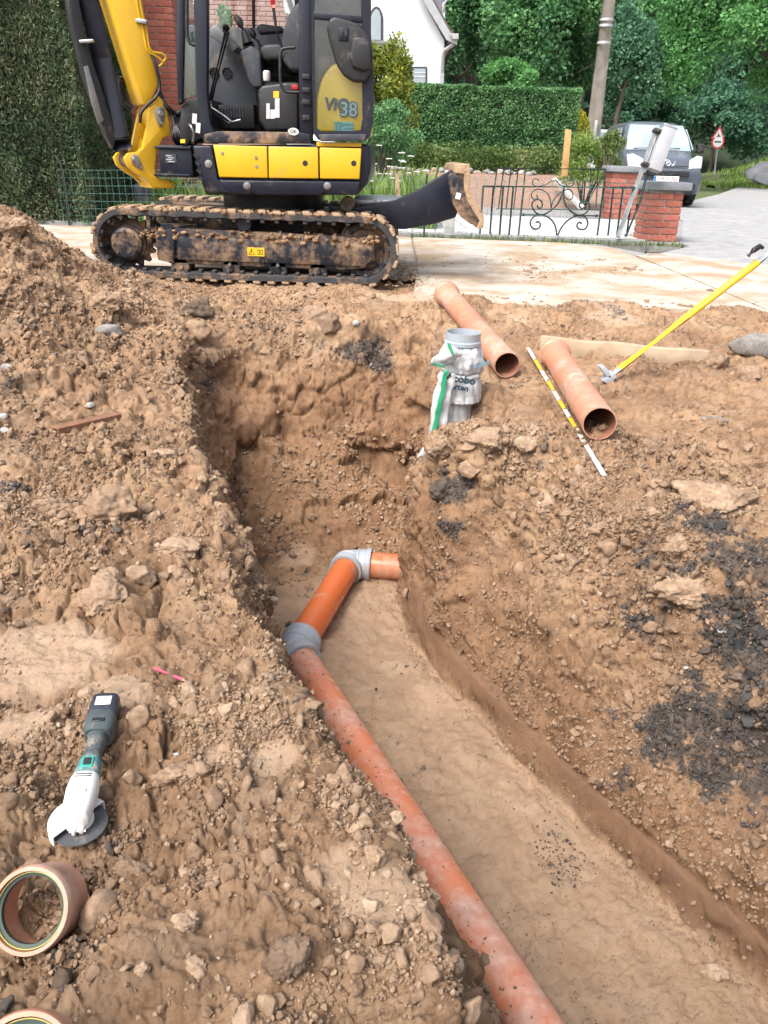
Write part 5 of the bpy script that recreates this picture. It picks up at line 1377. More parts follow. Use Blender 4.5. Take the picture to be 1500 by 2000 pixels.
c = at(1186, 415, 13.2); pillar('red brick gate pillar with grey cap, farther one in front of the van', c.x, 13.2, .45, .70, 2)
cp = empty('concrete_fence_post', at(880, 462, 9.5), 'pale square concrete post behind the dozer blade', 'post')
bm = bmesh.new(); add_prism(bm, [at(866, 464, 9.5), at(888, 464, 9.5), at(890, 333, 9.5), at(870, 332, 9.5)], (0, .14, 0), .01, 2); bm_obj('shaft', bm, M_CPOST, cp)
# green wire mesh along the front
mf = empty('wire_mesh_fence', (0, 9.26, 0), 'low green wire mesh fence strung along the front of the gate', 'fence')
bm = bmesh.new()
x = -3.75
def fz(x): return .60 + .02 * math.sin(x * 2.1)
while x < 2.9:
    add_tube(bm, [(x, 9.26 + .02 * math.sin(x), .03), (x + .01 * math.sin(x * 9), 9.26 + .02 * math.sin(x), fz(x))], .0014, 4, False); x += .075
for j in range(8):
    add_tube(bm, [(xx, 9.26 + .02 * math.sin(xx), .03 + j * (fz(xx) - .03) / 7) for xx in np.linspace(-3.75, 2.9, 45)], .0014, 4, False)
wm = bm_obj('wire_mesh', bm, M_WIRE, mf); wm['kind'] = 'stuff'
bm = bmesh.new()
for k in range(30):
    x = -.2 + k * .105
    add_tube(bm, bez([(x - .05, 9.255, .55), (x - .045, 9.255, .62), (x, 9.255, .66), (x + .045, 9.255, .62), (x + .05, 9.255, .55)], 3), .0018, 4, False)
lp_ = bm_obj('wire_loops', bm, M_WIRE, mf); lp_['kind'] = 'stuff'
for x in (-3.7, -1.9, .35):
    rod('stake', [(x, 9.28, -.05), (x, 9.28, .66)], .010, M_IRON, mf, 8)
# leaning post with a pale box
lpn = empty('leaning_sign_post', at(1210, 462, 9.3), 'metal post with pale grey box leaning over the front brick pillar', 'post')
A, B = at(1207, 463, 9.28), at(1279, 262, 9.52)
rod('pole', [A, B], .030, M_STEEL, lpn, 16)
ax = (B - A).normalized(); nx = Vector((0, -1, 0)); nx = (nx - ax * nx.dot(ax)).normalized(); sx = ax.cross(nx) * -1
M3 = Matrix((sx, nx, ax)).transposed()
if sx.x < 0: sx = -sx; M3 = Matrix((sx, nx, ax)).transposed()
cb = at(1286, 290, 9.44) 
bm = bmesh.new(); add_box(bm, cb + sx * .03, (.15, .12, .46), M3, .006); bx_ = bm_obj('box', bm, paint('pale_grey_box', (.34, .35, .38), .5, 0, .05, .05, bmp=0), lpn)
bm = bmesh.new(); add_box(bm, cb + sx * .03 + ax * .232, (.165, .135, .014), M3, .003); bm_obj('lid', bm, M_ZINC, bx_)
for t_ in (.16, -.2):
    bm = bmesh.new(); add_box(bm, cb - sx * .075 + ax * t_, (.10, .09, .035), M3, .006); bm_obj('clamp', bm, M_BLK, lpn)
rod('strut', [at(1222, 462, 9.32), at(1250, 395, 9.4), at(1266, 330, 9.45)], .014, M_IRON, lpn, 8)
# utility pole
up = empty('utility_pole', at(1153, 300, 24.5), 'tall grey-brown concrete utility pole behind the hedge end', 'utility pole')
M_UPOLE = paint('aged_pole', (.20, .18, .15), .9, 0, .25, 0, scale=4, bmp=.3)
p0, p1 = at(1152, 318, 24.5), at(1192, -20, 24.5); p2 = p1 + (p1 - p0) * .9
bm = bmesh.new(); add_tube(bm, [p0, p1, p2], [.21, .165, .11], 20); bm_obj('shaft', bm, M_UPOLE, up)
for y in (35, 46, 78):
    f = (318 - y) / 338; q = p0.lerp(p1, f); bm = bmesh.new(); add_lathe(bm, [(.178, -.03), (.186, -.03), (.186, .03), (.178, .03)], q, (p1 - p0), 20, True); bm_obj('band', bm, M_SILV, up)
bm = bmesh.new(); q = p0.lerp(p1, .2); add_box(bm, q + Vector((0, -.2, 0)), (.09, .06, .5), None, .02); bm_obj('cable_guard', bm, M_ZINC, up)
# road signs
sg = empty('road_sign', at(1395, 346, 44), 'red-bordered triangular and round road signs on one pole by the trees', 'road sign')
M_SRED = paint('sign_red', (.62, .05, .07), .4, 0, .05, 0, bmp=0); M_SWHT = paint('sign_white', (.8, .8, .8), .4, 0, .03, 0, bmp=0)
rod('pole', [at(1394, 350, 44), at(1401, 292, 44), at(1405, 250, 44)], .04, M_ZINC, sg, 10)
c = at(1404, 261, 43.94); s_ = 44 / 1500
tri = lambda r: [c + Vector((r * math.sin(t), 0, r * math.cos(t) - .05)) for t in (0, 2.094, 4.189)]
bm = bmesh.new(); add_prism(bm, tri(.40), (0, .02, 0), .01, 1); tp = bm_obj('triangle_plate', bm, M_SRED, sg)
bm = bmesh.new(); add_prism(bm, [p + Vector((0, -.012, 0)) for p in tri(.27)], (0, .01, 0), 0); bm_obj('field', bm, M_SWHT, tp)
bm = bmesh.new()
add_prism(bm, [c + Vector((x, -.02, z)) for x, z in ((-.10, -.14), (.11, -.14), (.11, -.10), (.04, -.08), (-.02, .04), (-.05, .02), (-.02, -.09), (-.10, -.10))], (0, .006, 0), 0); bm_obj('pictogram', bm, M_IRON, tp)
c2 = at(1402, 277, 43.94)
bm = bmesh.new(); add_lathe(bm, [(0, -.01), (.325, -.01), (.325, .01), (0, .01)], c2, (0, 1, 0), 40); rp = bm_obj('round_plate', bm, M_SRED, sg)
bm = bmesh.new(); add_lathe(bm, [(0, -.014), (.245, -.014), (.245, -.011), (0, -.011)], c2, (0, 1, 0), 40); bm_obj('field', bm, M_SWHT, rp)
bm = bmesh.new(); add_box(bm, c2 + Vector((0, -.018, 0)), (.34, .004, .07)); bm_obj('pictogram', bm, M_IRON, rp)
# grassy bank and rock on the right
bkx = np.linspace(0, 1, 50); bky = np.linspace(0, 1, 30); BX, BY = np.meshgrid(bkx, bky)
gx = 14.6 + BX * 22 + BY * 6 * 0; gy = 35 + BY * 12 + BX * 6
gz = -.1 + 3.6 * sstep(0, .75, BX) * sstep(0, .5, BY) + .35 * fbm(np.stack([gx.ravel() * .7, gy.ravel() * .7, gx.ravel() * 0], 1), 3, 8).reshape(gx.shape) * (BY > .02)
bi = np.arange(gx.size).reshape(gx.shape)
bank = link('grass_bank', np_mesh('grass_bank', np.stack([gx, gy, gz], 2).reshape(-1, 3), np.stack([bi[:-1, :-1], bi[:-1, 1:], bi[1:, 1:], bi[1:, :-1]], -1).reshape(-1, 4)), M_GRASSG, smooth=True); tag(bank, kind='structure')
rg = np.random.default_rng(8); n = 9000; u, v_ = rg.uniform(0, 1, n), rg.uniform(0, 1, n) ** 1.3
x = 14.6 + u * 22; y = 35 + v_ * 12 + u * 6; z = -.1 + 3.6 * sstep(0, .75, u) * sstep(0, .5, v_)
bl = leaves('bank_grass', np.stack([x, y, z + .1], 1), .34, M_GRS, None, None, .45 + .3 * fbm(np.stack([x, y, z], 1) * .6, 3, 4) + rg.normal(0, .2, n), .25, 9, 1.6, .5); tag(bl, kind='stuff')
M_ROCK = paint('grey_rock', (.24, .24, .25), .9, 0, .35, 0, scale=1.5, bmp=.6)
rk = lump_cloud('roadside_rock', [tuple(at(1548, 350, 36.5))], [1.25], M_ROCK, None, 12, 4, .9, None, True, .4); tag(rk, 'grey rock outcrop at the right edge beside the road', 'rock')

# ================================================================== VAN AND CAR
M_VAN = paint('van_blue_grey_paint', (.085, .10, .125), .3, .2, .06, .12, (.3, .28, .25), 3, 3, .0, coat=.5)
M_CARW = paint('car_white_paint', (.78, .79, .80), .3, 0, .03, 0, 3, 3, .0, coat=.5) if False else paint('car_white_paint', (.78, .79, .80), .3, 0, .03, coat=.5, bmp=0)
M_CGL = paint('glass_painted_reflection', (.26, .32, .36), .06, 0, .5, 0, scale=1.0, bmp=0, spec=1.0)  # opaque; pale patchy base colour stands in for sky reflections
M_LAMP = paint('headlamp_lens', (.50, .52, .55), .12, 0, .1, 0, scale=20, bmp=0, spec=.8)
M_TYRE = paint('tyre', (.02, .02, .02), .85, 0, .2, .2, (.2, .17, .14), 9, 9, .1)
def loft(bm, sections):
    rings = [[bm.verts.new(p) for p in s] for s in sections]; n = len(rings[0])
    for a_, b_ in zip(rings, rings[1:]):
        for k in range(n): bm.faces.new((a_[k], a_[(k + 1) % n], b_[(k + 1) % n], b_[k]))
    bm.faces.new(rings[0][::-1]); bm.faces.new(rings[-1])
def van(name, label, cat, loc, rz, mat, plate=True, z0=0.0):
    v = empty(name, loc, label, cat, None, rz)
    o0 = Matrix.Identity(4)
    W = .84
    # body: sections along its length (y back from the bumper); (half width, z) outlines
    def sec(y, hw, zt, zb, tw): # bottom half-width hw, top half-width tw
        zm = zb + (zt - zb) * .55
        h = [(-hw * .96, zb), (-hw, zb + .12), (-hw, zm), (-tw, zt - .08), (-tw * .82, zt), (tw * .82, zt), (tw, zt - .08), (hw, zm), (hw, zb + .12), (hw * .96, zb)]
        return [Vector((x, y, z)) for x, z in h]
    bm = bmesh.new()
    S = [sec(.00, .62, .62, .30, .60), sec(.05, .74, .70, .24, .70), sec(.18, .82, .86, .20, .76), sec(.45, W, .98, .19, .78), sec(.85, W, 1.06, .19, .78), sec(.95, W, 1.10, .19, .77), sec(1.25, W, 1.42, .19, .70), sec(1.60, W, 1.66, .19, .655), sec(1.9, W, 1.71, .19, .65), sec(3.0, W, 1.72, .2, .65), sec(3.75, W * .98, 1.69, .22, .65), sec(3.92, W * .95, 1.55, .3, .66)]
    loft(bm, S)
    bmesh.ops.subdivide_edges(bm, edges=[], cuts=0)
    body = bm_obj('body', bm, mat, v, 50, world=False)
    md = body.modifiers.new('s', 'SUBSURF'); md.levels = md.render_levels = 2
    def part(nm, bm, m_, par=v): return bm_obj(nm, bm, m_, par, 35, world=False)
    # windscreen follows the slope from (y .95, z 1.10) to (y 1.56, z 1.64)
    bm = bmesh.new(); add_prism(bm, [(-.70, .93, 1.10), (.70, .93, 1.10), (.655, 1.20, 1.38), (.585, 1.50, 1.615), (-.585, 1.50, 1.615), (-.655, 1.20, 1.38)], (0, .05, -.05), .01, 2); part('windscreen', bm, M_CGL)
    for s in (-1, 1):
        bm = bmesh.new(); add_prism(bm, [(s * .80, 1.18, 1.12), (s * .80, 2.1, 1.12), (s * .70, 2.1, 1.54), (s * .70, 1.62, 1.54)], (s * .02, 0, .01), .004, 1); part('side_window', bm, M_CGL)
        bm = bmesh.new(); add_prism(bm, [(s * .47, .10, .72), (s * .76, .24, .74), (s * .79, .40, .97), (s * .66, .36, .99), (s * .48, .20, .90)], (s * .01, -.05, .03), .02, 3); part('headlight', bm, M_LAMP)
        m = part('wing_mirror', (lambda b: (add_box(b, (s * .95, 1.12, 1.16), (.16, .09, .20), None, .03, 3), add_box(b, (s * .86, 1.14, 1.10), (.10, .05, .05), None, .01), b)[-1])(bmesh.new()), M_BLK)
        for y in (.72, 3.2):
            bm = bmesh.new(); add_lathe(bm, [(.17, -.09), (.26, -.1), (.30, -.08), (.31, 0), (.30, .08), (.26, .1), (.17, .09)], (s * .74, y, .31), (1, 0, 0), 28, True); wv = part('wheel', bm, M_TYRE)
            bm = bmesh.new(); add_lathe(bm, [(0, s * .06), (.08, s * .07), (.16, s * .05), (.175, s * .09), (.175, -s * .08), (0, -s * .05)], (s * .74, y, .31), (1, 0, 0), 24); bm_obj('rim', bm, M_ZINC, wv, 35, world=False)
    bm = bmesh.new(); add_prism(bm, [(-.60, -.03, .30), (.60, -.03, .30), (.72, .0, .36), (.76, .02, .62), (.70, -.01, .73), (-.70, -.01, .73), (-.76, .02, .62), (-.72, .0, .36)], (0, .14, 0), .03, 3); bu = part('bumper', bm, mat)
    bm = bmesh.new(); add_box(bm, (0, -.045, .655), (.92, .05, .10), None, .012, 2); gr = part('grille', bm, M_BLK)
    for k in (-1, 0, 1):
        bm = bmesh.new(); add_box(bm, (0, -.072, .655 + k * .028), (.88, .012, .008), None, .002, 1); bm_obj('slat', bm, M_GREYP, gr, 35, world=False)
    bm = bmesh.new(); add_box(bm, (0, -.05, .30), (1.2, .05, .09), None, .02, 2); part('lower_intake', bm, M_BLK)
    for s in (-1, 1):
        bm = bmesh.new(); add_lathe(bm, [(0, -.02), (.05, -.02), (.06, 0), (0, .01)], (s * .58, -.045, .42), (0, 1, 0), 16); part('fog_lamp', bm, M_BLK)
    bm = bmesh.new(); add_box(bm, (0, .10, .80), (.9, .02, .012), Matrix.Rotation(rad(-20), 3, 'X')); part('bonnet_gap', bm, M_BLK)
    # lion-like chrome emblem
    bm = bmesh.new()
    E_ = [(-.10, .02), (-.06, .07), (0, .075), (.03, .05), (.0, .03), (-.03, .0), (-.01, -.05), (.03, -.04), (.05, .01), (.075, -.045), (.12, -.03), (.14, .06)]
    add_tube(bm, bez([(x, .0 - .02 + .0 * z, .845 + z * .8) for x, z in E_], 3), .011, 6); part('emblem', bm, M_SILV)
    if plate:
        bm = bmesh.new(); add_box(bm, (0, -.085, .545), (.52, .012, .11), None, .004, 1); pl_ = part('number_plate', bm, M_SWHT)
        bm = bmesh.new(); add_box(bm, (-.235, -.093, .545), (.045, .006, .105)); bm_obj('blue_band', bm, paint('plate_blue', (.02, .16, .40), .4, 0, 0, 0, bmp=0), pl_, 35, world=False)
        t_ = text_mesh('1-PUY-762', .095, paint('plate_red', (.35, .03, .04), .4, 0, 0, 0, bmp=0), 'plate_number', None, (.025, -.0935, .545), (1, 0, 0), (0, 0, 1), .0008, .001); t_.parent = pl_
    for x0, x1 in ((-.55, -.1), (.0, .45)):
        bm = bmesh.new(); add_tube(bm, [(x0, .90, 1.12), (x1, .93, 1.15)], .012, 6); part('wiper', bm, M_BLK)
    bm = bmesh.new(); add_tube(bm, [(.0, 1.7, 1.70), (.05, 1.72, 2.05)], .006, 5); part('aerial', bm, M_BLK)
    # no seats: the glass is opaque, its reflections painted into the colour
    return v
c = atz(1284, 402, 0); van('parked_van', 'blue-grey small van parked nose-on beside the road', 'van', (c.x - .03, 17.75, 0), rad(-3), M_VAN)
c = atz(1196, 380, 0); van('parked_car', 'white car parked behind the blue-grey van, mostly hidden', 'car', (c.x * .985, c.y, 0), rad(-2), M_CARW, False)

# ================================================================== LOOSE SOIL AND STONES
_Rn, _Un, _Fn, _Cn = (np.array(v) for v in (_R, _U, _F, _C))
_dv = V - _Cn; _dk = _dv @ _Fn
SPX = 750 + 1500 * (_dv @ _Rn) / _dk; SPY = 1000 - 1500 * (_dv @ _Un) / _dk
def hit(px, py, r=5):
    """visible soil point at a photo pixel"""
    while True:
        m = np.nonzero((np.abs(SPX - px) < r) & (np.abs(SPY - py) < r) & (_dk > .2))[0]
        if len(m) > 2: break
        r *= 1.6
    k = _dk[m]; near = m[k < k.min() + .05 + .02 * k.min()]
    return Vector(V[near].mean(0))
def hit_n(px, py, r=14):
    m = np.nonzero((np.abs(SPX - px) < r) & (np.abs(SPY - py) < r) & (_dk > .2))[0]
    if len(m) == 0: return Vector((0, 0, 1))
    k = _dk[m]; near = m[k < k.min() + .1]; return Vector(N[near].mean(0)).normalized()
def both(n, l, name):
    a = attr(n, name); b = attr(n, name); b.attribute_type = 'INSTANCER'
    return maths(n, l, 'ADD', a.outputs['Fac'], b.outputs['Fac'])
def clod_material(name):
    m, n, l, b = nodes_of(name)
    tc = n.new('ShaderNodeTexCoord'); oc = tc.outputs['Object']
    r = ramp(n, [(0, (.170, .110, .072)), (.35, (.275, .187, .125)), (.7, (.35, .25, .172)), (1, (.45, .345, .25))]); l.new(both(n, l, 'tone'), r.inputs[0])
    gp = n.new('ShaderNodeNewGeometry').outputs['Position']
    t = noise_tex(n, l, 60, 6, vec=gp, rough=.7); r2 = ramp(n, [(.3, (.65, .62, .6)), (.7, (1.2, 1.2, 1.18))]); l.new(t.outputs['Fac'], r2.inputs[0])
    x = n.new('ShaderNodeMix'); x.data_type = 'RGBA'; x.blend_type = 'MULTIPLY'; x.inputs[0].default_value = 1; l.new(r.outputs[0], x.inputs[6]); l.new(r2.outputs[0], x.inputs[7])
    rc = ramp(n, [(0, (.028, .027, .027)), (.7, (.075, .070, .068)), (1, (.22, .2, .19))]); l.new(both(n, l, 'tone'), rc.inputs[0])
    c = mixc(n, l, both(n, l, 'coal'), x.outputs[2], rc.outputs[0])
    l.new(c, b.inputs['Base Color']); b.inputs['Roughness'].default_value = .95; b.inputs['Specular IOR Level'].default_value = .2
    hb = noise_tex(n, l, 220, 6, vec=gp, rough=.75); bump(n, l, b, hb.outputs['Fac'], .9, .004)
    return m
M_CLOD = clod_material('loose_clods')
M_PEB = clod_material('pale_pebbles')
for nd in M_PEB.node_tree.nodes:
    if nd.type == 'VALTORGB' and abs(nd.color_ramp.elements[0].color[0] - .170) < .004:
        for el, c_ in zip(nd.color_ramp.elements, ((.14, .135, .13), (.24, .225, .21), (.33, .32, .31), (.52, .50, .48))): el.color = (*c_, 1)
# a few broken clod shapes, shared by all the loose soil
SHAPES = bpy.data.collections.new('clod_shapes')
def clod_shape(k):
    rg = np.random.default_rng(900 + k)
    b = bmesh.new(); bmesh.ops.create_icosphere(b, subdivisions=3, radius=1); v = np.array([q.co for q in b.verts]); f = np.array([[q.index for q in ff.verts] for ff in b.faces]); b.free()
    for _ in range(11):
        dn = rg.normal(size=3); dn /= np.linalg.norm(dn); lim = rg.uniform(.42, .8); v = v - np.maximum(v @ dn - lim, 0)[:, None] * dn * .95
    o_ = rg.uniform(0, 50, 3)
    v = v * (1 + .22 * vnoise(v * 1.4 + o_, 1) + .13 * vnoise(v * 3.5 + o_, 2) + .09 * vnoise(v * 8 + o_, 3))[:, None] * rg.uniform(.75, 1.25, 3)
    me = np_mesh('clod_shape', v, f); me.materials.append(M_CLOD)
    o = bpy.data.objects.new('clod_shape_%02d' % k, me); SHAPES.objects.link(o)
M_CLOD_I = None
for k in range(12): clod_shape(k)
def scatter_group():
    ng = bpy.data.node_groups.new('scatter_clods', 'GeometryNodeTree')
    ng.interface.new_socket('Geometry', in_out='INPUT', socket_type='NodeSocketGeometry'); ng.interface.new_socket('Geometry', in_out='OUTPUT', socket_type='NodeSocketGeometry')
    n, l = ng.nodes, ng.links
    gi = n.new('NodeGroupInput'); go = n.new('NodeGroupOutput')
    ci = n.new('GeometryNodeCollectionInfo'); ci.inputs['Collection'].default_value = SHAPES; ci.inputs['Separate Children'].default_value = True; ci.inputs['Reset Children'].default_value = True
    ip = n.new('GeometryNodeInstanceOnPoints'); ip.inputs['Pick Instance'].default_value = True
    def na(name, t):
        x = n.new('GeometryNodeInputNamedAttribute'); x.data_type = t; x.inputs['Name'].default_value = name; return x.outputs['Attribute']
    l.new(gi.outputs[0], ip.inputs['Points']); l.new(ci.outputs[0], ip.inputs['Instance'])
    l.new(na('shape', 'INT'), ip.inputs['Instance Index']); l.new(na('spin', 'FLOAT_VECTOR'), ip.inputs['Rotation']); l.new(na('size', 'FLOAT_VECTOR'), ip.inputs['Scale'])
    l.new(ip.outputs[0], go.inputs[0])
    return ng
NG = scatter_group()
def scatter(name, n, sub, r0, r1, pw, seed, mat, weight, sink=.25, squash=.75, kind='stuff', rough=.35, coalv=None, tone0=.47):
    """thousands of loose clods lying on the soil (kept as instances of the shared shapes)"""
    rg = np.random.default_rng(seed)
    vis = ((SPX > -160) & (SPX < 1660) & (SPY > 380) & (SPY < 2200)) * .8 + .2 * ((SPX > -700) & (SPX < 2200) & (SPY > 380))
    w = weight * vis; w = w / w.sum()
    id_ = rg.choice(len(V), n, p=w)
    r = r0 * (1 - rg.uniform(0, 1, n) * (1 - (r0 / r1) ** pw)) ** (-1 / pw)
    r = np.maximum(r, .0013 * _dk[id_])
    c = V[id_] + N[id_] * (r * (.55 - sink) )[:, None] + rg.normal(0, .004, (n, 3)) * np.array([1, 1, 0])
    me = bpy.data.meshes.new(name); me.vertices.add(n); me.vertices.foreach_set('co', c.astype(np.float32).ravel())
    sc = r[:, None] * rg.uniform(.8, 1.25, (n, 3)) * np.array([1, 1, squash + .15])
    a = me.attributes.new('size', 'FLOAT_VECTOR', 'POINT'); a.data.foreach_set('vector', sc.astype(np.float32).ravel())
    a = me.attributes.new('spin', 'FLOAT_VECTOR', 'POINT'); a.data.foreach_set('vector', (rg.uniform(0, 6.28, (n, 3)) * np.array([.12, .12, 1])).astype(np.float32).ravel())
    a = me.attributes.new('shape', 'INT', 'POINT'); a.data.foreach_set('value', rg.integers(0, 12, n).astype(np.int32))
    base = fbm(c * 2.3, 2, 3) * .16
    add_attr(me, 'tone', np.clip(tone0 + base + .35 * pale[id_] + rg.normal(0, .15, n), 0, 1)); add_attr(me, 'coal', np.full(n, coalv) if coalv is not None else coal[id_] * (rg.uniform(size=n) < .9))
    o = link(name, me, mat); o['kind'] = kind
    md = o.modifiers.new('clods', 'NODES'); md.node_group = NG
    return o
crumb = (1 - floor_m) ** 2 * (1 - .9 * pale) * (1 - .95 * strip) * (.12 + loose ** 2) * (1 - .6 * steep) * (1 - .5 * far_flat) + .9 * bankr * (1 - floor_m) * (1 - strip) * (.3 + loose)
scatter('soil_clods', 6500, 2, .0045, .022, 2.2, 301, M_CLOD, crumb * (.06 + sstep(-.15, .35, fbm(P * 6.5 + 41, 3, 44))), .30)
patch = .06 + sstep(-.15, .35, fbm(P * 6.5 + 41, 3, 44))
scatter('soil_crumbs', 46000, 1, .0018, .0068, 2.0, 302, M_CLOD, crumb * patch * (.25 + sstep(3.5, 1.5, P[:, 1])), .22)
scatter('large_lumps', 190, 2, .016, .038, 2.2, 311, M_CLOD, crumb * (.1 + loose) * (1 - .8 * floor_m) * (P[:, 1] < 4.4), .40, .8, tone0=.36)
scatter('floor_crumbs', 3000, 1, .0014, .0055, 2.4, 303, M_CLOD, floor_m * (.2 + sstep(-.05, -.0, D) * 3 + sstep(.0, .4, fbm(P * 5, 2, 34))) + .5 * pale, .15, tone0=.55)
scatter('pebbles', 220, 2, .003, .009, 2.6, 304, M_CLOD, (1 - floor_m) * (1 - .8 * strip) * (.2 + coal * 3 + (1 - moist) * .5), .25, .6, coalv=0, tone0=1.0)
scatter('cinder_gravel', 6000, 2, .0022, .013, 2.2, 306, M_CLOD, coal ** 2 + .25 * coal, .2, coalv=.9, tone0=.55)
scatter('bank_rubble', 3500, 2, .005, .024, 2.3, 307, M_CLOD, bankr * (1 - strip) * (1 - floor_m) * (.15 + sstep(.0, .5, fbm(P * 3 + 3, 2, 29))), .22, tone0=.42)
scatter('heap_clods', 7500, 2, .005, .026, 2.1, 309, M_CLOD, (1 - floor_m) * (1 - .9 * pale) * sstep(1.5, 2.2, P[:, 1]) * sstep(-.3, -.55, P[:, 0]) * (1 - .7 * steep) * (.2 + loose), .28)
scatter('wall_crumbs', 6000, 2, .003, .012, 2.3, 310, M_CLOD, (1 - floor_m) * (1 - strip) * moist * (P[:, 0] > .2) * sstep(3.0, 2.6, P[:, 1]), .25)
scatter('pit_rubble', 1500, 2, .005, .022, 2.2, 308, M_CLOD, sstep(3.25, 3.6, P[:, 1]) * sstep(-.45, -.65, P[:, 2]) * (.15 + sstep(.0, .4, fbm(P * 4 + 3, 2, 33))), .25)
c_ = atz(1090, 1675, FLOOR_Z); scatter('cinder_grains', 150, 1, .0016, .0055, 2, 305, M_CLOD, floor_m * np.exp(-((P[:, 0] - c_.x) ** 2 / .05 ** 2 + (P[:, 1] - c_.y) ** 2 / .09 ** 2)), .1, coalv=.95)

def lump(name, label, cat, px, py, rpx, mat, seed, stretch=(1, 1, .75), rz=0.0, sink=.35, tone=.5, tilt=0.0, sub=4, rough=.3, coalv=0.0, group=None, cuts=9):
    """one clod or stone resting in the soil at a photo pixel, rpx its half width in photo pixels"""
    h = hit(px, py + rpx * .35); d = (h - _C).dot(_F); r = rpx * d / 1500
    rg = np.random.default_rng(seed)
    b = bmesh.new(); bmesh.ops.create_icosphere(b, subdivisions=sub, radius=1); v = np.array([q.co for q in b.verts]); f = np.array([[q.index for q in ff.verts] for ff in b.faces]); b.free()
    for k in range(cuts):
        dn = rg.normal(size=3); dn /= np.linalg.norm(dn); lim = rg.uniform(.52, .85); ov = np.maximum(v @ dn - lim, 0); v = v - ov[:, None] * dn * .92
    o_ = rg.uniform(0, 50, 3)
    v = v * (1 + rough * .35 * vnoise(v * 1.6 + o_, 1) + rough * .22 * vnoise(v * 4 + o_, 2) + rough * .16 * vnoise(v * 9 + o_, 3) + rough * .10 * vnoise(v * 20 + o_, 4))[:, None]
    v = v * np.array(stretch)
    M_ = Matrix.Translation(h + Vector((0, 0, r * stretch[2] * (1 - sink * 2) * .9))) @ Matrix.Rotation(rz, 4, 'Z') @ Matrix.Rotation(tilt, 4, 'Y')
    M3_ = np.array(M_.to_3x3()); v = (v * r) @ M3_.T
    me = np_mesh(name, v, f); add_attr(me, 'tone', np.clip(tone + .25 * vnoise(v * 30, 5), 0, 1)); add_attr(me, 'coal', np.full(len(v), coalv))
    o = link(name, me, mat, None, smooth=True); o.location = M_.translation
    return tag(o, label, cat, group)
S = 400
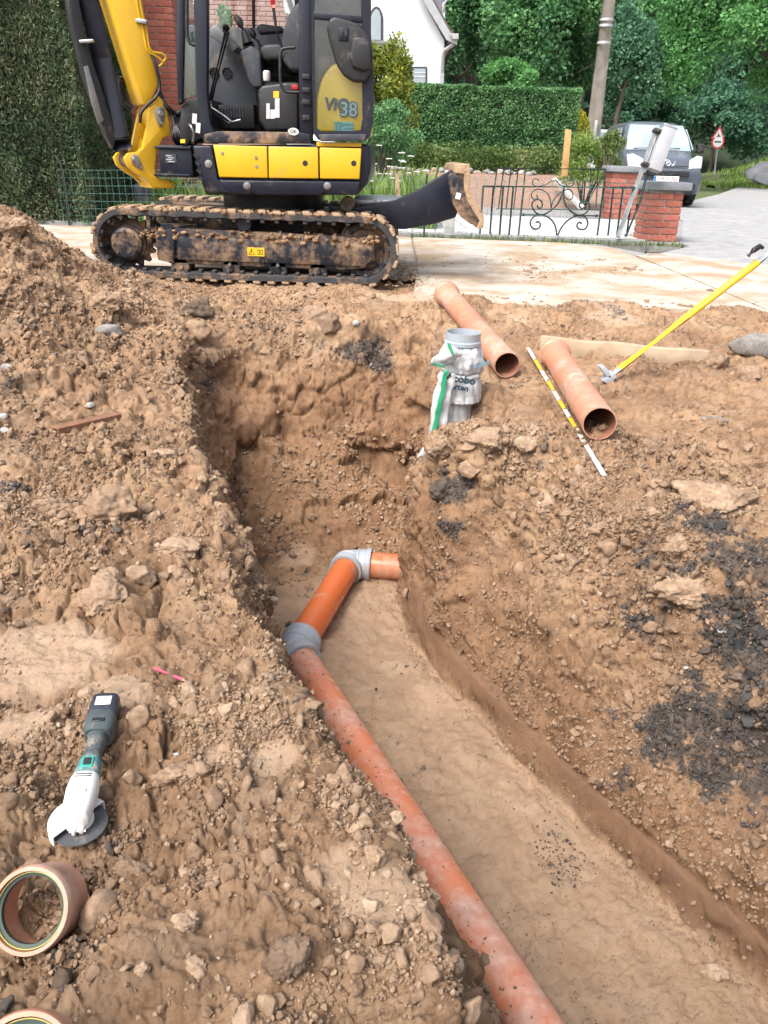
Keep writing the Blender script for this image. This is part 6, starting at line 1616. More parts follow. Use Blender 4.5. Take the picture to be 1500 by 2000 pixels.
for i, a in enumerate([
    ('soil_clod', 'long slab-shaped tan clod high on the left soil heap', 205, 582, 46, (1.15, .7, .6), -.5, .45, .0),
    ('soil_clod', 'brown clod at the upper left lip of the pit, below a dark one', 385, 640, 30, (1, .9, .9), .3, .5, .0),
    ('soil_clod', 'dark grey clod at the upper left lip of the pit', 388, 600, 30, (1.1, .9, .8), .2, .25, .55),
    ('soil_clod', 'big blocky clod on the left bank with a gap under its right side', 212, 1150, 50, (1, .9, .95), .4, .55, .0),
    ('soil_clod', 'flat slab clod lying on the left trench rim', 350, 1060, 48, (1.15, .8, .42), -.1, .6, .0),
    ('soil_clod', 'rounded clod between the blocky clod and the flat slab', 275, 1122, 30, (1.1, .9, .85), .8, .5, .0),
    ('soil_clod', 'greyish stone-like clod just right of the rounded clod', 322, 1118, 19, (1, .8, .8), .1, .35, .2),
    ('soil_clod', 'upright clod under the flat slab on the left rim', 350, 1115, 22, (.8, .8, 1.0), .2, .5, .0),
    ('soil_clod', 'broad earthen mass bulging from the left bank', 205, 985, 64, (1, .9, .8), .1, .4, .0),
    ('soil_clod', 'pale angular clod on left bank near the folded slab', 95, 985, 36, (1.2, .8, .6), .3, .5, .0),
    ('soil_clod', 'dark round crumbly clod at the bottom centre', 562, 1862, 56, (1, .95, .85), .2, .2, .30),
    ('soil_clod', 'tan angular clod left of the dark round clod', 366, 1795, 33, (1, .85, .85), .6, .62, .0),
    ('soil_clod', 'grey-brown rough clod right of the grinder disc', 252, 1690, 42, (1.1, .7, .6), -.1, .25, .15),
    ('soil_clod', 'pale clod perched on the rim against the orange pipe', 812, 1775, 38, (1.1, .8, .7), .5, .68, .0),
    ('soil_clod', 'upright clod leaning at the rim above the perched one', 735, 1665, 34, (.9, .7, 1.0), .4, .55, .0),
    ('soil_clod', 'small tan clod near the bottom edge, left of centre', 385, 1882, 24, (1, 1, .85), 1.0, .6, .0),
    ('soil_clod', 'small tan clod beside the pipe collar bottom', 275, 1890, 18, (1, 1, .85), 1.3, .55, .0),
    ('soil_clod', 'cracked brown clod on the corner mound below the bag', 922, 908, 26, (1.1, .8, .7), -.6, .5, .0),
    ('soil_clod', 'rough lump at the left end of the corner mound below the bag', 868, 868, 34, (1, .9, .9), .5, .45, .0),
    ('soil_clod', 'broad lump on the corner mound, right of the bag foot', 955, 850, 36, (1.2, .9, .7), .2, .5, .0),
    ('soil_clod', 'pale grey lump on the corner mound behind the cracked clod', 1030, 862, 26, (1.1, .9, .7), .9, .75, .1),
    ('soil_clod', 'dark cindery lump on the face of the corner mound', 865, 950, 34, (1, .9, 1.0), .1, .3, .75),
    ('soil_clod', 'large tan block on the dark cinder bank at right', 1342, 1135, 50, (1.15, .8, .65), .1, .55, .0),
    ('soil_clod', 'broad pinkish slab clod on the right bank crest', 1385, 952, 68, (1.1, .8, .55), .3, .62, .0),
    ('soil_clod', 'brown clod beside the cinder gravel, under the pinkish slab', 1313, 1062, 32, (1, .8, .85), .9, .5, .0),
    ('soil_clod', 'dark brown clod lying on the trench floor beside the pipe', 779, 1527, 17, (1, 1, .85), .2, .2, .25),
    ('soil_clod', 'pale crumbled clod on the trench floor at lower right', 1396, 1892, 27, (1.1, .9, .5), .2, .85, .0),
    ('soil_clod', 'tan clod hanging at the back rim below the track', 610, 612, 28, (1, .8, .95), .2, .6, .0),
    ('soil_clod', 'grey-brown clod at the back rim, right of the tan one', 640, 628, 24, (.9, .8, 1.2), .2, .4, .2),
    ('soil_clod', 'square tan block on the crest at the far left', 22, 440, 36, (1, .8, .8), .5, .6, .0),
    ('soil_clod', 'dark clod on the left heap below the square block', 65, 500, 26, (1, .9, .7), .1, .25, .1),
    ('soil_clod', 'pale clod at the end of the pink pencil', 372, 1350, 24, (.8, .8, 1.0), .4, .68, .0),
    ('soil_clod', 'ochre-stained clod cluster in the middle of the near bank', 345, 1500, 42, (1.2, .8, .7), .4, .55, .0),
    ('soil_clod', 'tan clod on the left slope below the rusty strip', 320, 885, 24, (1.1, .9, .7), .2, .6, .0),
    ('soil_clod', 'brown clod right of the tool tip, near the grey boulder', 1400, 705, 30, (1.1, .8, .8), .7, .45, .0),
    ('soil_clod', 'loose brown clods lump in front of the grey boulder', 1455, 725, 28, (1, .9, .8), .2, .45, .0)]):
    nm, lab, px, py, r, st, rz, tone, cv = a
    lump(nm, lab, 'clod', px, py, r, M_CLOD, S + i, st, rz, .42, tone, .1 * math.sin(i * 3), 5 if r > 30 else 4, .62, cv, 'large clods of soil', 14)
for i, a in enumerate([
    ('stone', 'blue-grey oblong stone on the left heap', 212, 640, 27, (1.25, .6, .55), .35, .45),
    ('stone', 'grey and rust coloured boulder at the right edge beyond the plank', 1478, 672, 52, (1.2, .6, .55), -.1, .45),
    ('stone', 'flat grey stone on the ground right of the ruler', 1398, 815, 22, (1.3, .7, .35), .0, .3),
    ('stone', 'small white stone on the left slope, lowest of a row', 10, 842, 9, (1, 1, .8), .0, .95),
    ('stone', 'small white stone at the left edge above the lowest', 5, 815, 10, (1, 1, .8), .5, .9),
    ('stone', 'pale round stone left of the rusty strip, at the edge', 14, 715, 13, (1.2, 1, .8), .2, .65),
    ('stone', 'pale rounded stone above the rusty strip', 175, 790, 10, (1, 1, .8), .2, .75),
    ('stone', 'white chip of stone on dirt near the bottom', 528, 1952, 12, (1.3, .8, .3), .6, 1.0),
    ('stone', 'grey-white pebble on the clump above the near bank', 345, 1472, 9, (1, .8, .7), .1, .9),
    ('stone', 'blue-grey stone among cinders on the right bank', 1408, 1230, 11, (1.2, .8, .6), .1, .7),
    ('stone', 'white flint in the cinders below the tan block', 1340, 1303, 7, (1.4, .7, .5), .4, 1.0),
    ('stone', 'pinkish stone in the back wall under the track', 695, 632, 8, (1, .8, .9), .4, .8)]):
    nm, lab, px, py, r, st, rz, tone = a
    lump(nm, lab, 'stone', px, py, r, M_PEB, S + 60 + i, st, rz, .3, tone, .05, 3, .2, 0, 'stones in the soil', 12)
# crumbs of mud dropped on the concrete slabs
rg = np.random.default_rng(51); cs, rs = [], []
for (px, py, n_, sx_, sy_) in ((1050, 540, 40, 18, 5), (1100, 532, 40, 40, 4), (900, 505, 22, 60, 12), (1200, 528, 40, 30, 3), (1235, 527, 30, 12, 3), (1035, 522, 50, 14, 5), (960, 585, 40, 120, 10), (1170, 508, 25, 12, 2), (800, 545, 110, 30, 14), (790, 520, 40, 12, 12), (1350, 560, 14, 100, 15), (1060, 500, 16, 80, 8), (1180, 596, 60, 200, 6)):
    for k in range(n_):
        q = atz(px + rg.normal(0, sx_), py + rg.normal(0, sy_), .014)
        if 5.02 < q.y < 9 and q.x > -.3: cs.append(tuple(q)); rs.append(.0085 * (1 - rg.uniform(0, .97)) ** (-.45))
o = lump_cloud('mud_crumbs', cs, rs, M_CLOD, None, 9, 2, .45, 'stuff')
add_attr(o.data, 'tone', np.repeat(np.clip(rg.normal(.45, .15, len(cs)), 0, 1), len(o.data.vertices) // len(cs))); add_attr(o.data, 'coal', np.zeros(len(o.data.vertices)))

# ================================================================== DRAIN PIPES
def pvc(name, col, dust, damt, rough=.28):
    return paint(name, col, rough, 0, .08, damt, dust, 3, 4, .02, spec=.5)
M_ORP = pvc('sheen_orange_pvc', (.64, .225, .115), (.66, .42, .33), .46, .25)  # dusty; base and dust pinkened to paint in the sky sheen
M_ORF = pvc('deep_orange_pvc', (.55, .13, .04), (.50, .30, .20), .26, .25)
M_ORP2 = pvc('faded_terracotta_pvc', (.47, .20, .125), (.50, .36, .28), .42, .38)
M_GRP = pvc('grey_pvc', (.33, .37, .41), (.34, .28, .22), .18, .4)
M_INS = paint('pipe_inside', (.30, .13, .085), .5, 0, .15, .2, (.35, .25, .18), 6, 6, .02)
RP = .0625
pz = FLOOR_Z + .065
A_ = atz(577, 1272, pz); N_ = atz(1038, 2000, pz); B_ = atz(683, 1100, pz); C_ = atz(768, 1107, pz)
A_.z = B_.z = C_.z = N_.z = pz
du = (N_ - A_).normalized(); dv_ = (B_ - A_).normalized(); dw = (C_ - B_).normalized()
pr = empty('buried_drain_pipe', (A_.x, A_.y, FLOOR_Z), 'orange drain pipe run with grey bends on the trench floor', 'drain pipe')
def pipe_tube(name, a, b, r, mat, parent, n=40, wall=.004):
    bm = bmesh.new(); a = Vector(a); b = Vector(b); L = (b - a).length
    add_lathe(bm, [(r, 0), (r, L * .33), (r, L * .66), (r, L), (r - wall, L), (r - wall, 0)], a, b - a, n, True)
    return bm_obj(name, bm, mat, parent, 40)
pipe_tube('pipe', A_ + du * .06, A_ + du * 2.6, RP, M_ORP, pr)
pipe_tube('pipe', A_ + dv_ * .05, B_ - dv_ * .02, RP, M_ORF, pr)
pipe_tube('pipe', B_ + dw * .06, C_ + dw * .3, RP, M_ORF, pr)
def bend(name, p, d0, d1, la, lb, parent):
    """grey bend: socket on each side of the corner p, d0/d1 point away from the corner"""
    bm = bmesh.new()
    a = p + d0 * la; b = p + d1 * lb
    q = [a, p + d0 * la * .45, p + (d0 + d1) * min(la, lb) * .12, p + d1 * lb * .45, b]
    add_tube(bm, bez(q, 6), RP + .006, 36, True)
    o = bm_obj(name, bm, M_GRP, parent, 40)
    for c_, d in ((a, -d0), (b, -d1)):
        bm = bmesh.new(); add_lathe(bm, [(RP + .002, -.004), (RP + .015, -.004), (RP + .017, .004), (RP + .017, .016), (RP + .010, .022), (RP + .010, .050), (RP + .013, .054), (RP + .013, .060), (RP + .004, .066)], c_, d, 40); bm_obj('socket', bm, M_GRP, o)
    return o
bend('bend', A_, du, dv_, .075, .085, pr)
bend('bend', B_, -dv_, dw, .07, .10, pr)
bm = bmesh.new(); add_lathe(bm, [(RP, -.006), (RP + .006, -.006), (RP + .006, .012), (RP, .012)], C_ + dw * .05, dw, 36, True); bm_obj('collar', bm, M_GRP, pr)
def loose_pipe(name, label, near, far, r, mat, socket=True):
    """near/far: axis points; socket flare at the far end"""
    t = empty(name, (near + far) / 2 - Vector((0, 0, r)), label, 'pipe', 'spare pipes lying on the ground')
    bm = bmesh.new(); L = (far - near).length; w = .0042
    pf = [(r - w, 0), (r - .001, 0), (r, .004), (r, L * .5), (r, L - .095), (r + .010, L - .080), (r + .010, L - .030), (r + .017, L - .024), (r + .017, L - .012), (r + .011, L - .006), (r + .011, L)] if socket else [(r - w, 0), (r, 0), (r, L)]
    add_lathe(bm, pf, near, far - near, 48); bm_obj('outer_wall', bm, mat, t, 40)
    bm = bmesh.new(); add_lathe(bm, [(r - w, 0), (r - w, L * .5), (r - w, L - .1), (r + .006, L - .08), (r + .011, L)], near, far - near, 48); bm_obj('inner_wall', bm, M_INS, t, 40)
    return t
up_ = Vector((0, 0, RP + .004))
n1 = hit(988, 738) + up_; f1 = hit(868, 592) + up_; f1 = at(872, 575, f1.y) * .5 + f1 * .5
loose_pipe('spare_pipe', 'longer dusty terracotta pipe lying behind the bagged riser', n1, f1, RP, M_ORP2)
n2 = hit(1166, 861) + up_; f2 = hit(1080, 718) + up_
loose_pipe('spare_pipe', 'shorter dusty terracotta pipe lying beside the yellow and white ruler', n2, f2, RP, M_ORP2)
# folding ruler
ru = hit(1031, 685); rv = hit(1178, 941)
_up = 0
for k in range(40):
    q = ru.lerp(rv, k / 39); m_ = np.nonzero((np.abs(V[:, 0] - q.x) < .02) & (np.abs(V[:, 1] - q.y) < .02))[0]
    if len(m_): _up = max(_up, np.percentile(V[m_, 2], 90) - q.z)
ru.z += .020; rv.z += .022
_w = np.array(rv - ru); _t = np.clip(((V - np.array(ru)) @ _w) / (_w @ _w), 0, 1); _c = np.array(ru) + _t[:, None] * _w
_near = np.hypot(V[:, 0] - _c[:, 0], V[:, 1] - _c[:, 1]) < .035
V[:, 2] = np.where(_near & (V[:, 2] > _c[:, 2] - .006), _c[:, 2] - .006, V[:, 2]); soil_me.vertices.foreach_set('co', V.astype(np.float32).ravel()); soil_me.update()
rm_ = (ru + rv) / 2 + Vector((0, 0, .012))
fr_ = empty('folding_ruler', rm_, 'white folding ruler with yellow bands beside the shorter spare pipe', 'ruler')
M_RW = paint('ruler_white', (.70, .69, .66), .5, 0, .1, .15, MUD, 9, 14, 0); M_RY = paint('ruler_yellow', (.66, .42, .03), .5, 0, .1, .1, MUD, 9, 14, 0)
segs = [(0, .14, 0), (.14, .26, 1), (.26, .36, 0), (.36, .45, 1), (.45, .53, 0), (.53, .60, 1), (.60, .66, 0), (.66, .73, 1), (.73, 1.0, 0)]
for i, (s0, s1, y_) in enumerate(segs):
    a, b = ru.lerp(rv, s0), ru.lerp(rv, s1 - .002); d = (b - a); bm = bmesh.new()
    x = d.normalized(); s = x.cross(Vector((0, 0, 1))).normalized(); u_ = s.cross(x)
    add_box(bm, (a + b) / 2, (d.length, .017, .004), Matrix((x, s, u_)).transposed(), .0008, 1); bm_obj('ruler_segment', bm, M_RY if y_ else M_RW, fr_)
    if i: bm = bmesh.new(); add_lathe(bm, [(0, -.001), (.005, -.001), (.005, .004), (0, .004)], a + u_ * .002, u_, 10); bm_obj('hinge', bm, M_STEEL, fr_)
# timber board
pa, pb = hit(1056, 684), hit(1385, 712)
pl_ = empty('timber_board', (pa + pb) / 2, 'weathered timber board lying on edge behind the spare pipes', 'board')
d = pb - pa; x = Vector((d.x, d.y, d.z * .6)).normalized(); s = x.cross(Vector((0, 0, 1))).normalized(); u_ = s.cross(x)
bm = bmesh.new(); add_box(bm, (pa + pb) / 2 + Vector((0, .03, .022)), (d.length, .045, .085), Matrix((x, s, u_)).transposed(), .005, 2)
bmesh.ops.subdivide_edges(bm, edges=[e_ for e_ in bm.edges if e_.calc_length() > .3], cuts=14)
for v in bm.verts: v.co.z += .004 * math.sin(v.co.x * 17) ; v.co.y += .003 * math.sin(v.co.x * 23)
bm_obj('plank', bm, paint('dusty_timber', (.40, .31, .215), .9, 0, .25, .3, (.36, .24, .14), 10, 5, .3), pl_)
# yellow long-handled tool
tb = hit(1188, 748); 
M_TY = paint('yellow_handle', (.78, .47, .02), .4, 0, .06, .08, MUD, 6, 6, .02)
yt = empty('long_handled_tool', tb, 'yellow tube tool with grey forked tip leaning in from the right', 'tool')
Yt = tb.y; q0 = at(1208, 722, Yt); q1 = at(1480, 512, Yt + .12); q2 = at(1560, 450, Yt + .155)
rod('shaft', [q0, q0.lerp(q1, .5), q1], .0165, M_TY, yt, 20); rod('upper_sleeve', [q1 - (q1 - q0) * .01, q2], .0155, M_GRP, yt, 18)
rod('sleeve_ring', [q0 - (q1 - q0).normalized() * .0, q0 + (q1 - q0).normalized() * .012], .019, M_GRP, yt, 18)
tip = q0 - (q1 - q0).normalized() * .085
rod('tip', [q0, q0.lerp(tip, .5), tip], [.0165, .015, .011], M_GRP, yt, 14)
bm = bmesh.new(); add_prism(bm, [at(1170, 716, Yt - .03), at(1182, 716, Yt - .03), at(1192, 728, Yt - .03), at(1196, 740, Yt - .03), at(1186, 738, Yt - .03)], (0, .05, 0), .004, 2); bm_obj('prong', bm, M_GRP, yt)
bm = bmesh.new(); add_prism(bm, [at(1176, 744, Yt - .03), at(1196, 728, Yt - .03), at(1206, 736, Yt - .03), at(1190, 752, Yt - .03)], (0, .06, 0), .004, 2); bm_obj('prong', bm, M_GRP, yt)
h0 = at(1461, 500, Yt + .09); rod('trigger', [h0, at(1472, 489, Yt + .09), at(1484, 481, Yt + .1), at(1490, 484, Yt + .11)], [.010, .013, .012, .008], M_BLK, yt, 10)

rg = np.random.default_rng(66); cs, rs = [], []
sd = du.cross(Vector((0, 0, 1))).normalized(); sd = sd if sd.x < 0 else -sd
for k in range(230):
    t = rg.uniform(.1, 1.75); th = rg.uniform(.15, 1.5) if k < 190 else rg.uniform(-1.2, 1.2)
    q = A_ + du * t + (sd * math.sin(th) + Vector((0, 0, 1)) * math.cos(th)) * (RP + .001); cs.append(tuple(q)); rs.append(.0022 * (1 - rg.uniform(0, .985)) ** (-.36))
o = lump_cloud('pipe_crumbs', cs, rs, M_CLOD, None, 19, 2, .7, 'stuff', False)
add_attr(o.data, 'tone', np.full(len(o.data.vertices), .5)); add_attr(o.data, 'coal', np.zeros(len(o.data.vertices)))
# ================================================================== RISER WITH PLASTIC BAG
rc = at(905, 648, 3.22); RX, RY, RZ = rc.x, 3.22, rc.z
rs_ = empty('riser_pipe', (RX, RY, -.6), 'grey vertical riser pipe with open socket standing in the pit side', 'pipe')
bm = bmesh.new(); add_lathe(bm, [(RP - .004, -1.05), (RP - .004, -.10), (RP + .006, -.085), (RP + .010, -.055), (RP + .016, -.05), (RP + .016, -.036), (RP + .011, -.032), (RP + .011, 0), (RP + .006, 0), (RP + .006, -.05), (0, -.055)], (RX, RY, RZ), (0, 0, 1), 44); bm_obj('pipe', bm, M_GRP, rs_, 40)
o = lump_cloud('dirt_plug', [(RX + .02 * math.sin(k * 2.4) * (k % 3), RY + .02 * math.cos(k * 2.4) * (k % 3), RZ - .055) for k in range(14)], [.012 + .004 * (k % 3) for k in range(14)], M_MUD, rs_, 8, 2, .6); o['kind'] = 'stuff'
m, n_, l_, b_ = nodes_of('white_plastic_film')
t_ = noise_tex(n_, l_, 9, 5); r_ = ramp(n_, [(.28, (.36, .31, .26)), (.42, (.55, .56, .57)), (.65, (.70, .71, .72))]); l_.new(t_.outputs['Fac'], r_.inputs[0]); l_.new(r_.outputs[0], b_.inputs['Base Color']); b_.inputs['Roughness'].default_value = .3
tr_ = n_.new('ShaderNodeBsdfTranslucent'); tr_.inputs[0].default_value = (.75, .76, .78, 1); mx_ = n_.new('ShaderNodeMixShader'); mx_.inputs[0].default_value = .3
l_.new(b_.outputs[0], mx_.inputs[1]); l_.new(tr_.outputs[0], mx_.inputs[2]); l_.new(mx_.outputs[0], n_['Material Output'].inputs['Surface'])
M_FILM = m
M_GREENP = paint('green_stripe', (.02, .25, .12), .4, 0, .1, .1, MUD, 8, 9, 0)
bgx = empty('plastic_bag', (RX, RY, RZ - .4), 'white plastic sack with green stripe tied round the riser pipe', 'bag')
def film(name, prof, z0, x0, y0, seed, mat, parent, amp=.012, n=72, ang=(0, 2 * math.pi)):
    """crumpled sleeve: prof list of (radius, dz)"""
    ths = np.linspace(ang[0], ang[1], n, endpoint=abs(ang[1] - ang[0]) < 6.2); closed = abs(ang[1] - ang[0]) > 6.2
    rows = []; m_ = 8
    pr_ = []
    for i in range(len(prof) - 1):
        for k in range(m_): f = k / m_; pr_.append((prof[i][0] * (1 - f) + prof[i + 1][0] * f, prof[i][1] * (1 - f) + prof[i + 1][1] * f))
    pr_.append(prof[-1])
    vs = []
    for r, z in pr_:
        for t in ths: vs.append((math.cos(t), math.sin(t), z, r))
    A = np.array(vs); pn = np.stack([A[:, 0] * 2.2, A[:, 1] * 2.2, A[:, 2] * 9], 1)
    th_ = np.arctan2(A[:, 1], A[:, 0]); w_ = vnoise(pn * 1.5 + seed, seed)
    fold = amp * (1.1 * np.abs(np.sin(th_ * 5.5 + w_ * 2.2 + A[:, 2] * 9)) ** .6 - .5 + .5 * np.abs(vnoise(np.stack([A[:, 0] * 6, A[:, 1] * 6, A[:, 2] * 45], 1) + seed, 4)) + .5 * w_)
    r = A[:, 3] + fold
    v = np.stack([x0 + A[:, 0] * r, y0 + A[:, 1] * r, z0 + A[:, 2]], 1)
    k = len(ths); ii = np.arange(len(v)).reshape(-1, k)
    if closed: ii = np.concatenate([ii, ii[:, :1]], 1)
    f = np.stack([ii[:-1, :-1], ii[:-1, 1:], ii[1:, 1:], ii[1:, :-1]], -1).reshape(-1, 4)
    o = link(name, np_mesh(name, v, f), mat, parent, smooth=True); md = o.modifiers.new('t', 'SOLIDIFY'); md.thickness = .0012
    return o
film('sack_top', [(.064, -.055), (.074, -.075), (.084, -.12), (.080, -.155), (.070, -.17)], RZ, RX, RY, 3, M_FILM, bgx, .014)
film('tie_band', [(.078, -.165), (.084, -.175), (.080, -.19)], RZ, RX, RY, 5, M_FILM, bgx, .006)
film('printed_flap', [(.074, -.178), (.084, -.21), (.088, -.25), (.092, -.285)], RZ, RX, RY, 7, M_FILM, bgx, .008, 60, (-2.5, .35))
film('sack_body', [(.066, -.18), (.064, -.3), (.062, -.42), (.066, -.52)], RZ, RX - .012, RY, 9, M_FILM, bgx, .010)
# tied ear and hanging tail on the left
def ribbon(name, rows, mat, parent, seed=1, amp=.006):
    """rows: list of (left point, right point)"""
    L_ = bez([r[0] for r in rows], 5); R_ = bez([r[1] for r in rows], 5); n = 9; v = []
    for a, b in zip(L_, R_):
        for k in range(n): v.append(a.lerp(b, k / (n - 1)))
    v = np.array(v); v = v + np.stack([vnoise(v * 40, seed), vnoise(v * 40 + 9, seed + 1) * 1.6, vnoise(v * 40 + 19, seed + 2) * .5], 1) * amp
    ii = np.arange(len(v)).reshape(-1, n); o = link(name, np_mesh(name, v, np.stack([ii[:-1, :-1], ii[:-1, 1:], ii[1:, 1:], ii[1:, :-1]], -1).reshape(-1, 4)), mat, parent, smooth=True)
    md = o.modifiers.new('t', 'SOLIDIFY'); md.thickness = .0015; return o
Yb = RY - .10
ribbon('ear', [(at(872, 668, Yb), at(905, 690, Yb - .01)), (at(856, 690, Yb - .01), at(885, 712, Yb - .02)), (at(843, 706, Yb - .01), at(868, 716, Yb - .01)), (at(842, 714, Yb), at(866, 720, Yb))], M_FILM, bgx, 5, .01)
tail = ribbon('tail', [(at(857, 728, Yb), at(888, 730, Yb - .01)), (at(848, 770, Yb), at(884, 770, Yb - .015)), (at(840, 820, Yb - .01), at(872, 820, Yb - .02)), (at(834, 860, Yb - .02), at(852, 862, Yb - .02)), (at(813, 893, Yb - .04), at(836, 893, Yb - .04))], M_FILM, bgx, 9, .008)
ribbon('green_stripe', [(at(866, 724, Yb - .016), at(876, 722, Yb - .018)), (at(858, 770, Yb - .022), at(868, 770, Yb - .024)), (at(846, 825, Yb - .03), at(856, 825, Yb - .032)), (at(842, 852, Yb - .034), at(850, 853, Yb - .034))], M_GREENP, tail, 9, .004)
ribbon('green_stripe', [(at(874, 670, Yb - .015), at(880, 672, Yb - .018)), (at(877, 684, Yb - .02), at(884, 686, Yb - .022)), (at(882, 694, Yb - .022), at(886, 695, Yb - .022))], M_GREENP, bgx, 12, .004)
ribbon('green_stripe', [(at(845, 707, Yb - .012), at(844, 711, Yb - .012)), (at(858, 712, Yb - .016), at(857, 716, Yb - .016)), (at(870, 714, Yb - .018), at(869, 718, Yb - .018))], M_GREENP, bgx, 14, .002)
ct = at(900, 741, RY - .112); text_mesh('Acobo', .046, M_DKBLUE, 'lettering', bgx, ct, (1, -.02, -.12), (.1, 0, 1), .0006, .0016)
ct = at(898, 757, RY - .114); text_mesh('arten', .034, M_DKBLUE, 'lettering', bgx, ct, (1, -.02, -.14), (.1, 0, 1), .0006, .0012)
ct = at(941, 712, RY - .080); text_mesh('Acobo', .034, M_LBLUE, 'lettering', bgx, ct, (.75, .6, .15), (0, 0, 1), .0006, .0008)

# ================================================================== ANGLE GRINDER
ga, gb_ = hit(200, 1450), hit(158, 1643)
gm = (ga + gb_) / 2; uu = (ga - gb_).normalized(); uu.z -= .10; uu.normalize()
nn_ = Vector((0.05, -.15, 1)); nn_ = (nn_ - uu * nn_.dot(uu)).normalized(); ww = uu.cross(nn_)
glen = (at(205, 1370, ga.y + .02) - at(150, 1625, gb_.y)).length
GS = .74
g0 = gb_ + nn_ * .078 * GS + uu * .012
GM = Matrix(((uu.x, ww.x, nn_.x, g0.x), (uu.y, ww.y, nn_.y, g0.y), (uu.z, ww.z, nn_.z, g0.z), (0, 0, 0, 1))) @ Matrix.Scale(GS, 4)
gr = bpy.data.objects.new('angle_grinder', None); COL.objects.link(gr); gr.matrix_basis = GM; gr.empty_display_size = .1
tag(gr, 'dusty cordless angle grinder lying on the left bank', 'angle grinder')
M_GDK = paint('grinder_dark', (.045, .06, .065), .5, 0, .2, .3, (.30, .26, .21), 12, 16, .04); M_GTE = paint('grinder_teal', (.03, .15, .16), .5, 0, .2, .3, (.36, .33, .28), 12, 16, .04)
M_GWH = paint('dusty_white_metal', (.62, .61, .58), .6, .0, .12, .15, (.42, .36, .29), 9, 14, .08); M_DISC = paint('cutting_disc', (.060, .062, .068), .8, 0, .3, .2, (.2, .18, .16), 20, 20, .2)
M_BATT = paint('battery_black', (.022, .028, .04), .4, 0, .2, .25, (.3, .27, .24), 12, 14, .03)
def gpart(name, bm, mat, par=None): return bm_obj(name, bm, mat, par or gr, 40, world=False)
def superloft(secs, n=20, e_=2.6):
    """sections: (x, cz, half width, half height)"""
    bm = bmesh.new(); S_ = []
    for x, cz, hw, hh in secs:
        ring = []
        for k in range(n):
            t = 2 * math.pi * k / n; c_, s_ = math.cos(t), math.sin(t)
            ring.append(Vector((x, hw * math.copysign(abs(c_) ** (2 / e_), c_), cz + hh * math.copysign(abs(s_) ** (2 / e_), s_))))
        S_.append(ring)
    loft(bm, S_); return bm
gpart('motor_housing', superloft([(.085, .004, .030, .028), (.100, .004, .031, .030), (.135, .004, .027, .027), (.150, .004, .024, .025)]), M_GTE)
gpart('grip', superloft([(.145, .004, .024, .025), (.175, .002, .0215, .024), (.225, .0, .022, .025), (.245, .0, .028, .030)]), M_GDK)
gpart('rear_housing', superloft([(.236, .0, .030, .031), (.250, .0, .037, .035), (.292, .0, .038, .037), (.305, .0, .036, .035)], 20, 4), M_GDK)
bt = gpart('battery', superloft([(.300, -.006, .034, .040), (.306, -.006, .037, .043), (.365, -.006, .037, .043), (.372, -.006, .034, .040)], 20, 5), M_BATT)
bm = bmesh.new(); add_box(bm, (.338, .0, .0375), (.034, .040, .002), None, .0005, 1); gpart('sticker', bm, M_WHT, bt)
bm = bmesh.new(); add_box(bm, (.266, 0, .036), (.014, .032, .004), None, .002, 1); gpart('charge_indicator', bm, M_BLK)
bm = bmesh.new(); add_box(bm, (.120, .0, .031), (.036, .028, .006), None, .003, 2); sw = gpart('switch_frame', bm, M_TEAL)
bm = bmesh.new(); add_box(bm, (.121, .0, .0345), (.022, .018, .006), None, .003, 2); gpart('switch', bm, M_BLK, sw)
gpart('gear_head', superloft([(-.036, .0, .020, .018), (-.030, .004, .028, .026), (.0, .008, .033, .030), (.05, .008, .036, .031), (.080, .006, .034, .030), (.090, .005, .031, .029)], 22, 2.8), M_GWH)
bm = bmesh.new(); add_lathe(bm, [(0, -.002), (.010, -.002), (.0105, .003), (0, .0035)], (.026, .006, .037), (0, 0, 1), 18); gpart('spindle_lock', bm, M_GWH)
for x in (.072, .079):
    bm = bmesh.new(); add_box(bm, (x, 0, .0365), (.003, .036, .002), None, .0006, 1); gpart('cooling_slot', bm, M_GDK)
bm = bmesh.new(); add_lathe(bm, [(0, -.026), (.024, -.026), (.026, -.02), (.026, -.012), (.023, .0), (0, .0)], (-.005, 0, .0), (0, 0, 1), 28); gpart('neck', bm, M_GWH)
dz = -.036
bm = bmesh.new(); add_lathe(bm, [(0, dz - .0015), (.0615, dz - .0015), (.0625, dz), (.0615, dz + .0015), (0, dz + .0015)], (-.005, 0, 0), (0, 0, 1), 56); gpart('cutting_disc', bm, M_DISC)
bm = bmesh.new(); angs = np.linspace(rad(-10), rad(172), 26)
pf = [(.024, -.018), (.066, -.018), (.068, -.022), (.068, -.046), (.0655, -.046), (.0655, -.021), (.024, -.0205)]
rings = [[bm.verts.new((-.005 + r * math.cos(t + rad(232)), r * math.sin(t + rad(232)), z)) for r, z in pf] for t in angs]
for a, b in zip(rings, rings[1:]):
    for k in range(len(pf)): bm.faces.new((a[k], a[(k + 1) % len(pf)], b[(k + 1) % len(pf)], b[k]))
bm.faces.new(rings[0][::-1]); bm.faces.new(rings[-1])
gd = gpart('disc_guard', bm, M_GWH)
bm = bmesh.new(); add_lathe(bm, [(.025, -.026), (.033, -.026), (.033, -.014), (.025, -.014)], (-.005, 0, 0), (0, 0, 1), 30, True); add_box(bm, (-.036, .012, -.020), (.014, .010, .014), None, .002); add_box(bm, (-.040, -.004, -.020), (.014, .008, .014), None, .002); add_tube(bm, [(-.040, .022, -.020), (-.040, -.014, -.020)], .003, 8); gpart('guard_clamp', bm, M_GWH, gd)

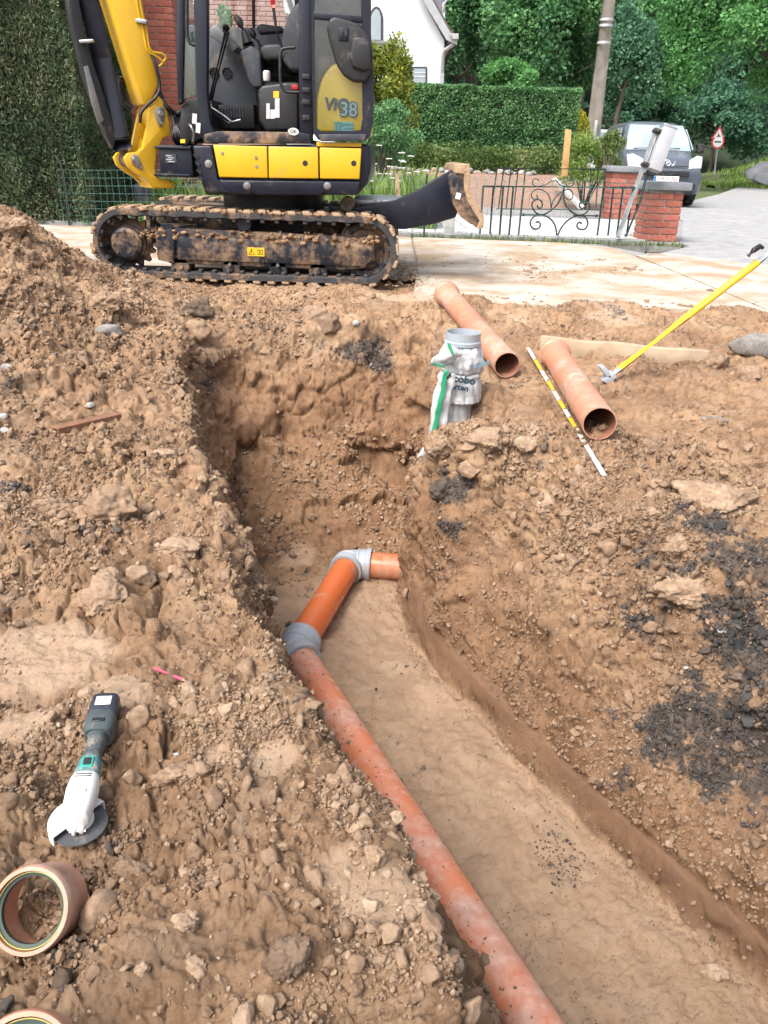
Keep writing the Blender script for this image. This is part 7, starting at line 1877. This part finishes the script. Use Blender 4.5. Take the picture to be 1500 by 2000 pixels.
# ================================================================== SMALL THINGS ON THE BANK
M_RYD = paint('dull_yellow_rubber', (.34, .29, .07), .6, 0, .2, .3, MUD, 8, 9, 0)
def ring_pipe(name, label, c, axis, r, L, mat, lip=True):
    t = empty(name, c, label, 'pipe collar', 'cut pipe collars'); ax_ = axis.normalized()
    bm = bmesh.new(); add_lathe(bm, [(r - .0045, 0), (r + .001, 0), (r + .003, .005), (r + .003, .018), (r, .024), (r, L), (r - .005, L), (r - .005, .03)], c, ax_, 56, True); o = bm_obj('collar_wall', bm, mat, t, 40)
    bm = bmesh.new(); add_lathe(bm, [(r - .0125, .010), (r - .0055, .008), (r - .0055, .022), (r - .0125, .018)], c, ax_, 56, True); bm_obj('rubber_seal', bm, paint('dark_green_rubber', (.03, .05, .04), .6, 0, .2, .15, MUD, 8, 9, 0), o)
    bm = bmesh.new(); add_lathe(bm, [(r - .0075, .005), (r - .006, .005), (r - .006, .0075), (r - .0075, .0075)], c, ax_, 56, True); bm_obj('yellow_ring', bm, M_RYD, o)
    return t
h = hit(78, 1872); vd = (h - _C).normalized()
ax_ = (vd + _R * .42 + _U * .22).normalized()
ctr = h + _U * .066 + Vector((0, 0, .006)) - _R * .016
ring_pipe('pipe_collar', 'terracotta pipe collar with dark seal standing on the near left bank', ctr, ax_, .0585, .07, M_ORP2)
h2 = hit(40, 2205); ring_pipe('pipe_collar', 'terracotta pipe collar mostly cut off by the bottom left corner', h2 + _U * .060 + Vector((0, 0, .01)), (vd + _R * .2).normalized(), .0575, .07, M_ORP2)
a, b = hit(303, 1311) + Vector((0, 0, .012)), hit(357, 1336) + Vector((0, 0, .012))
pc = empty('carpenter_pencil', (a + b) / 2, 'pink carpenter pencil lying on the left bank', 'pencil')
M_PINK = paint('pink_lacquer', (.62, .10, .16), .4, 0, .1, .1, MUD, 8, 20, 0)
rod('barrel', [a, b], .0042, M_PINK, pc, 6); rod('point', [b, b + (b - a).normalized() * .010], [.0042, .0008], M_WOOD, pc, 6)
a, b = hit(106, 842) + Vector((0, 0, .012)), hit(228, 815) + Vector((0, 0, .016))
rsx = empty('rusty_strip', (a + b) / 2, 'rusty brown angle strip lying on the left soil heap', 'metal strip')
M_RUST = paint('rust', (.22, .105, .06), .9, 0, .3, .3, MUD, 12, 9, .3); d = b - a; x = d.normalized(); s = x.cross(Vector((0, 0, 1))).normalized(); u_ = s.cross(x)
bm = bmesh.new(); R3 = Matrix((x, s, u_)).transposed(); add_box(bm, (a + b) / 2, (d.length, .045, .006), R3, .002, 1); bm_obj('flange', bm, M_RUST, rsx)
bm = bmesh.new(); add_box(bm, (a + b) / 2 + s * .019 - u_ * .018, (d.length, .006, .036), R3, .002, 1); bm_obj('flange', bm, M_RUST, rsx)
